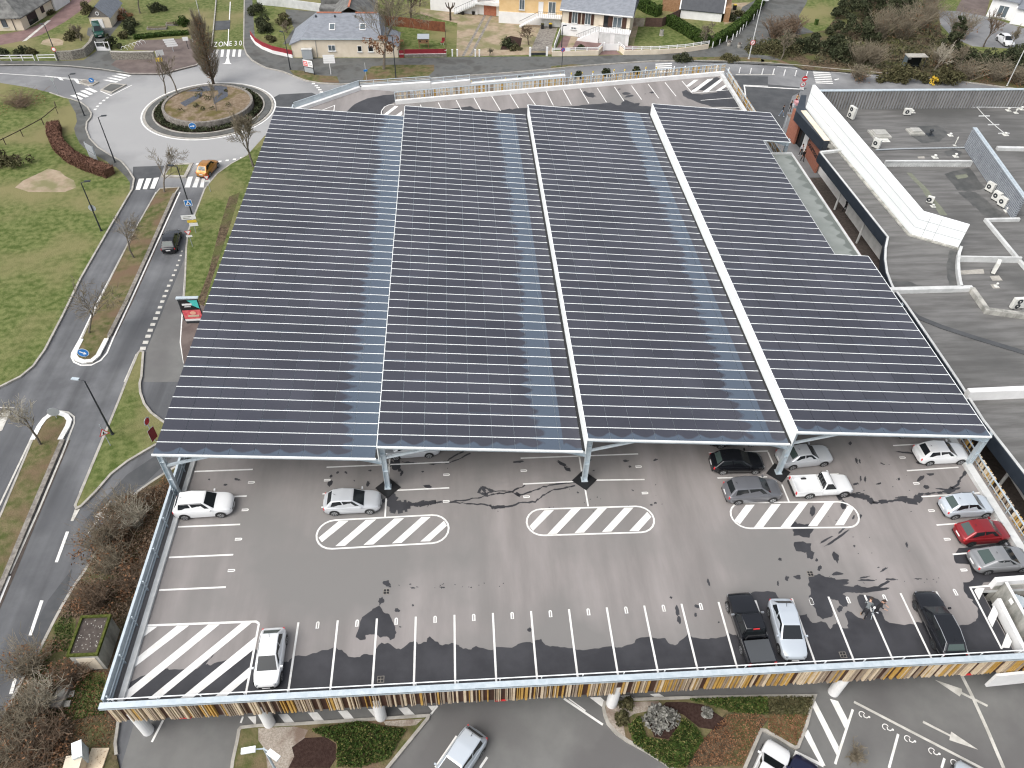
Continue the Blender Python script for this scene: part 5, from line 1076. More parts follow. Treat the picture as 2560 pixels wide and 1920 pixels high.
# cream house with brown shutters and outside stairs
pl, pr = A(2, 0, 425, 300, LAND), A(2, 0, 1000, 362, LAND); w, rz = frame_of(pl, pr)
h = thing('house', 'cream house with brown shutters, slate roof and white terrace stairs behind white fence', 'house', pl, rz)
b = MB(); gable_wall(b, 0, w, 0, 9, 4.5, 8.0); b.build('wall', M['creamr'], h)
b = MB(); b.box((w / 2, -.06, 1.0), (w + .1, .14, 2.0)); b.build('basement_wall', M['white'], h)
b = MB(); roof_hip(b, 0, w, 0, 9, 4.5, 8.0, .45); rf = b.build('roof', M['slate'], h)
b = MB(); b.bar((-.4, -.52, 4.2), (w + .4, -.52, 4.2), .14, .16); b.build('gutter', M['white'], h)
b = MB(); b.box((6.6, 4.3, 8.0), (.5, .5, 1.2)); b.build('chimney', M['white'], rf)
window(h, 2.15, 3.05, 1.0, 1.9, sh='navy' if 0 else 'brown'); window(h, 4.4, 3.05, 1.0, 1.9, sh='brown')
window(h, 7.55, 2.95, .95, 1.9, frame='brown', glass='glass', door=True, mull=0); window(h, 9.4, 2.95, 1.5, 1.75, sh='brown')
window(h, 2.1, 1.35, .9, .4, -.13)
b = MB(); b.box((9.3, -1.0, 1.85), (5.2, 1.9, .16)); b.box((9.3, -1.8, .9), (5.0, .12, 1.8)); b.build('terrace', M['white'], h)
b = MB()
for k in range(9): b.box((3.3 + .38 * k, -1.5, .1 + .2 * k), (.42, .9, .2 + .0 * k))
b.face([(2.9, -1.98, 0), (6.7, -1.98, 0), (6.7, -1.98, 1.9), (6.4, -1.98, 1.9)]); b.build('stair', M['white'], h)
b = MB(); b.tube([(2.9, -1.95, 1.0), (6.7, -1.95, 2.85), (11.8, -1.95, 2.85)], .03, 5)
for k in range(14): b.tube([(6.7 + .39 * k, -1.95, 1.9), (6.7 + .39 * k, -1.95, 2.85)], .015, 4)
for k in range(10): b.tube([(2.9 + .4 * k, -1.95, .1 + .19 * k), (2.9 + .4 * k, -1.95, 1.0 + .195 * k)], .015, 4)
b.build('handrail', M['dark'], h)
b = MB(); b.box((10.3, -1.87, .95), (1.8, .04, 1.6)); b.box((7.7, -1.87, .85), (1.9, .04, 1.5)); b.build('garage_door', M['concrete'], h)
# yellow house with balcony
pl, pr = A(1, 0, 2100, 195, LAND), A(2, 0, 425, 226, LAND); w, rz = frame_of(pl, pr)
h = thing('house', 'yellow house with white basement, balcony and side stairs in a sandy garden', 'house', pl, rz)
b = MB(); gable_wall(b, 0, w, 0, 9, 5.0, 8.0); b.build('wall', M['yellowr'], h)
b = MB(); b.box((w / 2, -.06, .95), (w + .1, .14, 1.9)); b.build('basement_wall', M['white'], h)
b = MB(); roof_hip(b, 0, w, 0, 9, 5.0, 8.0, .4); b.build('roof', M['slate'], h)
sc = w / (425 + 112) 
window(h, (82 + 112) * sc, 3.2, .95, 1.7); window(h, (338 + 112) * sc, 3.0, 1.3, 1.9); window(h, (243 + 112) * sc, 2.9, .85, 1.9, frame='white', glass='white', door=True, mull=0)
b = MB(); b.box((w - 2.0, -.9, 1.8), (4.0, 1.7, .16)); b.build('balcony', M['white'], h)
b = MB(); b.box((w - 1.6, -.8, .9), (3.0, .1, 1.6)); b.build('garage_door', M['concrete'], h)
b = MB()
for k in range(9): b.box((w - 7.1 + .36 * k, -1.3, .1 + .2 * k), (.4, .8, .2))
b.build('stair', M['white'], h)
b = MB(); b.tube([(w - 7.3, -1.7, 1.0), (w - 4.0, -1.7, 2.75), (w, -1.7, 2.75)], .035, 5)
for k in range(12): b.tube([(w - 4 + .35 * k, -1.7, 1.85), (w - 4 + .35 * k, -1.7, 2.75)], .015, 4)
b.build('handrail', M['dark'], h)
# white house with stairs and a red garage door
pl, pr = A(1, 0, 1508, 85, LAND), A(1, 0, 1915, 127, LAND); w, rz = frame_of(pl, pr)
h = thing('house', 'white house with outside stairs and dark red garage door behind the bare garden trees', 'house', pl, rz)
b = MB(); gable_wall(b, 0, w, 0, 9, 4.8, 7.5); b.build('wall', M['white'], h)
b = MB(); roof_hip(b, 0, w, 0, 9, 4.8, 7.5, .35); b.build('roof', M['slate'], h)
window(h, 2.5, 3.3, 1.2, 1.2)
b = MB()
for k in range(11): b.box((w - 4.0 + .36 * k, -.5, .1 + .17 * k), (.4, .9, .2))
b.build('stair', M['concrete'], h)
b = MB(); b.tube([(w - 4.1, -.95, 1.0), (w - .2, -.95, 2.9), (w + 3.5, -.95, 2.9)], .03, 5)
for k in range(10): b.tube([(w - 4.0 + .4 * k, -.95, .2 + .17 * k), (w - 4.0 + .4 * k, -.95, 1.05 + .19 * k)], .015, 4)
b.build('handrail', M['dark'], h)
b = MB(); b.prism([(w, .3), (w + 3.9, .3), (w + 3.9, 8), (w, 8)], 0, 2.0); b.build('garage_wall', M['white'], h)
b = MB(); b.box((w + 2.0, -.1, 2.05), (4.4, 1.4, .12)); b.build('terrace', M['concrete'], h)
b = MB(); b.box((w + 2.25, .27, .85), (2.3, .05, 1.7)); b.build('garage_door', M['ridge'], h)
# white gabled house at the hedge
pl, pr = A(2, 0, 1450, 157, LAND), A(2, 0, 1802, 192, LAND); w, rz = frame_of(pl, pr)
h = thing('house', 'white walled house with steep dark slate roof inside the clipped hedge', 'house', pl, rz)
b = MB(); gable_wall(b, 0, w, 0, 8, 1.75, 6.0); b.build('wall', M['white'], h)
b = MB(); roof_hip(b, 0, w, 0, 8, 1.75, 6.0, .15); b.build('roof', mat('black_slate', (.032, .036, .044), (.045, .05, .058), 2, .55), h)
for x in (-.25, w + .25): b = MB(); b.bar((x, -.2, 1.55), (x, 4, 6.05), .2, .12); b.bar((x, 8.2, 1.55), (x, 4, 6.05), .2, .12); b.build('verge_board', M['white'], h)
b = MB(); b.prism([(w + .4, .3), (w + 1.4, .3), (w + 1.4, 7), (w + .4, 7)], 0, 2.4); b.build('timber_porch', M['wood'], h)
b = MB(); b.prism([(-3.6, 3), (-.4, 3), (-.4, 7), (-3.6, 7)], 0, 2.6); b.build('timber_extension', M['wood'], h)
# house at the top left
pl, pr = A(0, 0, -250, 274, LAND), A(0, 0, 212, 262, LAND); w, rz = frame_of(pl, pr)
h = thing('house', 'cream L shaped house with weathered hipped roof beside the red tarmac drive', 'house', pl, rz)
q1 = A(0, 0, 470, 95, LAND) - pl; ca, sa = math.cos(-rz), math.sin(-rz); q1 = Vector((q1.x * ca - q1.y * sa, q1.x * sa + q1.y * ca, 0))
q2 = A(0, 0, 600, 18, LAND) - pl; q2 = Vector((q2.x * ca - q2.y * sa, q2.x * sa + q2.y * ca, 0))
din = Vector((-(q1.y), q1.x - w, 0)).normalized()
if din.x > 0: din = -din
b = MB(); b.prism([(0, 0), (w, 0), (q1.x, q1.y), (q1.x - 7, q1.y + 2), (0, 9)], 0, 2.25); b.build('wall', M['creamr'], h)
b = MB(); m_ = Vector((w - 3.6, 4.3, 5.2)); n_ = Vector((q1.x - 4.6, q1.y + 3, 5.2)); o_ = Vector((0, 4.5, 5.2))
E0, E1, E2 = Vector((-.3, -.4, 2.1)), Vector((w + .3, -.4, 2.1)), Vector((q1.x + .45, q1.y, 2.1))
b.face([E0, E1, m_, o_]); b.face([E1, E2, n_, m_]); b.face([o_, m_, n_, Vector((q1.x - 7, q1.y + 3, 2.1)), Vector((-.3, 9.3, 2.1))]); b.face([E2, Vector((q1.x - 6, q1.y + 4.5, 2.1)), n_])
for p, q in ((E0, E1), (E1, E2)): b.face([p - Vector((0, 0, .15)), q - Vector((0, 0, .15)), q, p])
rf = b.build('roof', M['oldslate'], h)
for x in (w - 4.0, w - 6.8): 
    b = MB(); b.prism([(x - .6, 1.2), (x + .6, 1.2), (x + .6, 2.8), (x - .6, 2.8)], 2.9, 3.9); b.face([(x - .8, 1.0, 3.85), (x + .8, 1.0, 3.85), (x, 3, 4.7)]); b.face([(x - .8, 1.0, 3.85), (x, 3.2, 4.6), (x - .8, 3.2, 3.85)]); b.build('dormer', M['oldslate'], rf)
window(h, w - 2.7, 1.25, .8, 1.2, frame='dark', glass='skyglass', mull=0); window(h, w - 6.0, 1.25, .8, 1.2, frame='dark', glass='skyglass', mull=0)
dd = Vector((q1.x - w, q1.y, 0)); rzz = math.atan2(dd.y, dd.x)
for f, wd_, hh, nm_ in ((.33, 2.6, 1.7, 'garage_door'), (.68, .9, 1.1, 'window')):
    p = Vector((w, 0, 0)) + dd * f; nn = Vector((dd.y, -dd.x, 0)).normalized(); b = MB(); b.box(p + nn * .03 + Vector((0, 0, 1.0 if nm_ == 'garage_door' else 1.3)), (wd_, .08, hh), rz=rzz); b.build(nm_, M['glass'], h)
b = MB(); b.wall((q1.x + .2, q1.y), (q2.x, q2.y), .3, 0, 2.3); b.prism([(q1.x + .2, q1.y), (q2.x, q2.y), (q2.x - 6, q2.y + 4), (q1.x - 6, q1.y + 4)], 2.3, 2.5, 0); b.build('side_wing', M['white'], h)
b = MB(); b.box((w - .5, -.5, 2.0), (.12, .12, .2)); b.tube([(w - 1.3, -.08, 0), (w - 1.3, -.08, 2.1)], .05, 5); b.build('downpipe', M['dark'], h)
# small garage
pl, pr = A(0, 0, 795, 240, LAND), A(0, 0, 970, 238, LAND); w, rz = frame_of(pl, pr)
h = thing('garage', 'small garage with white door, dark boarded gable and round window', 'garage', pl, rz)
b = MB(); b.prism([(0, 0), (w, 0), (w, 7), (0, 7)], 0, 1.75); b.build('wall', M['creamr'], h)
b = MB(); b.face([(-.15, -.03, 1.7), (w + .15, -.03, 1.7), (w / 2, -.03, 3.4)]); b.face([(w, 7, 1.7), (0, 7, 1.7), (w / 2, 7, 3.4)]); b.build('gable', M['taupe'] if 0 else mat('grey_boards', (.13, .12, .11), (.2, .185, .165), 6, .9, stretch=(6, 1, .5)), h)
b = MB()
for s in (-1, 1): b.face([(w / 2, -.25, 3.5), (w / 2 + s * (w / 2 + .3), -.25, 1.55), (w / 2 + s * (w / 2 + .3), 7.3, 1.55), (w / 2, 7.3, 3.5)][::s])
b.build('roof', M['slate'], h)
b = MB(); b.box((w * .38, -.05, .72), (w * .52, .06, 1.4)); b.build('garage_door', M['signwhite'], h)
b = MB(); b.tube([(w / 2 + .26 * math.cos(a * .5236), -.06, 2.3 + .26 * math.sin(a * .5236)) for a in range(13)], .06, 6); b.build('round_window', M['white'], h)
# depot building at the top right
pl, pr = A(3, 0, 1882, 140, LAND), A(3, 0, 2095, 182, LAND); w, rz = frame_of(pl, pr)
h = thing('depot_building', 'pale depot building with large grey window and white roller door', 'building', pl, rz)
b = MB(); b.prism([(0, 0), (w, 0), (w, 8), (0, 8)], 0, 3.2); b.prism([(w, -1.6), (w + 12, -1.6), (w + 12, 8), (w, 8)], 0, 2.7); b.build('wall', M['white'], h)
b = MB(); b.prism([(-.3, -.5), (w + .2, -.5), (w + .2, 9), (-.3, 9)], 3.2, 3.4); b.prism([(w + .2, -2.0), (w + 12, -2.0), (w + 12, 9), (w + .2, 9)], 2.7, 2.9); b.build('roof', M['slate'], h)
window(h, w * .55, 1.3, 1.7, 2.0, mull=1, glass='skyglass'); b = MB(); b.box((w + 1.6, -1.64, 1.0), (2.4, .06, 1.9)); b.build('roller_door', M['signwhite'], h)
# ---------------------------------------------------------------- garden walls, fences and hedges
def rail_fence(name, label, pts, hgt, m, posts=None, step=2.0, rails=(.5, .95), cat='fence', w=.1):
    t = thing(name, label, cat, pts[0]); b = MB(pts[0])
    for p, q in zip(pts, pts[1:]):
        for f in rails: b.bar((p.x, p.y, p.z + hgt * f), (q.x, q.y, q.z + hgt * f), .05, .1)
    b.build('rail', m, t); 
    for p, q in zip(pts, pts[1:]):
        n = max(1, int(round((q - p).length / step)))
        for k in range(n + (q is pts[-1])):
            s = p.lerp(q, k / n); b = MB(pts[0]); b.box((s.x, s.y, s.z + hgt / 2), (w, w, hgt), rz=math.atan2((q - p).y, (q - p).x)); b.build('fence_post', m, t)
    return t
rail_fence('rail_fence', 'white rail fence along the left road, longer run at the photo edge', L(0, 0, [(-200, 532), (0, 527), (300, 524)], LAND), .9, M['white'])
rail_fence('rail_fence', 'short white rail fence panel next to the rubble wall and lamp post', L(0, 0, [(335, 524), (488, 520)], LAND), .9, M['white'])
rail_fence('wire_fence', 'thin post and wire fence crossing the west field', L(0, 0, [(-100, 1330), (200, 1180), (380, 1080), (500, 980), (490, 930)], LAND), 1.0, M['darkbark'], step=3.0, rails=(.9,), w=.08)
def wallthing(name, label, cat, pts, t_, hgt, m, cap=None):
    t = thing(name, label, cat, pts[0]); b = MB(pts[0])
    b.strip(pts, t_, LAND + hgt, 0); b.build('wall', m, t)
    if cap: b = MB(pts[0]); b.strip(pts, t_ + .1, LAND + hgt + .07, LAND + hgt - .01); b.build('coping', cap, t)
    return t
rub = mat('rubble_stone', (.13, .12, .10), (.30, .28, .24), 5, .95, .8, 6)
wallthing('rubble_wall', 'rubble stone wall curving up to the white garden gate', 'wall', L(0, 0, [(500, 518), (640, 512), (740, 490), (800, 430), (825, 370)], LAND), .45, 1.3, rub)
wallthing('rubble_wall', 'straight rubble stone wall with pale coping right of the white gate', 'wall', L(0, 0, [(975, 508), (1150, 512), (1345, 508)], LAND), .4, 1.1, rub, M['kerb'])
g0, g1 = A(0, 0, 845, 437, LAND), A(0, 0, 955, 437, LAND)
t = thing('garden_gate', 'white garden gate with open upper half between the rubble walls', 'gate', g0)
b = MB(g0); c_ = (g0 + g1) / 2; gw = (g1 - g0).length
b.box((c_.x, c_.y, LAND + .3), (gw, .06, .6)); b.box((c_.x, c_.y, LAND + 1.3), (gw, .06, .07)); b.build('leaf', M['signwhite'], t)
for p in (g0, (g0 + g1 * 2) / 3, g1): b = MB(g0); b.box((p.x, p.y, LAND + .72), (.1, .1, 1.45)); b.build('gate_post', M['signwhite'], t)
def panel_fence(label, pts, base_h, ph, m, bm, posts=True):
    t = thing('panel_fence', label, 'fence', pts[0]); b = MB(pts[0]); b.strip(pts, .2, LAND + base_h, 0); b.build('base_wall', bm, t)
    b = MB(pts[0]); b.strip(pts, .24, LAND + base_h + .05, LAND + base_h); b.build('coping', M['white'], t)
    b = MB(pts[0]); b.strip(pts, .06, LAND + base_h + ph, LAND + base_h + .05); b.build('panel', m, t)
panel_fence('curved red panel fence on a pale base at the street corner', L(1, 0, [(-40, 330), (0, 385), (60, 425), (150, 462), (320, 500)], LAND), .45, .75, M['redmetal'], M['white'])
panel_fence('straight red panel fence on a grey base in front of the wooden hutch', L(1, 0, [(1285, 495), (1645, 490)], LAND), .5, .75, M['redmetal'], M['stone'])
panel_fence('small red gate panel at the right end of the cream house', L(1, 0, [(1240, 497), (1280, 496)], LAND), .55, .6, M['redmetal'], M['redmetal'])
t = thing('screen_fence', 'long rusty brown screen fence around the lawn with the wooden hutch', 'fence', A(1, 0, 1100, 205, LAND)); o3 = A(1, 0, 1100, 205, LAND)
b = MB(o3); b.strip(L(1, 0, [(1085, 215), (1300, 235), (1500, 262), (1635, 275)], LAND), .08, LAND + 1.6, 0); b.build('screen', M['rust'], t)
b = MB(o3)
for p in L(1, 0, [(1635, 275), (1640, 340), (1642, 410), (1643, 480)], LAND): b.box((p.x, p.y, .8), (.06, .06, 1.4))
b.strip(L(1, 0, [(1635, 275), (1643, 480)], LAND), .03, LAND + 1.1, LAND + 1.05); b.build('wire_side', M['darkbark'], t)
for lb, pts in (('square white gate pillar left of the sandy drive, first of the row', [(1640, 488)]), ('slim white gate pillar in the middle of the row by the sandy drive', [(1697, 486)]), ('white gate pillar on the left edge of the sandy drive', [(1740, 485)]), ('white gate pillar on the right edge of the sandy drive', [(1895, 487)]), ('slim white gate pillar right of the sandy drive by the conifer', [(1930, 487)])):
    p = A(1, 0, *pts[0], LAND); t = thing('gate_pillar', lb, 'gate pillar', p, 0, 'white gate pillars along the sandy drive'); b = MB(); b.box((0, 0, .5), (.22, .22, 1.0)); b.build('shaft', M['white'], t); b = MB(); b.box((0, 0, 1.03), (.3, .3, .07)); b.build('cap', M['white'], t)
p0, p1 = A(2, 0, 155, 484, LAND), A(2, 0, 300, 482, LAND)
t = thing('drive_gate', 'black iron drive gate between two white pillars in front of the yellow house', 'gate', p0)
for p in (p0, p1): b = MB(p0); b.box((p.x, p.y, LAND + .7), (.32, .32, 1.4)); b.build('pillar', M['white'], t)
b = MB(p0); b.wall(p0, p1, .04, LAND + .15, LAND + .5); 
for k in range(16): s = p0.lerp(p1, (k + .5) / 16); b.box((s.x, s.y, LAND + .65), (.04, .04, 1.0))
b.build('leaf', M['dark'], t)
# white garden wall with balustrade rails and pedestrian gates
wp = L(2, 0, [(345, 484), (740, 476), (775, 440), (930, 440), (970, 474), (1250, 468), (1480, 452), (1692, 420)], LAND)
t = thing('garden_wall', 'cream garden wall topped with white rails in front of the shuttered house', 'wall', wp[0])
b = MB(wp[0]); b.strip(wp[:3], .25, LAND + .75, 0); b.strip(wp[3:], .25, LAND + .75, 0); b.build('wall', M['creamr'], t)
b = MB(wp[0])
for a_ in (wp[:3], wp[3:]):
    for z in (1.0, 1.22): b.strip(a_, .09, LAND + z + .05, LAND + z - .03)
b.build('rail', M['signwhite'], t)
for a_, n in ((wp[:3], 5), (wp[3:], 11)):
    tot = [(a_[i + 1] - a_[i]).length for i in range(len(a_) - 1)]
    for k in range(n + 1):
        d_ = sum(tot) * k / n; i = 0
        while i < len(tot) - 1 and d_ > tot[i]: d_ -= tot[i]; i += 1
        s = a_[i].lerp(a_[i + 1], d_ / tot[i]); b = MB(wp[0]); b.box((s.x, s.y, LAND + 1.0), (.13, .13, .62)); b.build('rail_post', M['signwhite'], t)
b = MB(wp[0]); q0, q1 = A(2, 0, 790, 440, LAND), A(2, 0, 915, 440, LAND); b.wall(q0, q1, .08, LAND + .1, LAND + 1.15); b.box((q0.x, q0.y, .8), (.25, .25, 1.5)); b.box((q1.x, q1.y, .8), (.25, .25, 1.5)); b.build('wide_gate', M['signwhite'], t)
b = MB(wp[0]); q0, q1 = A(2, 0, 455, 479, LAND), A(2, 0, 500, 478, LAND); b.wall(q0 + Vector((0, -.15, 0)), q1 + Vector((0, -.15, 0)), .06, LAND + .1, LAND + 1.25); b.build('narrow_gate', M['signwhite'], t)
wallthing('brown_fence', 'dark brown board fence behind the small lawn', 'fence', L(2, 0, [(1145, 228), (1290, 232), (1450, 150), (1455, 120)], LAND), .08, 1.5, mat('brown_boards', (.085, .05, .04), (.12, .07, .055), 3, .9))
wallthing('beige_gate', 'pale beige arched garden gate beside the shuttered house', 'gate', L(2, 0, [(1040, 225), (1140, 230)], LAND), .08, 1.4, M['gravel'])
wallthing('boundary_wall', 'long pale rendered wall behind the corner garden', 'wall', L(1, 0, [(15, 38), (250, 60), (610, 108)], LAND), .2, 1.4, M['concrete'])
wallthing('garden_fence', 'white and brown fence between the yellow and the cream house', 'fence', L(2, 0, [(362, 440), (415, 290)], LAND), .1, 1.0, M['white'])

# leaf clouds
def leaf_mesh(b, n, fn, size, seed, flat=.0, m=0):
    rnd = np.random.RandomState(seed)
    for _ in range(n):
        p = fn(rnd)
        a = rnd.normal(size=3); a /= np.linalg.norm(a); c = np.cross(a, rnd.normal(size=3)); c /= np.linalg.norm(c); e = np.cross(a, c)
        s = size * rnd.uniform(.6, 1.4); c = c * s; e = e * s * .6
        p = np.asarray(p)
        b.face([p - c - e, p + c - e * .4, p + c * .8 + e, p - c * .6 + e], m)
def clumps(rx, ry, rz, k, seed, r=.4, z0=0.0):
    """a crown of k leafy clumps in an ellipsoid, with gaps between them"""
    rnd = np.random.RandomState(seed); C = []
    for _ in range(k):
        v = rnd.normal(size=3); v /= np.linalg.norm(v); v[2] = abs(v[2]) if z0 <= 0 else v[2]; q = rnd.uniform(.45, 1.0)
        C.append((v[0] * rx * q, v[1] * ry * q, z0 + v[2] * rz * q, rnd.uniform(.6, 1.25) * r))
    def fn(rn):
        c = C[rn.randint(k)]; v = rn.normal(size=3); v /= np.linalg.norm(v); q = c[3] * rn.uniform(.6, 1.0)
        return (c[0] + v[0] * q, c[1] + v[1] * q, max(.02, c[2] + v[2] * q * .85))
    return fn
def hedge(label, pts, w, hgt, m, n, size=.12, seed=1, top=None, name='hedge'):
    t = thing(name, label, 'hedge', pts[0]); o = pts[0]
    seg = [(q - p).length for p, q in zip(pts, pts[1:])]; tot = sum(seg)
    b = MB(o); b.strip(pts, w * .82, LAND + hgt * .93, 0); b.build('core', m, t)
    def fn(rn):
        d_ = rn.uniform(0, tot); i = 0
        while i < len(seg) - 1 and d_ > seg[i]: d_ -= seg[i]; i += 1
        p, q = pts[i], pts[i + 1]; s = p.lerp(q, d_ / seg[i]); nn = Vector((-(q - p).y, (q - p).x, 0)).normalized()
        k = rn.randint(3); j = rn.normal() * .05
        if k == 0: return (s.x + nn.x * w / 2 + j, s.y + nn.y * w / 2, LAND + rn.uniform(0, hgt))
        if k == 1: return (s.x - nn.x * w / 2 + j, s.y - nn.y * w / 2, LAND + rn.uniform(0, hgt))
        u = rn.uniform(-.5, .5) * w; return (s.x + nn.x * u, s.y + nn.y * u, LAND + hgt + j)
    b = MB(o); leaf_mesh(b, n, fn, size, seed); b.build('foliage', m, t)
hedge('curved red brown clipped hedge on the west field', L(0, 0, [(480, 1110), (478, 1190), (520, 1290), (630, 1390), (770, 1455), (960, 1520)], LAND), 1.5, 1.1, M['beech'], 9000, .07, 2)
hedge('long clipped green hedge running left from the white rail to the brown fence', L(2, 0, [(1690, 405), (1560, 330), (1450, 265), (1350, 210)], LAND), 1.3, 1.6, M['hedge'], 3000, .13, 3)
hedge('clipped green hedge along the lane with white posts in front', L(2, 0, [(1720, 400), (1880, 310), (1990, 225), (2080, 130), (2120, 80)], LAND), 1.2, 1.4, M['hedge'], 3200, .13, 4)
hedge('taller far block of the lane hedge beside the lamp bracket', L(2, 0, [(2120, 75), (2180, -30)], LAND), 1.4, 1.7, M['hedge'], 900, .13, 5)
hedge('dark green hedge right of the shuttered house', L(2, 0, [(1080, 40), (1180, 110), (1270, 140)], LAND), 1.8, 1.6, M['hedge'], 1500, .13, 6)
hedge('low green box hedge bordering the vegetable beds', L(0, 0, [(1160, 335), (1400, 310), (1640, 295)], LAND), 1.0, .5, M['hedge'], 1500, .1, 7)
for i, (x, y, lb) in enumerate([(1730, 412, 'first'), (1790, 388, 'second'), (1850, 362, 'third'), (1902, 345, 'fourth'), (1938, 318, 'fifth'), (1965, 290, 'sixth'), (1990, 262, 'seventh'), (2018, 235, 'eighth'), (2082, 172, 'ninth'), (2112, 135, 'tenth')]):
    p = A(2, 0, x, y, LAND); t = thing('hedge_post', 'white post against the lane hedge, %s from the cream wall' % lb, 'post', p, 0, 'white posts along the lane hedge'); b = MB(); b.box((0, 0, .5), (.14, .1, 1.0)); b.build('shaft', M['signwhite'], t)

# ---------------------------------------------------------------- trees and shrubs
def bare(seed, hgt, trunk, r0, spread, levels=4, kids=4, minr=.012, up=.25, first=.4, curve=.25, droop=0):
    rnd = random.Random(seed); T, C = MB(), MB()
    def grow(p, d, ln, r, lv):
        n = 3; pts = [p]; q = p; dd = d.copy()
        for i in range(n):
            dd = (dd + Vector((rnd.gauss(0, curve), rnd.gauss(0, curve), rnd.gauss(0, curve) + up * .3 - droop * .1)) * .5).normalized()
            q = q + dd * ln / n; pts.append(q)
        rr = [max(minr, r * (1 - .55 * i / n)) for i in range(n + 1)]
        (T if lv <= 1 else C).tube(pts, rr, 6 if lv == 0 else (5 if lv == 1 else 3), cap=lv == 0)
        if lv >= levels: return
        k = kids if lv else kids + 2
        for j in range(k):
            f = first + (1 - first) * (j + rnd.random()) / k if lv == 0 else .25 + .75 * (j + rnd.random()) / k
            i = min(n - 1, int(f * n)); s = pts[i].lerp(pts[i + 1], f * n - i)
            a = rnd.uniform(0, 2 * math.pi); sp = spread * rnd.uniform(.7, 1.3)
            base = (pts[i + 1] - pts[i]).normalized(); ax = base.cross(Vector((math.cos(a), math.sin(a), .3))).normalized()
            nd = (base * math.cos(sp) + ax * math.sin(sp) + Vector((0, 0, up))).normalized()
            grow(s, nd, ln * rnd.uniform(.5, .72) * (1 - .25 * f if lv == 0 else 1), rr[i] * .55, lv + 1)
    grow(Vector((0, 0, 0)), Vector((rnd.gauss(0, .03), rnd.gauss(0, .03), 1)), hgt * trunk, r0, 0)
    return T, C
def tree(name, label, cat, pos, T, C, bm, cm, group=None, leaves=None, lm=None):
    t = thing(name, label, cat, pos, 0, group); T.build('trunk', bm, t); c = C.build('crown', cm, t)
    if leaves: leaves.build('leaves', lm, t)
    return t
trees = [
    (0, 1, 1155, 565, 5.0, 'pale bare tree on the median beside the black saloon', 21), (0, 1, 770, 1215, 6.4, 'pale bare tree on the median just above the lower blue arrow sign', 22),
    (0, 2, 350, 520, 5.6, 'pale bare tree on the lower median near the photo edge', 23), (0, 0, 1420, 1659, 5.5, 'thin bare tree at the top end of the median by the zebra crossing', 24)]
for c, r, x, y, hg, lb, sd in trees:
    T_, C_ = bare(sd, hg, .62, .11, .75, 4, 4, .014, .2)
    tree('bare_tree', lb, 'tree', A(c, r, x, y, LAND), T_, C_, M['bark'], M['twig'] if sd != 23 else M['palet'], 'bare trees along the dual carriageway')
T_, C_ = bare(31, 7.0, .6, .16, .6, 4, 5, .02, .3); tree('bare_tree', 'larger bare tree leaning over the left edge of the canopy at the roundabout', 'tree', A(0, 0, 2190, 1440, LAND), T_, C_, M['bark'], M['twig'], 'bare trees along the dual carriageway')
for x, y, sd, lb in ((1430, 810, 41, 'left one of the two bare young trees on the roundabout'), (1530, 800, 42, 'right one of the two bare young trees on the roundabout'), (1870, 960, 43, 'bare sapling at the front right of the roundabout bed')):
    T_, C_ = bare(sd, 5.5 if sd < 43 else 4.2, .55, .12 if sd < 43 else .06, .6, 4, 3, .02, .4); tree('bare_tree', lb, 'tree', A(0, 0, x, y, 1.0), T_, C_, M['bark'], M['twig'], 'bare trees on the roundabout')
# upright brown poplar
rnd = random.Random(5); T_, C_ = MB(), MB()
T_.tube([(0, 0, 0), (.05, 0, 4), (0, .05, 8)], [.22, .16, .05], 8)
for k in range(520):
    z = rnd.uniform(.6, 8.6); a = rnd.uniform(0, 6.283); env = .4 + 1.25 * math.sin(min(1, (z + .6) / 8.5) * math.pi) ** .8; ln = rnd.uniform(.9, 1.7)
    p = Vector((math.cos(a) * .1, math.sin(a) * .1, z)); q = p + Vector((math.cos(a) * env * .8, math.sin(a) * env * .8, ln * .75)); s = q + Vector((math.cos(a) * env * .25, math.sin(a) * env * .25, ln * .5))
    C_.tube([p, q, s], [.03, .022, .012], 3, cap=False)
    for j in range(3):
        f = rnd.random(); u = p.lerp(s, .4 + .6 * f); aa = a + rnd.uniform(-1.2, 1.2); C_.tube([u, u + Vector((math.cos(aa) * .3, math.sin(aa) * .3, rnd.uniform(.3, .7)))], [.02, .012], 3, cap=False)
Lv = MB()
def fn(rn):
    z = rn.uniform(1.2, 9.4); env = (.35 + 1.05 * math.sin(min(1, z / 9.6) * math.pi) ** .8) * rn.uniform(.3, 1.05); a = rn.uniform(0, 6.283); return (math.cos(a) * env, math.sin(a) * env, z)
leaf_mesh(Lv, 1500, fn, .07, 9)
tree('poplar_tree', 'tall narrow brown poplar behind the roundabout next to the ZONE 30 street', 'tree', A(0, 0, 1845, 725, LAND), T_, C_, M['darkbark'], M['twig'], None, Lv, M['deadleaf'])
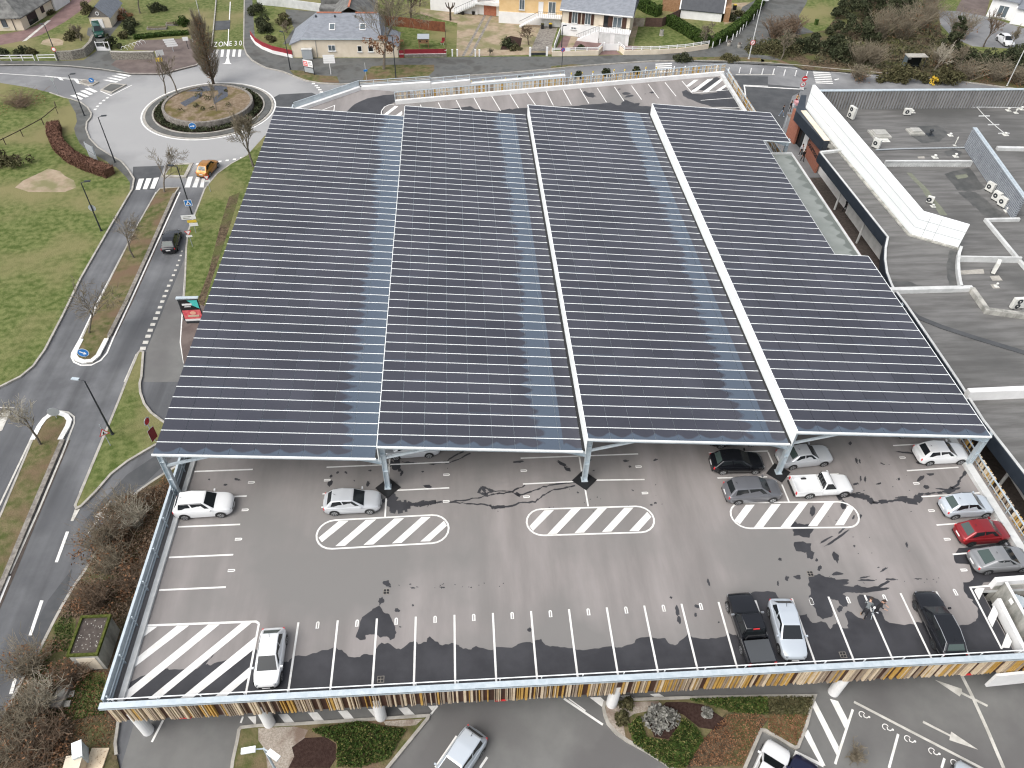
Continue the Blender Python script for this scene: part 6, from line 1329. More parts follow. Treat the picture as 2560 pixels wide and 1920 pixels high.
# tree with dead leaves in front of the cream house
T_, C_ = bare(51, 10.2, .75, .22, .7, 4, 5, .022, .12, .38); Lv = MB()
leaf_mesh(Lv, 900, clumps(3.2, 2.4, 1.4, 26, 3, .55, 4.0), .12, 4)
tree('leafy_bare_tree', 'tall tree with dead brown leaves on its low branches before the cream house', 'tree', A(1, 0, 1105, 600, LAND), T_, C_, M['bark'], M['twig'], None, Lv, M['deadleaf'])
for c, r, x, y, hg, r0, sd, lb, sp in ((1, 0, 1340, 155, 5.5, .2, 61, 'dark bare garden tree left of the white house', .5), (1, 0, 1415, 55, 4.0, .14, 62, 'smaller dark bare tree behind the garden lawn', .5), (2, 0, 145, 390, 3.2, .1, 64, 'small bare fruit tree in front of the yellow house', .8), (2, 0, 1645, 400, 4.6, .13, 65, 'bare tree growing through the clipped hedge corner', .75), (0, 0, 1210, 115, 6, .14, 66, 'bare tree behind the garage lawn', .5), (0, 0, 700, 350, 3.0, .16, 67, 'gnarled bare apple tree beside the green van', .9), (1, 0, 270, 285, 2.4, .1, 68, 'small contorted bare shrub tree in the corner garden', .95), (3, 0, 1860, 405, 5.2, .13, 69, 'leaning bare tree at the edge of the depot yard', .5), (3, 0, 2090, 425, 3.6, .08, 70, 'thin bare sapling beside the white parked car', .5), (3, 0, 110, 515, 4.6, .12, 71, 'bare street tree at the lane corner', .6), (3, 0, 1410, 660, 5.0, .12, 72, 'pale multi branched bare tree behind the shop back wall', .6), (3, 0, 1650, 610, 4.2, .14, 73, 'bare tree amid the dark hedge near the depot', .6), (1, 0, 2020, 480, 1.2, .08, 74, 'small spreading conifer by the garden gate pillars', .9)):
    T_, C_ = bare(sd, hg, .6, r0, sp, 4, 4, .022, .2); tree('bare_tree', lb, 'tree', A(c, r, x, y, LAND), T_, C_, M['darkbark'] if sd in (61, 62, 64, 69) else M['bark'], M['browntwig'] if sd in (61, 62, 64, 69) else (M['palet'] if sd == 72 else M['twig']), 'bare trees in the gardens and verges')
# pollarded stump tree
t = thing('pollard_tree', 'short pollarded dark tree with stubby raised limbs on the sandy drive', 'tree', A(1, 0, 1680, 175, LAND))
b = MB(); b.tube([(0, 0, 0), (0, 0, 1.5), (.05, 0, 1.9)], [.2, .17, .2], 7); b.build('trunk', M['darkbark'], t)
b = MB()
for a in (-.7, -.25, .8, .5): b.tube([(0, 0, 1.8), (a * .8, .05, 2.3), (a * 1.1, 0, 2.95)], [.13, .1, .07], 6)
b.build('crown', M['darkbark'], t)
# leafy bushes
def bush(name, label, c, r, x, y, rx, ry, h, m, n, k, seed, size=.13, clr=.45, group=None, stem=True, cat='bush', z=LAND):
    p = A(c, r, x, y, z); t = thing(name, label, cat, p, 0, group)
    b = MB(); leaf_mesh(b, n, clumps(rx, ry, h, k, seed, clr), size, seed); b.build('foliage', m, t)
    if stem:
        b = MB(); rn = random.Random(seed)
        for j in range(6): a = rn.uniform(0, 6.28); b.tube([(0, 0, 0), (math.cos(a) * rx * .4, math.sin(a) * ry * .4, h * .45), (math.cos(a) * rx * .7, math.sin(a) * ry * .7, h * .8)], [.05, .035, .015], 4)
        b.build('stem', M['darkbark'], t)
    return t
wood_ev = [(230, 430, 4.5, 3, 2.4, 'wide dark evergreen bush nearest the lane corner'), (500, 440, 4, 3, 2.8, 'dark evergreen bush behind the end of the zebra crossing'), (720, 320, 5, 4, 4.0, 'big dark evergreen clump in the middle of the thicket'), (700, 150, 4.5, 4, 4.2, 'tall dark evergreen clump bordering the bright lawn'), (880, 60, 5, 5, 4.5, 'dark evergreen mass at the top of the thicket'), (1150, 130, 4.5, 4, 4.0, 'dark green clump in the upper thicket under bare crowns'), (660, 500, 3.2, 2.6, 2.6, 'dark evergreen bush just above the far pavement end'), (1820, 560, 4.5, 2.6, 2.4, 'dark clipped laurel mass below the depot lawn, left part'), (2060, 590, 4.5, 2.6, 2.4, 'dark clipped laurel mass below the depot lawn, right part'), (2150, 520, 3.0, 2.4, 2.2, 'round dark bush at the right photo edge by the white lamp'), (1180, 690, 4.5, 1.6, 2.0, 'low evergreen bush just behind the shop back wall'), (1500, 700, 3.5, 1.6, 2.2, 'evergreen bush with yellow blossom beside it behind the shop')]
for i, (x, y, rx, ry, hh, lb) in enumerate(wood_ev):
    bush('evergreen_bush', lb, 3, 0, x, y, rx, ry, hh, M['leaf'] if i not in (10, 11) else M['olive'], int(760 * rx), 30, 100 + i, .15, .8, 'evergreen bushes in the thicket', False)
bush('conifer_tree', 'dark conical conifer standing above the thicket', 3, 0, 1560, 470, 1.6, 1.6, 6.5, M['leaf'], 2200, 40, 130, .16, .5, None, True, 'tree')
bush('flowering_shrub', 'small yellow blossoming shrub behind the shop back wall', 3, 0, 1420, 725, .7, .6, 1.1, M['yellow'], 420, 10, 131, .08, .3)
# bare brown thicket shrubs
def twigshrub(label, c, r, x, y, rad, hgt, seed, m, n=46, group=None, leaves=0, name='bare_shrub', z=LAND, minr=.012):
    p = A(c, r, x, y, z); t = thing(name, label, 'shrub', p, 0, group); rn = random.Random(seed); b = MB(); s_ = MB()
    for j in range(n):
        a = rn.uniform(0, 6.283); o = rn.uniform(.15, 1.0); q0 = Vector((rn.uniform(-.25, .25) * rad, rn.uniform(-.25, .25) * rad, 0)); q1 = q0 + Vector((math.cos(a) * rad * o * .5, math.sin(a) * rad * o * .5, hgt * rn.uniform(.4, .6))); q2 = q1 + Vector((math.cos(a) * rad * o * .5 + rn.gauss(0, .1) * rad, math.sin(a) * rad * o * .5 + rn.gauss(0, .1) * rad, hgt * rn.uniform(.25, .5)))
        (s_ if j < 8 else b).tube([q0, q1, q2], [minr * 2.2, minr * 1.5, minr], 3, cap=False)
        for k in range(5):
            u = q1.lerp(q2, rn.random()) if k > 1 else q0.lerp(q1, rn.uniform(.4, 1)); aa = rn.uniform(0, 6.283); e = u + Vector((math.cos(aa) * rad * .28, math.sin(aa) * rad * .28, hgt * rn.uniform(.05, .28))); b.tube([u, e], [minr * 1.1, minr * .8], 3, cap=False)
    b.build('twigs', m, t); s_.build('stem', M['bark'], t)
    if leaves: lv = MB(); leaf_mesh(lv, leaves, clumps(rad, rad, hgt, 14, seed, rad * .35), .07, seed); lv.build('dead_leaves', M['deadleaf'], t)
wood_b = [(960, 330, 3.5, 4.5, 'bare beige thicket shrub left of centre in the wood'), (1150, 330, 4, 5, 'large bare beige shrub in the middle of the wood'), (1330, 250, 3.5, 4.5, 'bare yellowish shrub left of the conifer'), (1150, 60, 4, 4.5, 'bare shrub at the top edge of the wood'), (1380, 100, 3.5, 4.5, 'bare shrub beside the depot yard entrance'), (1640, 330, 3.5, 4, 'wide bare tan shrub right of the conifer'), (780, 560, 2.6, 3.2, 'bare pinkish shrub left of the bus shelter'), (900, 570, 2.4, 3.2, 'bare pinkish shrub nearest the bus shelter'), (1720, 680, 3.2, 2.4, 'low bare shrub behind the shop near the right edge'), (1960, 690, 3.2, 2.8, 'bare shrub left of the white lamp pole'), (2160, 720, 2.8, 2.4, 'bare shrub right of the white lamp pole'), (60, 330, 3.0, 3.2, 'reddish bare shrub on the lane corner'), (200, 300, 2.6, 3, 'greyer bare shrub beside the reddish one on the lane corner'), (780, 690, 2.2, 2.0, 'low bare shrub on the far verge behind the zebra crossing'), (1480, 560, 2.6, 2.6, 'dark bare shrub right of the bus shelter')]
for i, (x, y, rd, hh, lb) in enumerate(wood_b):
    twigshrub(lb, 3, 0, x, y, rd, hh, 200 + i, M['twig'] if i not in (11, 12) else M['browntwig'], 85, 'bare shrubs in the thicket', 260 if i not in (6, 7) else 0, minr=.02)
# undergrowth of the wood as one mass
b = MB(); rn = np.random.RandomState(8)
poly = [(350, 560), (560, 380), (700, 200), (900, 40), (1350, 80), (1420, 250), (1650, 400), (1900, 500), (2300, 560), (2300, 700), (1300, 640), (800, 600)]
def inpoly(x, y):
    k = False
    for (x1, y1), (x2, y2) in zip(poly, poly[1:] + poly[:1]):
        if (y1 > y) != (y2 > y) and x < (x2 - x1) * (y - y1) / (y2 - y1) + x1: k = not k
    return k
def fn(rn_):
    while True:
        x, y = rn_.uniform(300, 2300), rn_.uniform(30, 720)
        if inpoly(x, y): break
    p = A(3, 0, x, y, LAND); return (p.x, p.y, rn_.uniform(.1, .9))
leaf_mesh(b, 7000, fn, .17, 12); tag(b.build('undergrowth', mat('undergrowth_leaf', (.05, .052, .03), (.11, .098, .062), .6, .9, spec=.1, island=.35)), kind='stuff')
# west hollow and the shrubs of the south-west verge
bush('dark_shrub', 'dark shrub filling the hollow at the left edge of the west field', 0, 0, 60, 1420, 3.5, 2.2, 1.4, M['olive'], 1800, 22, 140, .13, .6)
twigshrub('brown bramble patch above the hollow in the west field', 0, 0, 190, 910, 3.4, 1.3, 230, M['browntwig'], 90, None, 200)
sw = [(900, 1420, 2.0, 2.2, 'yellowish bare shrub spreading over the road edge by the painted arrow', 2, 'twig'), (1060, 1130, 2.0, 2.1, 'brown leafed shrub below the deck entry road', 2, 'twig'), (1000, 1330, 1.9, 2.0, 'tangled brown shrub in the middle of the verge', 2, 'browntwig'), (980, 1600, 1.8, 1.9, 'shrub of upright tan twigs above the concrete cabin', 2, 'twig'), (1190, 1220, 1.6, 2.2, 'thin pale twigged shrub close to the deck rail', 2, 'palet'), (850, 240, 1.9, 2.0, 'brown shrub directly above the concrete cabin', 3, 'browntwig'), (290, 800, 2.0, 1.9, 'grey bare shrub left of the concrete cabin by the road', 3, 'twig'), (640, 880, 1.5, 1.4, 'dark bare shrub just below the concrete cabin', 3, 'browntwig'), (260, 1230, 2.1, 1.9, 'grey brown shrub left of the manhole block', 3, 'twig'), (400, 1080, 1.5, 1.6, 'thin arching shrub over the manhole block', 3, 'palet'), (150, 1480, 2.2, 1.9, 'large bare shrub at the bottom left corner', 3, 'twig'), (400, 1420, 1.8, 1.7, 'brown bare shrub left of the grey cabinet', 3, 'browntwig'), (-60, 1330, 1.8, 1.7, 'bare shrub cut by the left photo edge', 3, 'twig'), (330, 1620, 1.8, 1.5, 'low leafy brown shrub at the bottom edge', 3, 'browntwig'), (1180, 60, 1.7, 1.6, 'dark brown shrub tight against the deck rail', 3, 'browntwig')]
for i, (x, y, rd, hh, lb, r, mm) in enumerate(sw): twigshrub(lb, 0, r, x, y, rd, hh, 250 + i, M[mm], 105, 'bare shrubs on the south west verge', 420 if mm != 'palet' else 0, minr=.010)
twigshrub('small yellow twigged shrub growing in the disabled bay', 3, 3, 735, 1580, .8, 1.0, 280, M['twig'], 50, None, 0, z=0)
for i, (c, r, x, y, rx, hh, m, lb) in enumerate([(0, 0, 1130, 225, 1.3, 2.0, 'leaf', 'large round clipped bush beside the garage drive'), (0, 0, 1120, 285, 1.0, 1.5, 'leaf', 'smaller round clipped bush in front of the large round one'), (0, 0, 975, 415, 1.3, 2.6, 'leaf', 'tall dark evergreen bush at the white garden gate'), (0, 0, 1075, 330, .8, 1.2, 'olive', 'brownish bush right of the dark gate evergreen'), (0, 0, 1580, 215, 1.2, 1.6, 'hedge', 'green shrub at the end of the vegetable beds'), (0, 0, 1360, 90, 1.4, 1.3, 'leaf', 'dark low shrub behind the vegetable garden lawn'), (0, 0, 760, 100, 1.4, 1.4, 'olive', 'grey green shrub beside the red tarmac drive'), (0, 0, 640, 330, 1.2, 1.2, 'olive', 'bush under the gnarled apple tree'), (0, 0, 1060, 150, 1.6, 1.4, 'deadleaf', 'brown faded shrub along the garage side wall'), (0, 0, 20, 470, 1.1, 1.0, 'leaf', 'dark rounded shrub behind the white rail fence at the edge'), (0, 0, 190, 470, 1.2, 1.0, 'leaf', 'dark shrub behind the middle of the white rail fence'), (0, 0, 270, 465, .9, .9, 'olive', 'lighter shrub behind the end of the white rail fence'),
        (0, 0, 440, 120, .8, .6, 'olive', 'small shrub against the drive side of the top left house'), (1, 0, 235, 205, 1.3, 2.0, 'olive', 'olive green tree like bush in the corner garden'), (1, 0, 70, 230, 1.4, 1.7, 'leaf', 'dark rounded bush in the middle of the corner garden'), (1, 0, 20, 120, 1.6, 2.2, 'leaf', 'dark bush at the back of the corner garden'), (1, 0, 130, 350, .9, .9, 'olive', 'low shrub by the curved red fence'), (1, 0, 90, 275, 1.2, 1.3, 'leaf', 'front dark bush of the corner garden'), (1, 0, 2190, 400, 1.3, 1.2, 'leaf', 'dark round bush in the sandy garden bed'), (2, 0, 30, 430, .9, .7, 'olive', 'low green plant beside the sandy garden bed'), (2, 0, 1890, 175, 1.0, 1.3, 'leaf', 'dark shrub on the pale terrace'), (2, 0, 1960, 130, 1.0, .8, 'olive', 'mixed potted greenery on the pale terrace'), (2, 0, 1470, 515, 1.4, .7, 'leaf', 'low dark shrub on the verge by the far zebra crossing'), (2, 0, 1880, 515, 1.4, .7, 'olive', 'low olive shrub on the verge at the lane mouth'), (2, 0, 590, 415, .7, .35, 'leaf', 'small rounded plant in the red forecourt'),
        (3, 0, 100, 440, 3.2, 1.2, 'olive', 'low yellow green bank of shrubs at the lane corner'), (2, 0, 2140, 430, 2.4, 1.2, 'olive', 'low grassy shrub at the foot of the round lane sign'), (2, 3, 1290, 1225, .95, .7, 'silverleaf', 'round silver grey shrub in the front planter'), (2, 3, 1680, 1180, .3, .3, 'silverleaf', 'tiny silver grey shrub in the dark mulch'), (2, 3, 945, 1230, .4, .6, 'olive', 'wispy yellow grass tuft at the planter tip'), (2, 3, 985, 1105, .4, .6, 'olive', 'wispy grass tuft beside the white column'), (2, 0, 68, 712, .55, .8, 'leaf', 'first small round bush left along the back of the deck'), (2, 0, 325, 690, .6, .9, 'leaf', 'second small round bush along the back of the deck'), (2, 0, 572, 665, .65, 1.0, 'leaf', 'third small round bush along the back of the deck'), (2, 0, 812, 650, .65, 1.0, 'leaf', 'fourth small round bush along the back of the deck'), (2, 0, 1078, 632, .65, 1.0, 'leaf', 'fifth small round bush along the back of the deck')]):
    bush('bush', lb, c, r, x, y, rx, rx, hh, M[m], int(420 + 650 * rx), 16, 300 + i, .11, rx * .45, 'garden and verge bushes', False)
# ground cover in the front planters and on the verges (nobody could count it)
def cover(name, polyl, n, m, size, seed, h=.25):
    xs = [p[0] for p in polyl]; ys = [p[1] for p in polyl]
    def inp(x, y):
        k = False
        for p, q in zip(polyl, polyl[1:] + polyl[:1]):
            if (p[1] > y) != (q[1] > y) and x < (q[0] - p[0]) * (y - p[1]) / (q[1] - p[1]) + p[0]: k = not k
        return k
    def fn(rn):
        while True:
            x, y = rn.uniform(min(xs), max(xs)), rn.uniform(min(ys), max(ys))
            if inp(x, y): return (x, y, LAND + rn.uniform(.0, h))
    b = MB(); leaf_mesh(b, n, fn, size, seed); tag(b.build(name, m), kind='stuff')
P2x = xy(P2); P1x = xy(P1)
cover('ground_cover', L(2, 3, [(1000, 1300), (1100, 1210), (1160, 1400), (1350, 1430), (1480, 1230), (1600, 1330), (1650, 1420), (1500, 1659), (1360, 1659), (1050, 1450)], LAND), 5200, M['hedge'], .06, 31)
cover('ground_cover', L(2, 3, [(1520, 1070), (2200, 1050), (2212, 1200), (1900, 1180), (1700, 1110)], LAND), 3500, M['hedge'], .06, 32)
cover('ground_cover', L(3, 3, [(0, 1050), (395, 1045), (350, 1200), (0, 1200)], LAND), 1200, M['olive'], .06, 33)
cover('ground_cover', L(2, 3, [(1000, 1300), (1100, 1210), (1160, 1400), (1350, 1430), (1480, 1230), (1600, 1330), (1650, 1420), (1500, 1659), (1360, 1659), (1050, 1450)], LAND), 2600, M['lightleaf'], .05, 41)
cover('ground_cover', L(2, 3, [(1520, 1070), (2200, 1050), (2212, 1200), (1900, 1180), (1700, 1110)], LAND), 2200, M['lightleaf'], .05, 42)
cover('ground_cover', L(1, 3, [(450, 1330), (900, 1260), (1050, 1290), (1300, 1330), (1150, 1580), (900, 1659), (700, 1650), (700, 1440)], LAND), 2400, M['lightleaf'], .045, 43)
cover('leaf_litter', L(2, 3, [(1500, 1640), (1640, 1420), (1860, 1200), (2120, 1180), (2212, 1230), (2140, 1330), (1990, 1640)], LAND), 3200, M['deadleaf'], .045, 34, .12)
cover('leaf_litter', L(3, 3, [(0, 1200), (350, 1200), (250, 1470), (0, 1340)], LAND), 1200, M['deadleaf'], .045, 35, .1)
cover('ground_cover', L(1, 3, [(450, 1330), (900, 1260), (1050, 1290), (1300, 1330), (1150, 1580), (900, 1659), (700, 1650), (700, 1440)], LAND), 5000, M['hedge'], .06, 36)
cover('leaf_litter', L(0, 3, [(600, 100), (1150, 0), (1000, 500), (900, 820), (600, 830), (300, 900), (100, 1300), (0, 1659), (900, 1659), (1000, 1300), (1000, 900)], LAND), 5200, M['deadleaf'], .05, 37, .1)
cover('brown_undergrowth', L(0, 2, [(880, 1250), (1060, 980), (1180, 960), (1360, 900), (1440, 900), (1300, 1600), (900, 1640), (760, 1560)], LAND), 5200, M['browntwig'], .06, 44, .55)
cover('brown_undergrowth', L(0, 3, [(690, 60), (1190, 0), (1060, 460), (920, 360), (660, 360), (520, 380)], LAND), 3000, M['browntwig'], .06, 45, .45)
cover('brown_undergrowth', L(0, 3, [(40, 1240), (180, 980), (480, 960), (640, 1320), (620, 1659), (-200, 1659)], LAND), 4200, M['browntwig'], .06, 46, .4)
cover('leaf_litter', L(0, 2, [(1100, 1100), (1420, 800), (1500, 900), (1300, 1600), (800, 1640), (900, 1380)], LAND), 4200, M['deadleaf'], .05, 38, .15)
cover('grass_tufts', L(0, 3, [(480, 420), (620, 250), (640, 640), (480, 660), (330, 760), (180, 980), (130, 1150), (600, 1250), (900, 1200), (940, 900), (700, 830), (420, 800)], LAND), 4200, M['hedge'], .05, 39, .12)
# ---------------------------------------------------------------- roundabout island
RC = (-24.2, 87.3)
ra = thing('roundabout_island', 'round traffic island with stone ring wall, straw mulch and slate beds', 'roundabout', (RC[0], RC[1], 0))
def ring(name, r0, r1, z0, z1, m, n=64):
    b = MB()
    for k in range(n):
        a, c = 2 * math.pi * k / n, 2 * math.pi * (k + 1) / n
        P = lambda r, t, z: (r * math.cos(t), r * math.sin(t), z)
        b.face([P(r0, a, z1), P(r1, a, z1), P(r1, c, z1), P(r0, c, z1)]); b.face([P(r1, a, z0), P(r1, c, z0), P(r1, c, z1), P(r1, a, z1)]); b.face([P(r0, c, z0), P(r0, a, z0), P(r0, a, z1), P(r0, c, z1)])
    return b.build(name, m, ra)
ring('painted_line', 9.05, 9.25, -.02, -.004, M['paint']); ring('apron', 8.62, 8.95, -.02, .04, M['kerb']); ring('paved_ring', 7.7, 8.58, -.02, .10, M['redtar'] if 0 else M['pave']); ring('kerb', 7.5, 7.7, -.02, .2, M['kerb'])
ring('planting_soil', 6.1, 7.5, -.02, .12, M['soil']); ring('ring_wall', 5.85, 6.2, 0, 1.02, M['stone'])
b = MB(); b.prism([(5.86 * math.cos(k * .0982), 5.86 * math.sin(k * .0982)) for k in range(64)], .6, .92); b.build('mulch_bed', M['mulch'], ra)
b = MB(); o_ = Vector((RC[0], RC[1], 0))
for q in ([(1555, 890), (1750, 790), (1745, 830), (1600, 920)], [(1600, 790), (1760, 745), (1900, 740), (1960, 750), (1970, 830), (1900, 870), (1850, 900), (1840, 850), (1890, 810), (1880, 780), (1760, 790)]):
    b.sheet([p - o_ for p in L(0, 0, q, .94)], .945)
b.build('slate_bed', mat('blue_slate_chips', (.05, .056, .072), (.085, .092, .108), 5, .7), ra)
b = MB(); leaf_mesh(b, 3600, lambda rn: (lambda a, r: (r * math.cos(a), r * math.sin(a), rn.uniform(.1, .5)))(rn.uniform(0, 6.283), rn.uniform(6.35, 7.35)), .13, 3); b.build('planting', M['leaf'], ra)
b = MB(); leaf_mesh(b, 500, clumps(4.8, 4.8, .25, 12, 8, .5, .98), .1, 5); b.build('low_plants', M['olive'], ra)

# ---------------------------------------------------------------- cars
CT = dict(  # length, width, height, wheelbase, belt, hood z, cowl x, roof front x, roof rear x, rear base x, rear top z  (x as fractions from the rear)
    hatch=(4.08, 1.72, 1.40, 2.50, .62, .60, .725, .53, .17, .05, .93), round=(3.70, 1.62, 1.46, 2.36, .60, .60, .78, .57, .20, .04, .93), suv=(4.10, 1.76, 1.50, 2.50, .64, .64, .72, .56, .12, .03, .95),
    mpv=(4.25, 1.76, 1.54, 2.62, .60, .58, .78, .58, .12, .03, .95), sedan=(4.30, 1.70, 1.38, 2.55, .62, .60, .70, .53, .30, .16, .92), coupe=(4.10, 1.72, 1.38, 2.52, .62, .60, .75, .52, .30, .06, .90), wagon=(4.65, 1.78, 1.40, 2.70, .62, .60, .72, .54, .12, .03, .92), van=(3.9, 1.62, 1.75, 2.4, .58, .56, .84, .70, .06, .02, .97))
def car(name, label, cat, kind, pos, rz, col, group='parked cars', roofc=None, z=0.0, wheelc='rim', rails=False, chrome=False, tailc=True):
    Ln, W, H, wb, belt, hood, xc, xf, xr, xb, zr = CT[kind]
    t = thing(name, label, cat, (pos[0], pos[1], z), rz, group)
    X = lambda f: (f - .5) * Ln
    zb, zh, hw = belt * H, hood * H, W / 2
    # lower shell
    st = [(0.0, .32, .50, .66), (.010, .27, .575, .78), (.035, .22, .62, .885), (.08, .19, .64, .955), (.16, .17, .65, 1), (.40, .16, .65, 1), (.62, .16, .645, 1), (xc, .16, .635, .995), (.84, .17, .61, .97), (.91, .18, .575, .925), (.96, .21, .525, .84), (.99, .26, .45, .70), (1.0, .31, .38, .56)]
    b = MB(); rings = []
    k = belt / .65
    for f, z0, z1, wf in st:
        zt = z1 * H * k * (1 if f < xc else zh / zb * 1.0); w = hw * wf; zl = z0 + .0
        prof = [(0, zl), (w * .82, zl), (w * .965, zl + .07), (w, zl + (zt - zl) * .48), (w * .985, zl + (zt - zl) * .80), (w * .93, zt - .035), (w * .80, zt - .006), (w * .4, zt + .012), (0, zt + .016)]
        full = [(X(f), y, z_) for y, z_ in prof] + [(X(f), -y, z_) for y, z_ in prof[-2:0:-1]]
        rings.append(len(b.v)); b.v += full; nn = len(full)
    for a, c in zip(rings, rings[1:]):
        for i in range(nn): b.f.append((a + i, a + (i + 1) % nn, c + (i + 1) % nn, c + i)); b.m.append(0)
    b.f.append(tuple(rings[0] + i for i in range(nn))); b.m.append(0); b.f.append(tuple(rings[-1] + i for i in range(nn - 1, -1, -1))); b.m.append(0)
    # cabin
    zt0 = zb - .03; wB, wT = hw * .90, hw * .70
    xm = (xf * .45 + xr * .55)
    Lp = dict(bf=(X(xc), wB * .94, zt0 - .015), tf=(X(xf), wT * .97, H - .045), tm=(X(xm), wT, H), tr=(X(xr), wT * .95, H * zr + .03), br=(X(xb), wB * .93, zt0 - .01), bm=(X(.5 * (xc + xb)), wB, zt0))
    Rp = {q: (v[0], -v[1], v[2]) for q, v in Lp.items()}
    bm = bmesh.new(); vs = {}
    for s_, D_ in (('l', Lp), ('r', Rp)):
        for q in D_: vs[s_ + q] = bm.verts.new(D_[q])
    F = lambda *n: bm.faces.new([vs[i] for i in n])
    F('lbf', 'ltf', 'rtf', 'rbf'); F('ltf', 'ltm', 'rtm', 'rtf'); F('ltm', 'ltr', 'rtr', 'rtm'); F('ltr', 'lbr', 'rbr', 'rtr'); F('lbf', 'lbm', 'lbr', 'ltr', 'ltm', 'ltf'); F('rbf', 'rtf', 'rtm', 'rtr', 'rbr', 'rbm')
    bmesh.ops.bevel(bm, geom=[e for e in bm.edges], offset=.10, segments=4, affect='EDGES', profile=.6)
    bmesh.ops.recalc_face_normals(bm, faces=bm.faces)
    o0 = len(b.v); b.v += [tuple(v.co) for v in bm.verts]; bm.verts.index_update()
    for f in bm.faces: b.f.append(tuple(o0 + v.index for v in f.verts)); b.m.append(1 if roofc else 0)
    bm.free()
    body = b.build('body', [col, roofc or col], t, smooth=True)
    if body.data and hasattr(body.data, 'set_sharp_from_angle'): body.data.set_sharp_from_angle(angle=math.radians(38))
    gm = M['glass']
    def pane(nm, pts, off, shrink=.10, bias=.0, m=gm, thick=.012):
        P = [Vector(p) for p in pts]; c = sum(P, Vector()) / len(P); n = (P[1] - P[0]).cross(P[2] - P[0]).normalized()
        if n.dot(c - Vector((X(.45), 0, H * .5))) < 0: n = -n
        Qp = [c + (p - c) * (1 - shrink) + n * off for p in P]
        bb = MB(); bb.face(Qp); bb.face([q - n * thick for q in Qp][::-1])
        for i in range(len(Qp)): j = (i + 1) % len(Qp); bb.face([Qp[i], Qp[j], Qp[j] - n * thick, Qp[i] - n * thick])
        return bb.build(nm, m, t)
    lerp = lambda a, c, f: tuple(a[i] + (c[i] - a[i]) * f for i in range(3))
    pane('windscreen', [Lp['bf'], Lp['tf'], Rp['tf'], Rp['bf']], .012, .12)
    pane('rear_window', [lerp(Lp['br'], Lp['tr'], .16 if kind != 'van' else .4), Lp['tr'], Rp['tr'], lerp(Rp['br'], Rp['tr'], .16 if kind != 'van' else .4)], .012, .22, 0, M['skyrear'] if kind in ('round', 'coupe', 'sedan') or col is black else gm)
    for D_ in (Lp, Rp):
        bmid = lerp(D_['bf'], D_['br'], .5); ups = lambda p, q: lerp(p, q, .16)
        pane('side_window', [ups(bmid, D_['tm']), D_['tm'], D_['tf'], ups(lerp(D_['bf'], D_['bm'], .12), D_['tf'])], .012, .11)
        if kind != 'van': pane('side_window', [ups(lerp(D_['br'], D_['bm'], .22), D_['tr']), lerp(D_['tr'], D_['tm'], .05), D_['tm'], ups(bmid, D_['tm'])], .012, .12)
    # lights, grille, plates, mirrors
    for s in (-1, 1):
        bb = MB(); bb.box((X(.945), s * hw * .66, H * .42), (.30, hw * .26, .12), rz=-s * .62); bb.build('headlight', M['rim'], t)
        bb = MB(); bb.box((X(.034), s * hw * .74, H * .48), (.1, hw * .24, .2), rz=s * .55); bb.build('tail_light', M['signred'], t)
        bb = MB(); bb.box((X(xc) - .22, s * (hw + .05), zb + .06), (.10, .17, .12)); bb.build('mirror', col if kind != 'van' else M['black'], t)
    bb = MB(); bb.box((X(.995), 0, H * .30), (.06, W * .55, .16)); bb.build('grille', M['black'], t)
    bb = MB(); bb.box((X(1.0) + .02, 0, H * .25), (.03, .46, .1)); bb.build('number_plate', M['signwhite'], t)
    bb = MB(); bb.box((X(0) - .012, 0, H * .40), (.03, .46, .1)); bb.build('number_plate', M['signwhite'], t)
    bb = MB(); bb.box((X(.015), 0, .27), (.1, W * .72, .14)); bb.build('bumper_trim', M['black'], t)
    bb = MB(); bb.tube([(X(xr) + .25, 0, H - .02), (X(xr) + .08, 0, H + .16)], .014, 4); bb.build('aerial', M['black'], t)
    if rails or chrome:
        for s in (-1, 1): bb = MB(); bb.tube([(X(xf) - .1, s * wT * .96, H - .02), (X(xm), s * wT * 1.0, H + .03), (X(xr) + .1, s * wT * .94, H * zr + .03)] + ([(X(xb) + .1, s * wB * .95, zb)] if chrome else []), .02, 5); bb.build('roof_rail', M['rim'] if chrome else M['black'], t)
    wheels(t, wb, hw, Ln, .30 if kind != 'suv' else .32, wheelc)
    return t
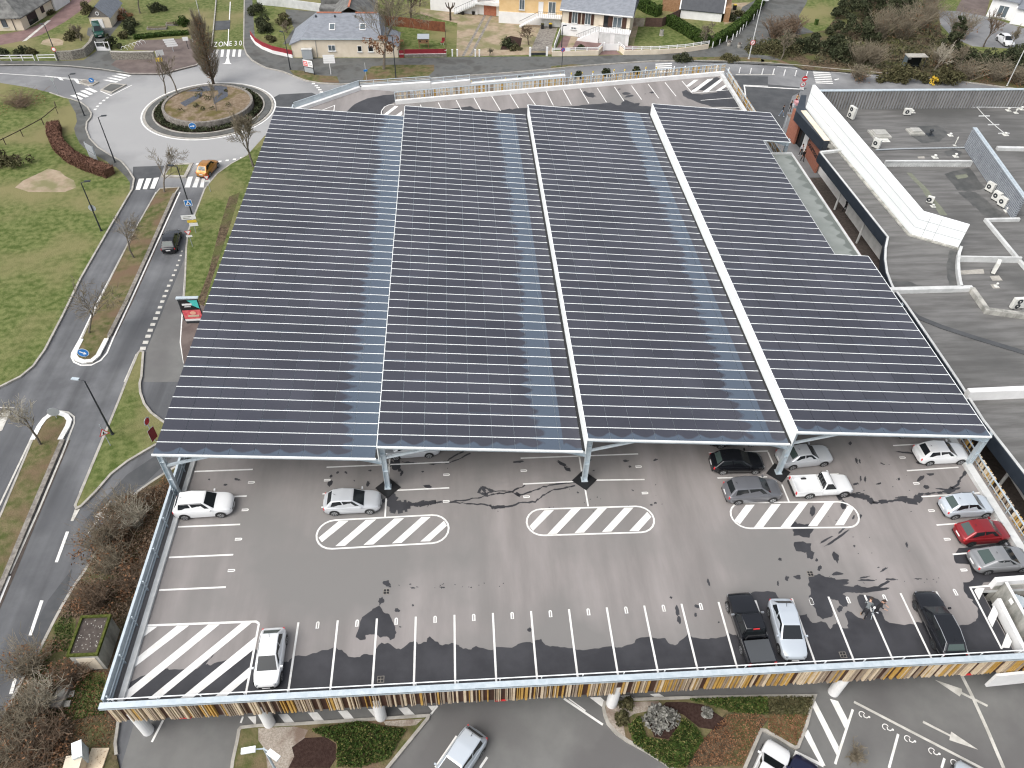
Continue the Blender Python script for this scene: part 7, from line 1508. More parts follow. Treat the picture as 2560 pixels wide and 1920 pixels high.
def wheels(t, wb, hw, Ln, R, wheelc='rim', shift=0.02):
    for x in (-wb / 2 + shift, wb / 2 + shift):
        for s in (-1, 1):
            y = s * (hw - .10); bb = MB(); n = 20
            prof = [(R - .03, -.10), (R, -.07), (R, .07), (R - .03, .10)]
            rg = []
            for r_, yy in prof:
                rg.append(len(bb.v)); bb.v += [(x + r_ * math.cos(6.2832 * k / n), y + yy * 1.06, R + r_ * math.sin(6.2832 * k / n)) for k in range(n)]
            for a, c in zip(rg, rg[1:]):
                for k in range(n): bb.f.append((a + k, c + k, c + (k + 1) % n, a + (k + 1) % n)); bb.m.append(0)
            bb.f.append(tuple(rg[-1] + k for k in range(n))); bb.m.append(0); bb.f.append(tuple(rg[0] + k for k in range(n - 1, -1, -1))); bb.m.append(0)
            # dark arch lining behind the tyre
            wv = bb.build('wheel', M['rubber'], t)
            rb = MB(); yo = y + s * .112
            for k in range(5):
                a = 6.2832 * k / 5 + .3; c1, s1 = math.cos(a), math.sin(a); px, pz = -s1, c1
                rb.face([(x + c1 * .05 + px * .05, yo, R + s1 * .05 + pz * .05), (x + c1 * .05 - px * .05, yo, R + s1 * .05 - pz * .05), (x + c1 * R * .68 - px * .05, yo, R + s1 * R * .68 - pz * .05), (x + c1 * R * .68 + px * .05, yo, R + s1 * R * .68 + pz * .05)])
            for k in range(20):
                a, c = 6.2832 * k / 20, 6.2832 * (k + 1) / 20
                rb.face([(x + R * .62 * math.cos(a), yo + s * .002, R + R * .62 * math.sin(a)), (x + R * .72 * math.cos(a), yo + s * .002, R + R * .72 * math.sin(a)), (x + R * .72 * math.cos(c), yo + s * .002, R + R * .72 * math.sin(c)), (x + R * .62 * math.cos(c), yo + s * .002, R + R * .62 * math.sin(c))])
            rb.build('rim', M[wheelc], wv)
            ab = MB(); ya = s * (hw + .004)
            P = [(x + (R + .065) * math.cos(a_), ya, R + .02 + (R + .065) * math.sin(a_)) for a_ in [math.pi * k / 12 for k in range(13)]]
            ab.face(P + [(x - R - .065, ya, .2), (x + R + .065, ya, .2)]); ab.build('wheel_arch', M['black'], t)
def bywheels(rear, front, side, W, z=DECK):
    """centre and heading from the near side's wheel contacts; side = 'R' or 'L' of the car is the near one"""
    a, c = A(*rear, z), A(*front, z); d = (c - a).normalized(); lat = Vector((-d.y, d.x, 0)) * (W / 2 - .1) * (1 if side == 'R' else -1)
    m = (a + c) / 2 + lat; return (m.x, m.y), math.atan2(d.y, d.x)
P_ = paintmat
white = P_('car_white', (.72, .73, .73), 0, .3); silver = P_('car_silver', (.58, .60, .62), .35); grey = P_('car_grey', (.17, .175, .19), .4); black = P_('car_black', (.010, .011, .014), .2, .2); red = P_('car_red', (.24, .014, .018), .3); orange = P_('car_orange', (.45, .20, .035), .4); navy = P_('car_navy', (.012, .016, .05), .4); green = P_('car_green', (.006, .065, .045), .2); silverblue = P_('car_silver_blue', (.54, .59, .635), .3); midgrey = P_('car_mid_grey', (.28, .285, .29), .4)
def dcar(name, label, cat, kind, rear, front, side, col, **k):
    pos, rz = bywheels(rear, front, side, CT[kind][1], k.get('z', DECK)); k.setdefault('z', DECK)
    return car(name, label, cat, kind, pos, rz, col, 'cars parked on the deck', **k)
dcar('car', 'white compact SUV with black glass parked by the left canopy post', 'car', 'suv', (0, 2, 1607, 1170), (0, 2, 1918, 1150), 'R', white, rails=True)
dcar('car', 'silver hatchback parked nose in at the second canopy post', 'car', 'hatch', (1, 2, 682, 1134), (1, 2, 985, 1120), 'R', silver)
p_ = A(1, 2, 1490, 640, D); car('car', 'pale silver car half hidden under the canopy behind the second post', 'car', 'sedan', (p_.x - 1.25, p_.y + .75), .04, silver, 'cars parked on the deck', z=D)
dcar('car', 'black hatchback parked under the front edge of the third canopy roof', 'car', 'hatch', (2, 2, 1812, 780), (2, 2, 2090, 776), 'R', black)
p_ = A(2, 2, 1925, 550, D); car('car', 'dark car just visible behind the black hatchback under the canopy', 'car', 'hatch', (p_.x, p_.y + .8), .03, black, 'cars parked on the deck', z=D)
dcar('car', 'dark grey people carrier beside the white pickup at the hatched island', 'car', 'mpv', (2, 2, 1940, 1040), (3, 2, 28, 1020), 'R', grey, wheelc='rim')
dcar('car', 'silver saloon parked behind the fourth canopy post', 'car', 'sedan', (3, 2, 200, 738), (3, 2, 465, 710), 'R', silver)
dcar('car', 'white hatchback parked by the right parapet under the canopy edge', 'car', 'hatch', (3, 2, 1380, 703), (3, 2, 1640, 692), 'R', white)
p_ = A(3, 2, 1215, 470, D); car('car', 'white car almost hidden under the canopy behind the white hatchback', 'car', 'hatch', (p_.x + .6, p_.y + .85), .03, white, 'cars parked on the deck', z=D)
dcar('car', 'silver rounded hatchback at the right parapet above the red car', 'car', 'round', (3, 2, 1597, 1165), (3, 2, 1857, 1150), 'R', silverblue)
dcar('car', 'red rounded hatchback at the right parapet', 'car', 'round', (3, 2, 1740, 1398), (3, 2, 1992, 1380), 'R', red, wheelc='dark')
dcar('car', 'mid grey coupe at the right parapet nearest the stairwell', 'car', 'coupe', (3, 2, 1880, 1642), (3, 2, 2165, 1622), 'R', midgrey)
dcar('car', 'white rounded hatchback facing the camera beside the left hatched area', 'car', 'round', (1, 3, 262, 560), (1, 3, 215, 905), 'L', white)
dcar('car', 'silver blue hatchback facing the camera beside the black pickup', 'car', 'hatch', (3, 3, 5, 330), (3, 3, 92, 655), 'R', silverblue)
dcar('car', 'black estate car with chrome window line facing away near the stairwell', 'car', 'wagon', (3, 3, 1418, 610), (3, 3, 1268, 285), 'L', black, chrome=True, wheelc='dark')
pos, rz = bywheels((0, 1, 1537, 505), (0, 1, 1567, 392), 'R', 1.72, 0); car('car', 'black saloon driving up the road beside the give way sign', 'car', 'hatch', pos, rz, black, 'cars on the road')
pos, rz = bywheels((0, 0, 1812, 1530), (0, 0, 1886, 1445), 'R', 1.65, 0); car('car', 'orange hatchback entering the roundabout at the zebra crossing', 'car', 'round', pos, rz, orange, 'cars on the road')
p_ = A(0, 0, 858, 300, LAND); car('van', 'small green van parked before the white garage door', 'van', 'van', (p_.x, p_.y), -1.15, green, 'cars by the houses', z=LAND)
p_ = A(3, 0, 2040, 375, LAND); car('car', 'white hatchback parked on the depot yard facing the lawn', 'car', 'hatch', (p_.x, p_.y), -1.62, white, 'cars by the houses', z=LAND)
p_ = A(1, 3, 1740, 1620, 0); q_ = A(1, 3, 1860, 1440, 0) - A(1, 3, 1710, 1660, 0); car('car', 'silver people carrier leaving the bottom edge of the photo in the front car park', 'car', 'mpv', (p_.x + .05, p_.y - .1), math.atan2(q_.y, q_.x) + math.pi, silverblue, 'cars in the front car park')
q_ = A(2, 3, 2150, 1340, 0) - A(2, 3, 2010, 1659, 0); hd = math.atan2(q_.y, q_.x); p_ = A(3, 3, 85, 1500, .7); car('car', 'silver white car parked nose first in the notch of the front planter', 'car', 'hatch', (p_.x - math.cos(hd) * 1.6, p_.y - math.sin(hd) * 1.6), hd, white, 'cars in the front car park')
p_ = A(3, 3, 345, 1600, .9); car('car', 'dark blue car cut off by the bottom edge of the photo', 'car', 'hatch', (p_.x - math.cos(hd) * 1.75, p_.y - math.sin(hd) * 1.75), hd, navy, 'cars in the front car park')
p_ = A(3, 3, 1760, 1645, .8); car('car', 'pale blue car tip at the bottom edge beside the disabled bays', 'car', 'hatch', (p_.x - math.cos(hd) * 1.9, p_.y - math.sin(hd) * 1.9), hd, silverblue, 'cars in the front car park')
# pickups: cab on a chassis with an open or covered bed
def pickup(label, rear, front, side, col, Ln, W, H, wb, double, cover):
    pos, rz = bywheels(rear, front, side, W); t = thing('pickup_truck', label, 'pickup truck', (pos[0], pos[1], D), rz, 'cars parked on the deck'); X = lambda f: (f - .5) * Ln; hw = W / 2
    xc, xf, xr = (.70, .60, .36) if double else (.70, .60, .46)
    zb = H * .60; b = MB(); rings = []
    for f, z0, z1, wf in [(xr, .30, .60, 1), (.5, .30, .60, 1), (xc, .30, .60, 1), (.80, .30, .585, .99), (.93, .32, .55, .95), (.985, .34, .49, .88), (1.0, .38, .42, .80)]:
        zt, w = z1 * H, hw * wf; prof = [(0, z0), (w * .9, z0), (w * .98, z0 + .08), (w, (z0 + zt) / 2), (w * .97, zt - .07), (w * .9, zt), (w * .4, zt + .03), (0, zt + .035)]
        full = [(X(f), y, z_) for y, z_ in prof] + [(X(f), -y, z_) for y, z_ in prof[-2:0:-1]]; rings.append(len(b.v)); b.v += full; nn = len(full)
    for a, c in zip(rings, rings[1:]):
        for i in range(nn): b.f.append((a + i, a + (i + 1) % nn, c + (i + 1) % nn, c + i)); b.m.append(0)
    b.f.append(tuple(rings[0] + i for i in range(nn))); b.f.append(tuple(rings[-1] + i for i in range(nn - 1, -1, -1))); b.m += [0, 0]
    wB, wT = hw * .9, hw * .72; C4 = [(X(xc), wB, zb - .02), (X(xf), wT, H - .03), (X(xr) + .16, wT, H), (X(xr) + .04, wB, zb - .02)]
    bm = bmesh.new(); lv = [bm.verts.new(p) for p in C4]; rv = [bm.verts.new((p[0], -p[1], p[2])) for p in C4]
    bm.faces.new(lv); bm.faces.new(rv[::-1])
    for i in range(4): j = (i + 1) % 4; bm.faces.new([lv[i], rv[i], rv[j], lv[j]])
    bmesh.ops.recalc_face_normals(bm, faces=bm.faces); bmesh.ops.bevel(bm, geom=list(bm.edges), offset=.06, segments=3, affect='EDGES'); bm.verts.index_update(); o0 = len(b.v); b.v += [tuple(v.co) for v in bm.verts]
    for f in bm.faces: b.f.append(tuple(o0 + v.index for v in f.verts)); b.m.append(0)
    bm.free(); body = b.build('cab', col, t, smooth=True); body.data.set_sharp_from_angle(angle=math.radians(38))
    b = MB(); x0, x1 = X(0.01), X(xr) - .03; zt = H * .60
    for s in (-1, 1): b.prism([(x0, s * (hw - .07)), (x1, s * (hw - .07)), (x1, s * (hw + .0)), (x0, s * (hw + .0))], .42, zt)
    b.box((x0 + .035, 0, (.42 + zt) / 2), (.07, W - .14, zt - .42)); b.box((x1 - .04, 0, (.42 + zt) / 2), (.06, W - .14, zt - .42)); b.box(((x0 + x1) / 2, 0, .55), (x1 - x0 - .1, W - .14, .08)); b.build('bed', col, t)
    if cover: b = MB(); b.prism([(x0 + .03, -hw + .1), (x1 - .25, -hw + .1), (x1 - .25, hw - .1), (x0 + .03, hw - .1)], zt + .004, zt + .05); b.build('bed_cover', mat('bed_cover', (.06, .065, .07), rough=.5), t)
    else:
        for k in range(5): b = MB(); b.tube([(x1 + .06, -.55 + .275 * k, zt), (x1 + .1, -.55 + .275 * k, H - .08)], .03, 5); b.build('rack_bar', M['black'], t)
    if cover: b = MB(); b.tube([(x1 - .12, -hw * .7, zt), (x1 - .1, -hw * .6, zt + .32), (x1 - .1, hw * .6, zt + .32), (x1 - .12, hw * .7, zt)], .045, 6); b.build('roll_bar', M['black'], t); b = MB(); b.box((X(xr) + .12, 0, H + .0), (.06, .4, .05)); b.build('brake_light', M['signred'], t)
    def pane(nm, P):
        P = [Vector(p) for p in P]; c = sum(P, Vector()) / len(P); n = (P[1] - P[0]).cross(P[2] - P[0]).normalized()
        if n.dot(c - Vector((X(.52), 0, H * .5))) < 0: n = -n
        bb = MB(); bb.face([c + (p - c) * .86 + n * .012 for p in P]); bb.build(nm, M['glass'], t)
    m2 = lambda p: (p[0], -p[1], p[2])
    pane('windscreen', [C4[0], C4[1], m2(C4[1]), m2(C4[0])]); pane('rear_window', [C4[3], C4[2], m2(C4[2]), m2(C4[3])])
    for s in (1, -1):
        k = lambda p: (p[0], s * p[1], p[2]); lo = lambda p, f: (p[0], p[1], p[2] + f)
        a0, a1, a2, a3 = [k(p) for p in C4]
        if double:
            mb_, mt = tuple((Vector(a0) + Vector(a3)) / 2), tuple((Vector(a1) + Vector(a2)) / 2); pane('side_window', [lo(a0, .06), a1, mt, lo(mb_, .06)]); pane('side_window', [lo(mb_, .06), mt, a2, lo(a3, .06)])
        else: pane('side_window', [lo(a0, .06), a1, a2, lo(a3, .06)])
        b = MB(); b.box((X(.965), s * hw * .72, H * .43), (.2, hw * .32, .14), rz=-s * .35); b.build('headlight', M['rim'], t)
        b = MB(); b.box((X(.008), s * hw * .9, H * .48), (.06, .14, .26)); b.build('tail_light', M['signred'], t)
        b = MB(); b.box((X(xc) - .2, s * (hw + .09), zb + .08), (.1, .2, .16)); b.build('mirror', M['rim'] if cover else col, t)
    b = MB(); b.box((X(1.0) - .01, 0, H * .36), (.06, W * .6, .18)); b.build('grille', M['black'], t)
    b = MB(); b.box((X(0) - .03, 0, .42), (.1, W * .9, .12)); b.build('bumper', M['rim'] if cover else M['black'], t)
    wheels(t, wb, hw, Ln, .34, 'rim', .05 * Ln)
pickup('black double cab pickup with grey bed cover parked facing away', (2, 3, 1990, 690), (2, 3, 1872, 325), 'L', black, 4.95, 1.78, 1.68, 2.95, True, True)
pickup('white single cab pickup with open bed parked beside the grey people carrier', (3, 2, 312, 990), (3, 2, 622, 974), 'R', white, 4.45, 1.62, 1.52, 2.65, False, False)

# ---------------------------------------------------------------- lamps and signs
def lamp(label, base, hgt, arm=(.6, 0), m='dark', head='dark', z=LAND, sign=None, two=None, arm_z=.1):
    p = A(*base, z); t = thing('street_lamp', label, 'street lamp', p, 0, 'street lamps')
    b = MB(); b.tube([(0, 0, 0), (0, 0, hgt * .3), (0, 0, hgt)], [.1, .075, .055], 8); b.lathe((0, 0, 0), [(.16, 0), (.14, .06)], 10); b.build('pole', M[m], t)
    for a in ([arm] if two is None else [arm, two]):
        d = Vector((a[0], a[1], 0)); b = MB(); b.tube([(0, 0, hgt - .02), tuple(d * .6 + Vector((0, 0, hgt + arm_z)))], .035, 6); b.build('arm', M[m], t)
        b = MB(); b.box(d * .95 + Vector((0, 0, hgt + arm_z + .02)), (.62, .26, .09), rz=math.atan2(a[1], a[0])); b.build('lamp_head', M[head], t)
    return t
def disc(t, name, z, r, rz, face, m, off=(0, 0), n=28, tilt=0.0):
    """a round plate facing direction rz (radians, 0 = facing -Y)"""
    b = MB(); R_ = Matrix.Rotation(rz, 3, 'Z')
    P = [R_ @ Vector((off[0] + r * math.cos(6.2832 * k / n), off[1], r * math.sin(6.2832 * k / n))) + Vector((0, 0, z)) for k in range(n)]; Qv = [p + R_ @ Vector((0, .02, 0)) for p in P]
    b.face(P, 0); b.face(Qv[::-1], 1)
    for k in range(n): j = (k + 1) % n; b.face([P[j], P[k], Qv[k], Qv[j]], 1)
    return b.build(name, [m, M['signgrey']], t)
def flat(t, name, pts, rz, y, m, parent=None):
    R_ = Matrix.Rotation(rz, 3, 'Z'); b = MB(); b.face([R_ @ Vector((x, y, z)) for x, z in pts]); return b.build(name, m, parent or t)
def plate(t, name, x0, x1, z0, z1, rz, m, y=-.05, back=True):
    R_ = Matrix.Rotation(rz, 3, 'Z'); b = MB(); P = [R_ @ Vector((x, y, z)) for x, z in ((x0, z0), (x1, z0), (x1, z1), (x0, z1))]; Qv = [p + R_ @ Vector((0, .025, 0)) for p in P]
    b.face(P, 0); b.face(Qv[::-1], 1)
    for k in range(4): j = (k + 1) % 4; b.face([P[j], P[k], Qv[k], Qv[j]], 1)
    return b.build(name, [m, M['signgrey']], t)
def pole(t, h, m='signgrey', r=.035): b = MB(); b.tube([(0, 0, 0), (0, 0, h)], r, 7); b.build('pole', M[m], t)
def arrow_pts(L_, w, hw, hl, a, cx=0, cz=0):
    P = [(-L_ / 2, -w / 2), (L_ / 2 - hl, -w / 2), (L_ / 2 - hl, -hw / 2), (L_ / 2, 0), (L_ / 2 - hl, hw / 2), (L_ / 2 - hl, w / 2), (-L_ / 2, w / 2)]
    return [(cx + x * math.cos(a) - z * math.sin(a), cz + x * math.sin(a) + z * math.cos(a)) for x, z in P]
def blue_arrow(label, base, zc, r, rz, a, z=LAND):
    t = thing('arrow_sign', label, 'road sign', A(*base, z), 0, 'blue arrow signs'); pole(t, zc - r * .7)
    disc(t, 'rim', zc, r, rz, 0, M['signwhite']); d_ = disc(t, 'plate', zc, r * .92, rz, 0, M['signblue'], (0, -.01)); flat(t, 'arrow', arrow_pts(r * 1.3, r * .26, r * .75, r * .5, a, 0, zc), rz, -.018, M['signwhite'])
blue_arrow('blue round arrow sign in front of the roundabout wall', (0, 0, 1675, 1135), .75, .48, .2, 0)
blue_arrow('blue round arrow sign on the lower tip of the long median', (0, 1, 738, 1430), .6, .5, .1, -.65)
t = thing('arrow_sign', 'round sign seen from behind at the upper tip of the lower median', 'road sign', A(0, 2, 490, 292, LAND), 0, 'blue arrow signs'); pole(t, .7); disc(t, 'plate', .75, .48, math.pi + .2, 0, M['signblue'])
t = thing('arrow_sign', 'small blue sign lying low on the left splitter island', 'road sign', A(0, 0, 800, 725, LAND), 0, 'blue arrow signs'); pole(t, .3); disc(t, 'plate', .55, .36, .25, 0, M['signblue']); flat(t, 'arrow', arrow_pts(.45, .1, .26, .2, -.8, 0, .55), .25, -.012, M['signwhite'])
def tri_pts(r, cx=0, cz=0, up=False):
    s = 1 if up else -1
    return [(cx + r * math.cos(a), cz + s * r * math.sin(a)) for a in (math.pi / 2, math.pi / 2 + 2.0944, math.pi / 2 + 4.18879)]
def giveway(label, base, zc, r, rz, sub=True, z=LAND, back=False):
    t = thing('give_way_sign', label, 'road sign', A(*base, z), 0, 'give way signs'); pole(t, zc + .1)
    P = tri_pts(r, 0, zc); P = P[::-1]
    flat(t, 'triangle', P, rz, -.045, M['signred']); flat(t, 'back', P[::-1], rz, -.04, M['signgrey'])
    flat(t, 'inner', [(x * .66, zc + (z_ - zc) * .66) for x, z_ in P], rz, -.05, M['signwhite'])
    if sub: plate(t, 'sub_plate', -.32, .32, zc - r - .18, zc - r + .06, rz, M['signwhite'])
giveway('give way sign with white plate right of the black saloon', (0, 1, 1665, 470), 1.85, .42, .15)
giveway('give way sign with white plate behind the orange hatchback', (0, 0, 1820, 1655), 1.95, .42, .15)
t = thing('give_way_sign', 'red bordered triangle sign beside the tall dark lamp on the grass wedge', 'road sign', A(0, 2, 955, 530, LAND), 0, 'give way signs'); pole(t, 2.6)
flat(t, 'triangle', tri_pts(.5, 0, 1.6, True), .5, -.045, M['signred']); flat(t, 'inner', tri_pts(.36, 0, 1.6, True), .5, -.05, M['signwhite']); flat(t, 'symbol', [(-.12, 1.45), (.1, 1.45), (.1, 1.52), (0, 1.52), (.06, 1.75), (-.02, 1.75)], .5, -.055, M['black']); flat(t, 'back', tri_pts(.5, 0, 1.6, True)[::-1], .5, -.04, M['signgrey'])
t = thing('triangle_sign', 'grey triangle sign seen from behind at the edge of the west field', 'road sign', A(0, 0, 500, 812, LAND)); pole(t, 2.4); flat(t, 'triangle', tri_pts(.5, 0, 2.2), 0, -.03, M['signgrey']); flat(t, 'front', tri_pts(.5, 0, 2.2)[::-1], 0, -.02, M['signred'])
t = thing('direction_sign', 'stack of white and yellow direction boards right of the road', 'road sign', A(0, 1, 1695, 355, LAND)); pole(t, 1.7)
plate(t, 'board', -1.05, .5, 1.85, 2.4, .1, M['signwhite']); plate(t, 'board', -.55, .45, 1.42, 1.75, .1, M['yellow']); plate(t, 'board', -.42, .5, .95, 1.36, .1, M['signwhite'])
for z_, s_ in ((2.2, .9), (2.03, .7)): plate(t, 'text_line', -.85, -.85 + s_, z_ - .03, z_ + .03, .1, M['olive'], -.06)
lamp('dark street lamp with pedestrian crossing sign behind the direction boards', (0, 1, 1672, 230), 6.6, (-.7, .1))
t = thing('crossing_sign', 'blue square pedestrian crossing sign on the lamp post', 'road sign', A(0, 1, 1672, 230, LAND)); t.location.z += 0
plate(t, 'plate', -.42, .42, 1.75, 2.55, .1, M['signwhite'], -.14); plate(t, 'blue_field', -.37, .37, 1.8, 2.5, .1, M['signblue'], -.15); flat(t, 'triangle', tri_pts(.36, 0, 2.08, True), .1, -.156, M['signwhite']); flat(t, 'walker', [(-.1, 1.92), (-.03, 1.92), (.02, 2.05), (.08, 1.92), (.13, 1.94), (.05, 2.2), (-.05, 2.2)], .1, -.162, M['black'])
b = MB(); b.box((0, -.09, 2.15), (.12, .1, .08)); b.build('bracket', M['dark'], t)
lamp('dark street lamp with a round sign back on the west field', (0, 1, 875, 335), 6.05, (.7, .1)); t = thing('round_sign', 'round sign seen from behind on the west field lamp post', 'road sign', A(0, 1, 875, 335, LAND)); disc(t, 'plate', 2.9, .4, math.pi, 0, M['signred'], (0, -.08)); b = MB(); b.box((0, .05, 2.9), (.1, .12, .08)); b.build('bracket', M['dark'], t)
lamp('dark street lamp on the pavement nearest the red brown hedge', (0, 0, 995, 1402), 6.0, (.7, .15)); lamp('dark street lamp beside the left zebra crossing', (0, 0, 730, 1000), 5.7, (.6, .1)); lamp('tall dark street lamp at the foot of the grass wedge', (0, 2, 972, 432), 6.3, (-.75, .15), 'dark', 'galv')
lamp('dark street lamp in front of the rubble wall', (0, 0, 505, 522), 5.3, (-.5, .2)); t = thing('round_sign', 'round white sign with red border on the rubble wall lamp', 'road sign', A(0, 0, 505, 522, LAND)); disc(t, 'rim', 1.75, .34, 0, 0, M['signred'], (0, -.12)); disc(t, 'plate', 1.75, .25, 0, 0, M['signwhite'], (0, -.13))
lamp('dark street lamp right of the leafy tree before the cream house', (1, 0, 1210, 680), 6.2, (-.5, .3)); lamp('dark street lamp at the street corner left of the billboard', (1, 0, 297, 600), 5.5, (-.4, .3))
lamp('tall white lamp pole at the right photo edge behind the shop', (3, 0, 2065, 740), 6.3, (.6, .2), 'concrete', 'concrete'); lamp('tall white lamp pole with bracket at the lane mouth', (2, 0, 2045, 508), 9.1, (.9, .3), 'concrete', 'concrete', arm_z=-.2)
t = thing('round_sign', 'round red bordered sign on the white lane pole', 'road sign', A(2, 0, 2045, 508, LAND)); disc(t, 'rim', 2.65, .42, .1, 0, M['signred'], (0, -.12)); disc(t, 'plate', 2.65, .32, .1, 0, M['signwhite'], (0, -.13)); flat(t, 'symbol', [(-.22, 2.5), (-.1, 2.45), (.2, 2.75), (.1, 2.85)], .1, -.14, M['signred'])
lamp('slim dark street lamp near the sandy drive wall of the shuttered house', (2, 0, 425, 455), 4.2, (.3, 0)); lamp('thin pale pole beside the street at the top edge', (0, 0, 1735, 165), 4.5, (-.3, .1), 'concrete', 'concrete')
p_ = A(1, 3, 66, 1490, 6.0); t = thing('street_lamp', 'pale twin headed lamp standing in the front planter', 'street lamp', (p_.x, p_.y, LAND)); b = MB(); b.tube([(0, 0, 0), (0, 0, 5.9)], [.09, .055], 8); b.build('pole', M['galv'], t)
for c, r, x, y in ((0, 3, 2150, 1512), (1, 3, 155, 1555)):
    e = A(c, r, x, y, 6.0) - p_; b = MB(); b.tube([(0, 0, 5.85), tuple(e * .5 + Vector((0, 0, 5.95))), tuple(e * .75 + Vector((0, 0, 5.95)))], .04, 6); b.build('arm', M['galv'], t)
    b = MB(); b.box(e * 1.0 + Vector((0, 0, 6.0)), (.75, .32, .1), rz=math.atan2(e.y, e.x)); b.build('lamp_head', M['whitemetal'], t)
# signs round the north side
t = thing('direction_sign', 'pole with four stacked white direction boards before the cream house', 'road sign', A(1, 0, 648, 642, LAND)); pole(t, 2.2, 'signwhite', .05)
for k in range(4): 
    z_ = 2.85 - .33 * k; b_ = flat(t, 'board', [(-.85, z_ - .15), (.75, z_ - .15), (.95, z_), (.75, z_ + .15), (-.85, z_ + .15)] if k == 0 else [(-.85, z_ - .15), (.9, z_ - .15), (.9, z_ + .15), (-.85, z_ + .15)], .05, -.07, M['signwhite']); flat(t, 'board_back', [(.9, z_ - .15), (-.85, z_ - .15), (-.85, z_ + .15), (.9, z_ + .15)], .05, -.06, M['signgrey'])
b_ = A(1, 0, 465, 640, LAND); t = thing('billboard', 'red and white advertising board on two dark posts at the street corner', 'billboard', b_); rz = -.45; R_ = Matrix.Rotation(rz, 3, 'Z')
for x in (-.85, .85): b = MB(); p = R_ @ Vector((x, 0, 0)); b.box((p.x, p.y, 1.15), (.1, .1, 2.3)); b.build('post', M['dark'], t)
plate(t, 'panel', -.85, .85, 1.15, 2.15, rz, M['signwhite'], -.09); plate(t, 'red_field', -.8, -.05, 1.2, 1.95, rz, M['pink'], -.1); plate(t, 'lower_panel', -.8, .8, .25, .95, rz, M['signgrey'], -.06)
for z_, x0, x1 in ((1.85, .1, .65), (1.65, .1, .5), (1.45, .15, .7)): plate(t, 'text_line', x0, x1, z_ - .035, z_ + .035, rz, M['stone'], -.102)
for z_ in (1.75, 1.5): plate(t, 'red_line', -.7, -.2, z_ - .05, z_ + .05, rz, M['signwhite'], -.112)
p_ = A(1, 0, 452, 500, LAND); t = thing('transformer_cabinet', 'pale grey electrical cabinet against the cream house wall', 'cabinet', p_); b = MB(); b.box((0, -.3, .75), (1.6, .6, 1.5)); b.build('casing', M['signgrey'], t); b = MB(); b.box((0, -.3, 1.53), (1.7, .7, .06)); b.build('lid', M['concrete'], t)
t = thing('info_sign', 'small blue street sign on a thin post beside the leafy tree', 'road sign', A(1, 0, 955, 690, LAND)); pole(t, 2.6, 'concrete', .03); plate(t, 'plate', -.28, .28, 1.3, 1.6, .2, M['signblue'])
t = thing('no_parking_sign', 'round blue and red no parking sign on a dark post by the road', 'road sign', A(2, 0, 430, 580, LAND)); pole(t, 2.8, 'dark', .05); disc(t, 'rim', 2.75, .36, .1, 0, M['signred'], (0, -.06)); disc(t, 'plate', 2.75, .28, .1, 0, M['signblue'], (0, -.07)); flat(t, 'bar', [(-.22, 2.9), (-.16, 2.97), (.22, 2.6), (.16, 2.53)], .1, -.08, M['signred'])
t = thing('no_entry_sign', 'red no entry sign above a no left turn sign at the shop corner', 'road sign', A(3, 0, 268, 842, 0)); pole(t, 3.0, 'signgrey', .04); disc(t, 'no_entry', 2.9, .42, .1, 0, M['signred'], (0, -.06)); plate(t, 'bar', -.3, .3, 2.83, 2.97, .1, M['signwhite'], -.085); disc(t, 'turn_rim', 2.05, .4, .1, 0, M['signred'], (0, -.06)); disc(t, 'turn_plate', 2.05, .3, .1, 0, M['signwhite'], (0, -.07)); flat(t, 'turn_arrow', [(-.18, 2.1), (-.05, 2.25), (-.05, 2.15), (.12, 2.15), (.12, 1.88), (.05, 1.88), (.05, 2.07), (-.05, 2.07), (-.05, 1.97)], .1, -.082, M['black']); plate(t, 'sub_plate', -.38, .3, 1.25, 1.6, .1, M['signwhite'])
t = thing('yellow_sign', 'yellow rectangular sign on a dark post left of the poplar', 'road sign', A(0, 0, 1415, 622, LAND)); pole(t, 1.9, 'dark', .05); plate(t, 'plate', -.62, .35, 1.6, 2.2, .1, M['yellow']); plate(t, 'text_line', -.45, .2, 1.85, 1.95, .1, M['ochre'], -.06)
t = thing('direction_sign', 'tilted stack of white direction boards on the brown tarmac', 'road sign', A(0, 0, 1500, 445, LAND)); pole(t, 1.4, 'signgrey', .05)
for k in range(4): plate(t, 'board', -1.1 + .1 * k, .6 + .1 * k, 1.75 - .32 * k, 2.03 - .32 * k, .25, M['signwhite'])
t = thing('map_board', 'grey white notice panel lower left of the stacked white boards', 'notice board', A(0, 0, 1400, 500, LAND)); pole(t, .6, 'signgrey', .05); plate(t, 'panel', -.55, .45, .4, 1.25, .3, M['concrete']); plate(t, 'frame', -.75, -.6, .2, 1.2, .3, M['signwhite'])
t = thing('white_sign', 'small white sign on a dark post left of the poplar crown', 'road sign', A(0, 0, 1628, 422, LAND)); pole(t, 1.5, 'dark', .05); plate(t, 'plate', -.5, .35, 1.3, 1.9, .25, M['signwhite'])
t = thing('map_board', 'white picture board half hidden by the poplar', 'notice board', A(0, 0, 1700, 400, LAND)); pole(t, 1.0, 'signgrey', .05); plate(t, 'panel', -.45, .3, .8, 1.9, .5, M['signwhite']); plate(t, 'picture', -.35, .1, 1.0, 1.7, .5, M['stone'], -.06)
b_ = A(0, 0, 815, 1385, LAND); t = thing('billboard', 'two grey panels of a roadside board seen from behind by the curved hedge', 'billboard', b_)
for z0, z1 in ((.25, 1.05), (1.2, 2.2)): plate(t, 'panel', -1.0, 1.0, z0, z1, -.75, M['signgrey'])
for x in (-.95, .95): p = Matrix.Rotation(-.75, 3, 'Z') @ Vector((x, .02, 0)); b = MB(); b.box((p.x, p.y, 1.1), (.08, .08, 2.2)); b.build('post', M['galv'], t)
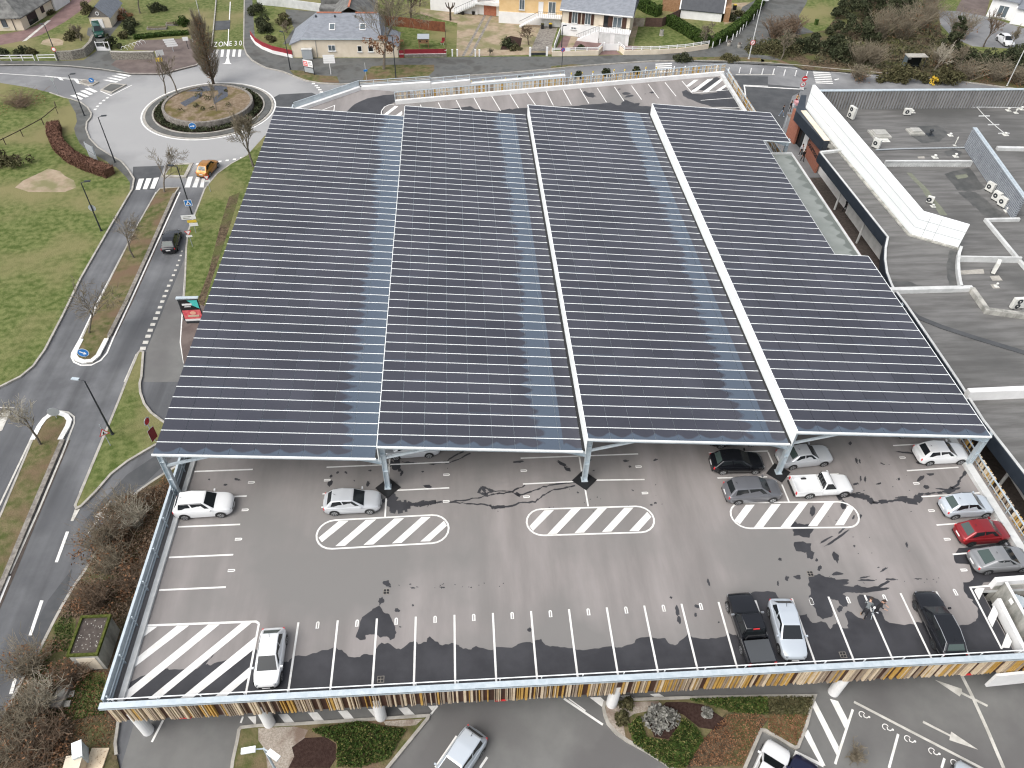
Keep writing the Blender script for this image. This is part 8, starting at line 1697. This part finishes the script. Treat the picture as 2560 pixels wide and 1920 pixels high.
# advertising board tucked beside the canopy
b_ = A(0, 1, 1690, 1125, LAND); t = thing('billboard', 'colourful teal, black and red poster board on the worn pavement beside the canopy', 'billboard', b_); rz = .05
plate(t, 'frame', -.95, .95, .2, 3.0, rz, M['dark'], -.04); plate(t, 'lower_poster', -.85, .85, .5, 1.6, rz, M['pink'], -.075); plate(t, 'white_foot', -.85, .85, .25, .5, rz, M['signwhite'], -.075); plate(t, 'upper_poster', -.85, .85, 1.6, 2.85, rz, M['black'], -.075); flat(t, 'teal_flash', [(.85, 1.75), (.85, 2.8), (-.1, 2.8), (.2, 2.5), (.1, 2.3)], rz, -.104, M['teal']); plate(t, 'title', -.65, .25, 2.2, 2.42, rz, M['signwhite'], -.105); plate(t, 'subtitle', -.5, .1, 2.0, 2.08, rz, M['signwhite'], -.105); flat(t, 'glow_flower', [(.1 + .3 * math.cos(a * .6283), 1.25 + .22 * math.sin(a * .6283)) for a in range(10)], rz, -.104, mat('poster_peach', (.8, .42, .30), rough=.5)); plate(t, 'lower_title', -.45, .6, .78, .98, rz, M['cream'], -.105)
b = MB(); b.box((0, 0, 3.05), (2.1, .35, .1)); b.build('top_light', M['galv'], t); b = MB(); b.box((0, 0, .1), (1.6, .3, .25)); b.build('foot', M['dark'], t)
t = thing('round_sign', 'round sign seen edge on with a dark red panel below it at the canopy corner', 'road sign', A(0, 2, 1345, 495, LAND)); pole(t, 2.6, 'signgrey', .04); disc(t, 'plate', 2.5, .38, 1.35, 0, M['signwhite'], (0, -.06)); disc(t, 'red_rim', 2.5, .3, 1.35, 0, M['signred'], (0, -.075)); plate(t, 'red_panel', -.35, .35, .3, 1.6, 1.15, M['redmetal'])

# ---------------------------------------------------------------- bollards along the back road
n = 0
ords = ['first', 'second', 'third', 'fourth', 'fifth', 'sixth', 'seventh', 'eighth', 'ninth', 'tenth', 'eleventh', 'twelfth', 'thirteenth', 'fourteenth', 'fifteenth', 'sixteenth', 'seventeenth', 'eighteenth', 'nineteenth', 'twentieth']
def bollard(c, r, x, y, lb, m, group):
    p = A(c, r, x, y, 0); t = thing('bollard', lb, 'bollard', (p.x, p.y, -.02), 0, group); b = MB(); b.lathe((0, 0, 0), [(.09, 0), (.09, .62)], 10); b.build('shaft', M['signwhite'], t); b = MB(); b.lathe((0, 0, .62), [(.095, 0), (.095, .22), (.06, .28)], 10); b.build('cap', m, t)
for i, (c, r, x, y) in enumerate([(1, 0, 1667, 762), (1, 0, 1768, 752), (1, 0, 1862, 748), (1, 0, 1962, 738), (1, 0, 2060, 732), (1, 0, 2156, 722), (2, 0, 40, 718), (2, 0, 138, 708), (2, 0, 233, 700), (2, 0, 323, 692), (2, 0, 417, 684), (2, 0, 510, 676), (2, 0, 602, 672), (2, 0, 697, 662), (2, 0, 787, 655), (2, 0, 878, 647), (2, 0, 970, 645), (2, 0, 1060, 634), (2, 0, 1152, 626), (2, 0, 1242, 624)]):
    bollard(c, r, x, y, 'yellow topped bollard behind the deck, %s from the left end of the row' % ords[i], M['yellow'], 'yellow topped bollards behind the deck')
for i, (c, r, x, y) in enumerate([(2, 0, 1397, 618), (2, 0, 1490, 617), (2, 0, 1583, 615), (2, 0, 1673, 611), (2, 0, 1765, 613), (2, 0, 1868, 632), (2, 0, 1963, 630), (2, 0, 2058, 636), (2, 0, 2160, 640), (3, 0, 43, 642), (3, 0, 138, 650), (3, 0, 234, 656), (3, 0, 330, 666)]):
    bollard(c, r, x, y, 'plain white bollard on the far kerb, %s right of the zebra crossing' % ords[i], M['signwhite'], 'white bollards on the far kerb')
for x, y, lb in ((1872, 395, 'left round stone planter on the lane pavement'), (1960, 412, 'right round stone planter on the lane pavement')):
    t = thing('planter_pot', lb, 'planter', A(2, 0, x, y, LAND), 0, 'stone planters'); b = MB(); b.lathe((0, 0, 0), [(.3, 0), (.34, .3), (.28, .6), (.36, .75)], 14); b.build('pot', M['kerb'], t); b = MB(); b.lathe((0, 0, .6), [(.3, 0), (.28, .16)], 14); b.build('soil', M['soil'], t)
# bins, bus shelter, hutch, utility boxes
def bin_(label, c, r, x, y, lidm, bodym, s=1.0):
    t = thing('wheelie_bin', label, 'bin', A(c, r, x, y, LAND), .1, 'wheelie bins'); b = MB(); b.prism([(-.28 * s, -.3 * s), (.28 * s, -.3 * s), (.28 * s, .3 * s), (-.28 * s, .3 * s)], .05, 1.0 * s); b.build('body', bodym, t); b = MB(); b.box((0, -.02, 1.03 * s), (.62 * s, .68 * s, .08)); b.build('lid', lidm, t)
bin_('black wheelie bin with yellow lid in the red forecourt', 2, 0, 850, 350, M['yellow'], M['black']); bin_('wheelie bin with yellow lid on the concrete drive of the yellow house', 2, 0, 330, 245, M['yellow'], M['black'], .8); bin_('wheelie bin with faded lid left of the other one at the yellow house', 2, 0, 262, 248, M['olive'], M['black'], .8); bin_('black wheelie bin with yellow lid on the pale terrace', 2, 0, 1920, 85, M['yellow'], M['black'], .9)
bin_('dark green waste bin on the bright lawn by the lane', 3, 0, 412, 215, M['hedge'], M['hedge'], .9)
p_ = A(2, 0, 1290, 305, LAND); t = thing('stone_well', 'small pale stone well ring on the lawn', 'garden ornament', p_); b = MB(); b.lathe((0, 0, 0), [(.42, 0), (.36, .12), (.32, .9)], 14); b.build('ring', M['kerb'], t); b = MB(); b.lathe((0, 0, .9), [(.24, .0), (.24, .015)], 14); b.build('opening', M['black'], t)
p_ = A(3, 0, 1240, 600, LAND); t = thing('bus_shelter', 'small bus shelter with pale flat roof among the bare shrubs', 'bus shelter', p_)
b = MB(); b.box((0, .1, 2.2), (3.3, 1.5, .1)); b.build('roof', M['kerb'], t); b = MB(); b.box((0, .75, 1.1), (3.0, .05, 2.0)); b.build('back_panel', M['glass'], t); b = MB(); b.box((-1.5, .2, 1.1), (.05, 1.1, 2.0)); b.build('side_panel', M['skyglass'], t); b = MB(); b.box((.1, .5, .45), (2.2, .35, .06)); b.build('bench', M['dark'], t); b = MB(); b.box((-.7, .7, 1.6), (.8, .02, .5)); b.build('timetable', M['signwhite'], t)
for x in (-1.5, 1.5): b = MB(); b.box((x, -.5, 1.1), (.07, .07, 2.2)); b.build('post', M['dark'], t)
p_ = A(1, 0, 1450, 415, LAND); t = thing('wooden_hutch', 'wooden hutch with grey sloping roof raised on legs behind the red fence', 'hutch', p_)
b = MB(); b.box((0, .4, 1.15), (1.7, .9, .8)); b.build('box', M['wood'], t); b = MB(); b.bar((0, -.2, 1.5), (0, 1.1, 1.85), 1.95, .07); b.build('roof', M['signgrey'], t); 
for x in (-.75, .75):
    for y in (0, .8): b = MB(); b.box((x, y, .4), (.1, .1, .8)); b.build('leg', M['wood'], t)
for x in (-.55, .55): b = MB(); b.box((x, -.06, 1.1), (.22, .04, .22)); b.build('hole', M['black'], t)
p_ = A(0, 3, 810, 820, LAND); t = thing('concrete_cabin', 'small concrete substation cabin with mossy flat roof below the deck rail', 'cabin', (-13.75, 5.6, LAND)); 
b = MB(); b.box((0, 0, .95), (1.75, 2.75, 1.9)); b.build('wall', M['oldconc'], t); b = MB()
for q in (((0, -1.33, 2.0), (1.95, .16, .2)), ((0, 1.33, 2.0), (1.95, .16, .2)), ((-.9, 0, 2.0), (.16, 2.5, .2)), ((.9, 0, 2.0), (.16, 2.5, .2))): b.box(*q)
b.build('roof_rim', M['moss'], t); b = MB(); b.box((0, 0, 1.93), (1.66, 2.5, .06)); b.build('roof_top', M['gutter'], t); b = MB(); b.box((.05, -1.38, .85), (1.2, .04, 1.5)); b.build('door', M['creamr'], t)
b = MB(); rn = random.Random(2)
for k in range(46): x, y = rn.uniform(-.7, .7), rn.uniform(-1.1, 1.1); b.box((x, y, 1.965), (rn.uniform(.03, .08), rn.uniform(.03, .08), .012))
b.build('pebble', M['kerb'], t)
p_ = A(0, 3, 500, 1120, LAND); t = thing('manhole_block', 'old concrete manhole block in the south west verge', 'manhole', p_); b = MB(); b.box((.1, .5, .2), (.75, 1.5, .4), rz=-.15); b.build('block', M['stone'], t); b = MB(); b.box((.1, .7, .41), (.5, .6, .03), rz=-.15); b.build('cover', M['oldconc'], t)
for x, y, lb in ((610, 1025, 'upper small concrete slab beside the manhole block'), (575, 1110, 'lower small concrete slab beside the manhole block')): t = tag((lambda bb: (bb.box((0, 0, .06), (.5, .4, .1), rz=.1), bb.build('concrete_slab', M['kerb'], None, loc=A(0, 3, x, y, LAND)))[1])(MB()), lb, 'slab', 'small concrete slabs')
p_ = A(0, 3, 750, 1580, LAND); t = thing('utility_cabinet', 'leaning pale grey utility cabinet on the verge at the bottom edge', 'cabinet', p_); b = MB(); b.box((-.15, .1, .62), (.95, .5, 1.25), rz=-1.2); b.build('casing', M['galv'], t); b = MB(); b.box((-.15, .1, 1.27), (1.0, .56, .05), rz=-1.2); b.build('lid', M['whitemetal'], t)
p_ = A(0, 3, 840, 1580, LAND); t = tag((lambda bb: (bb.box((0, -.2, .05), (1.05, 1.6, .1), rz=-.05), bb.build('base_slab', M['cream'], None, loc=p_))[1])(MB()), 'flat beige base slab right of the leaning cabinet', 'slab')
p_ = A(0, 3, 690, 1645, LAND); t = thing('meter_box', 'beige meter box cut by the bottom edge beside the leaning cabinet', 'cabinet', p_); b = MB(); b.box((0, -.1, .5), (.9, .7, 1.0), rz=.05); b.build('casing', M['cream'], t); b = MB(); b.box((0, -.1, 1.02), (.95, .75, .05), rz=.05); b.build('lid', M['creamr'], t)
p_ = A(3, 0, 265, 1155, 0); t = thing('trolley_shelter', 'small clear trolley shelter beside the shop entrance', 'trolley shelter', (p_.x - .6, p_.y + .3, 0)); b = MB(); b.box((0, 0, 2.0), (2.0, 3.0, .08)); b.build('roof', M['gravel'], t)
for x in (-.95, .95):
    for y in (-1.4, 1.4): b = MB(); b.box((x, y, 1.0), (.07, .07, 2.0)); b.build('post', M['galv'], t)
b = MB()
for k in range(4): b.box((0, -1.0 + .6 * k, .55), (.5, .7, .7))
b.build('side_panel', M['skyglass'], t)
p_ = A(0, 0, 1140, 410, LAND); t = thing('bike_rack', 'white hooped bicycle rack beside the straight rubble wall', 'bike rack', p_)
for k in range(6):
    b = MB(); o = Vector((.42 * k - .9, .55 * k - 1.0, 0)); b.tube([o + Vector((-.5 + .5 - .5 * math.cos(a), .0, .55 * math.sin(a))) for a in [math.pi * j / 8 for j in range(9)]], .03, 5); b.build('hoop', M['signwhite'], t)
for k, (x, y, lb) in enumerate([(1360, 250, 'longer raised wooden vegetable bed'), (1490, 215, 'shorter raised wooden vegetable bed')]):
    p_ = A(0, 0, x, y, LAND); t = thing('raised_bed', lb, 'garden bed', p_, .08, 'raised vegetable beds'); b = MB(); b.box((0, 0, .15), (3.2 - 1.2 * k, 1.0, .3)); b.build('frame', M['stone'], t); b = MB(); b.box((0, 0, .3), (3.0 - 1.2 * k, .8, .03)); b.build('soil', M['litter'], t)
p_ = A(1, 0, 1610, 385, LAND); t = thing('garden_chair', 'dark red garden chair beside the hutch', 'chair', p_); b = MB(); b.box((0, 0, .42), (.5, .5, .08)); b.build('seat', M['redmetal'], t); b = MB(); b.box((.2, .25, .75), (.5, .06, .6)); b.build('backrest', M['redmetal'], t)
for x in (-.2, .2):
    for y in (-.2, .2): b = MB(); b.box((x, y, .2), (.05, .05, .4)); b.build('leg', M['white'], t)
for x, lb in ((1785, 'left dark plant pot by the white house stairs'), (1878, 'right dark plant pot by the white house stairs')): t = thing('plant_pot', lb, 'plant pot', A(1, 0, x, 125, LAND), 0, 'plant pots at the white house'); b = MB(); b.lathe((0, 0, 0), [(.24, 0), (.3, .5)], 12); b.build('pot', M['black'], t); b = MB(); leaf_mesh(b, 60, clumps(.2, .2, .4, 5, 3, .15, .5), .07, 2); b.build('foliage', M['olive'], t)

# ---------------------------------------------------------------- people
def person(label, pos, rz, J, mats, hairm='hair', hair_r=.105, skirt=None, group='people by the shop'):
    """J: joint positions in metres, facing -Y before rotation; one continuous skinned body"""
    t = thing('person', label, 'person', pos, rz, group)
    V, Ed, Rd, Tg = [], [], [], []
    def add(p, r, tg): V.append(p); Rd.append(r); Tg.append(tg); return len(V) - 1
    pel = add(J['pelvis'], .135, 'leg'); ch0 = add(J['waist'], .125, 'top'); ch = add(J['chest'], .15, 'top'); nk = add(J['neck'], .058, 'skin'); hd = add(J['head'], .088, 'skin'); tp = add(J['crown'], .075, 'skin')
    Ed += [(pel, ch0), (ch0, ch), (ch, nk), (nk, hd), (hd, tp)]
    for s in ('l', 'r'):
        a = add(J[s + 'sho'], .062, 'top'); e = add(J[s + 'elb'], .046, 'top'); w = add(J[s + 'wri'], .032, 'skin'); h = add(J[s + 'hand'], .036, 'skin'); Ed += [(ch, a), (a, e), (e, w), (w, h)]
        d = (Vector(J[s + 'hand']) - Vector(J[s + 'wri'])).normalized(); x = d.cross(Vector((0, 1, .2))).normalized(); yv = d.cross(x)
        for k, ln in enumerate((.075, .085, .08, .06)):
            f0 = add(tuple(Vector(J[s + 'hand']) + x * (.024 * (k - 1.5)) + d * .045), .0095, 'skin'); f1 = add(tuple(Vector(J[s + 'hand']) + x * (.026 * (k - 1.5)) + d * (.045 + ln * .75) + yv * .018), .0085, 'skin'); Ed += [(h, f0), (f0, f1)]
        th = add(tuple(Vector(J[s + 'hand']) + x * -.055 + d * .03), .0105, 'skin'); Ed.append((h, th))
        hp = add(J[s + 'hip'], .095, 'leg'); kn = add(J[s + 'knee'], .066, 'leg'); an = add(J[s + 'ank'], .045, 'leg'); hl = add(J[s + 'heel'], .046, 'shoe'); to = add(J[s + 'toe'], .038, 'shoe'); Ed += [(pel, hp), (hp, kn), (kn, an), (an, hl), (hl, to)]
    me = bpy.data.meshes.new('body'); me.from_pydata(V, Ed, []); o = bpy.data.objects.new('body', me); COL.objects.link(o)
    sk = o.modifiers.new('skin', 'SKIN'); sk.use_smooth_shade = True; o.modifiers.new('sub', 'SUBSURF').levels = 1
    for i, v in enumerate(me.skin_vertices[0].data): v.radius = (Rd[i], Rd[i] * (.72 if Tg[i] == 'top' and i in (ch0, ch) else 1)); v.use_root = (i == pel)
    dg = bpy.context.evaluated_depsgraph_get(); m2 = bpy.data.meshes.new_from_object(o.evaluated_get(dg)); bpy.data.objects.remove(o); m2.name = 'body'
    order = ['skin', 'top', 'leg', 'shoe']; m2.materials.clear()
    for q in order: m2.materials.append(M[mats[q]])
    VV = [Vector(v) for v in V]
    for f in m2.polygons:
        c = f.center; best, bd = 0, 9e9
        for a, e in Ed:
            ab = VV[e] - VV[a]; tt = max(0, min(1, (c - VV[a]).dot(ab) / max(1e-9, ab.length_squared))); dd = (VV[a] + ab * tt - c).length - (.6 * (Rd[a] * (1 - tt) + Rd[e] * tt))
            if dd < bd: bd = dd; best = a if tt < .5 else e
        f.material_index = order.index(Tg[best]); f.use_smooth = True
    ob = bpy.data.objects.new('body', m2); COL.objects.link(ob); ob.parent = t
    b = MB(); hc = Vector(J['head']).lerp(Vector(J['crown']), .65) + Vector((0, .02, .015)); b.lathe(hc, [(hair_r * math.cos(a), hair_r * math.sin(a) * 1.0) for a in (-.55, -.2, .2, .6, 1.0, 1.4)], 12); b.build('hair', M[hairm], t, smooth=True)
    fc = Vector(J['head']); b = MB(); b.box(fc + Vector((0, -.098, .01)), (.025, .03, .045)); b.build('nose', M[mats['skin']], t)
    for s in (-1, 1):
        b = MB(); b.box(fc + Vector((s * .033, -.085, .035)), (.022, .012, .012)); b.build('eye', M['black'], t); b = MB(); b.box(fc + Vector((s * .092, .0, .01)), (.018, .035, .055)); b.build('ear', M[mats['skin']], t)
    b = MB(); b.box(fc + Vector((0, -.084, -.042)), (.045, .012, .01)); b.build('mouth', M['pink'], t)
    return t
def stand(lean=0.0, stride=.0, bend=0.0, h=1.7, arms='down'):
    k = h / 1.7; S = lambda x, y, z: (x * k, y * k, z * k)
    ly = lambda z: -lean * max(0, z - .92) - bend * max(0, z - .92)
    zz = lambda z: z if z < .92 else .92 + (z - .92) * math.sqrt(max(.2, 1 - min(.8, (lean + bend) ** 2 * .55)))
    P = lambda x, y, z: S(x, y + ly(z), zz(z))
    J = dict(pelvis=P(0, 0, .93), waist=P(0, 0, 1.1), chest=P(0, .01, 1.32), neck=P(0, 0, 1.46), head=P(0, -.02, 1.57), crown=P(0, -.01, 1.66))
    for s, q in (('l', 1), ('r', -1)):
        J[s + 'sho'] = P(q * .18, .01, 1.4)
        if arms == 'down': J[s + 'elb'] = P(q * .25, .03 + q * stride * .3, 1.13); J[s + 'wri'] = P(q * .25, -.08 + q * stride * .5, .9); J[s + 'hand'] = P(q * .245, -.11 + q * stride * .5, .83)
        else: J[s + 'elb'] = P(q * .24, -.12, 1.16); J[s + 'wri'] = P(q * .16, -.34, 1.08); J[s + 'hand'] = P(q * .14, -.41, 1.07)
        st = q * stride
        J[s + 'hip'] = S(q * .095, 0, .87); J[s + 'knee'] = S(q * .11, -st * .5 - .03, .49); J[s + 'ank'] = S(q * .11, -st + .02, .1); J[s + 'heel'] = S(q * .11, -st + .05, .05); J[s + 'toe'] = S(q * .13, -st - .15, .04)
    return J
c1 = dict(skin='skin', top='cloth_grey', leg='cloth_black', shoe='cloth_tan')
person('person in grey top and black trousers bending forward on the deck', A(3, 3, 815, 352, D), 2.6, stand(.25, .12, .55, 1.7, 'front'), c1, 'hair', .105, None, 'people on the deck')
person('person in black jacket standing beside the bending person on the deck', A(3, 3, 915, 320, D), .9, stand(.05, .1, .1, 1.75, 'front'), dict(skin='skin', top='cloth_black', leg='cloth_black', shoe='cloth_white'), 'hair', .105, None, 'people on the deck')
tp = A(3, 3, 880, 330, D); t = thing('folding_tripod', 'small grey folding stand with white head between the two people on the deck', 'tripod', tp); b = MB()
for a in (0.3, 2.4, 4.5): b = MB(); b.tube([(0, 0, .8), (math.cos(a) * .38, math.sin(a) * .38, .0)], .018, 5); b.build('leg', M['galv'], t)
b = MB(); b.lathe((0, 0, .8), [(.07, 0), (.09, .06), (.05, .14)], 12); b.build('head', M['signwhite'], t)
pp_ = lambda x, y: A(3, 0, x, y, 0)
person('person in black coat and pale jeans walking past the canopy end', pp_(112, 1005), .9, stand(.12, .3, 0, 1.72), dict(skin='skin', top='cloth_black', leg='cloth_jean', shoe='cloth_white'))
person('person in black carrying a white bag on the shop pavement', pp_(183, 965), .5, stand(.05, .12, 0, 1.68), dict(skin='skin', top='cloth_black', leg='cloth_black', shoe='cloth_black'))
bg_ = pp_(207, 942); t = thing('shopping_bag', 'white bag held by the person in black', 'bag', (bg_.x, bg_.y, .25)); b = MB(); b.prism([(-.17, -.08), (.17, -.08), (.2, .08), (-.2, .08)], .1, .5); b.build('sack', M['cloth_white'], t); b = MB(); b.tube([(-.1, 0, .5), (0, 0, .66), (.1, 0, .5)], .015, 4); b.build('handle', M['cloth_white'], t)
person('person in a tan top pushing a pink trolley by the shop corner', pp_(235, 905), .3, stand(.05, .1, 0, 1.68, 'front'), dict(skin='skin', top='cloth_tan', leg='cloth_black', shoe='cloth_black'))
bg_ = pp_(236, 930); t = thing('shopping_trolley', 'pink and grey shopping trolley in front of the person in tan', 'trolley', (bg_.x, bg_.y, 0)); b = MB(); b.prism([(-.24, -.4), (.24, -.4), (.28, .4), (-.28, .4)], .5, .95); b.build('basket', M['cloth_pink'], t); b = MB(); b.tube([(-.28, .5, 1.05), (.28, .5, 1.05)], .02, 5); b.build('handle', M['signred'], t)
for x in (-.2, .2):
    for y in (-.35, .35): b = MB(); b.tube([(x, y, 0), (x, y, .5)], .02, 5); b.build('leg', M['galv'], t)
person('person in white top by the brick wall of the shop', pp_(275, 1345), .2, stand(.05, .1, 0, 1.7), dict(skin='skin', top='cloth_white', leg='cloth_black', shoe='cloth_white'))
person('person in dark clothes right behind the one in white by the brick wall', pp_(292, 1392), .2, stand(.1, .15, 0, 1.7), dict(skin='skin', top='cloth_black', leg='cloth_black', shoe='cloth_black'))
person('person in dark clothes under the shop canopy between the columns', A(3, 1, 655, 165, 0), 1.2, stand(.05, .2, 0, 1.7), dict(skin='skin', top='cloth_black', leg='cloth_black', shoe='cloth_black'))
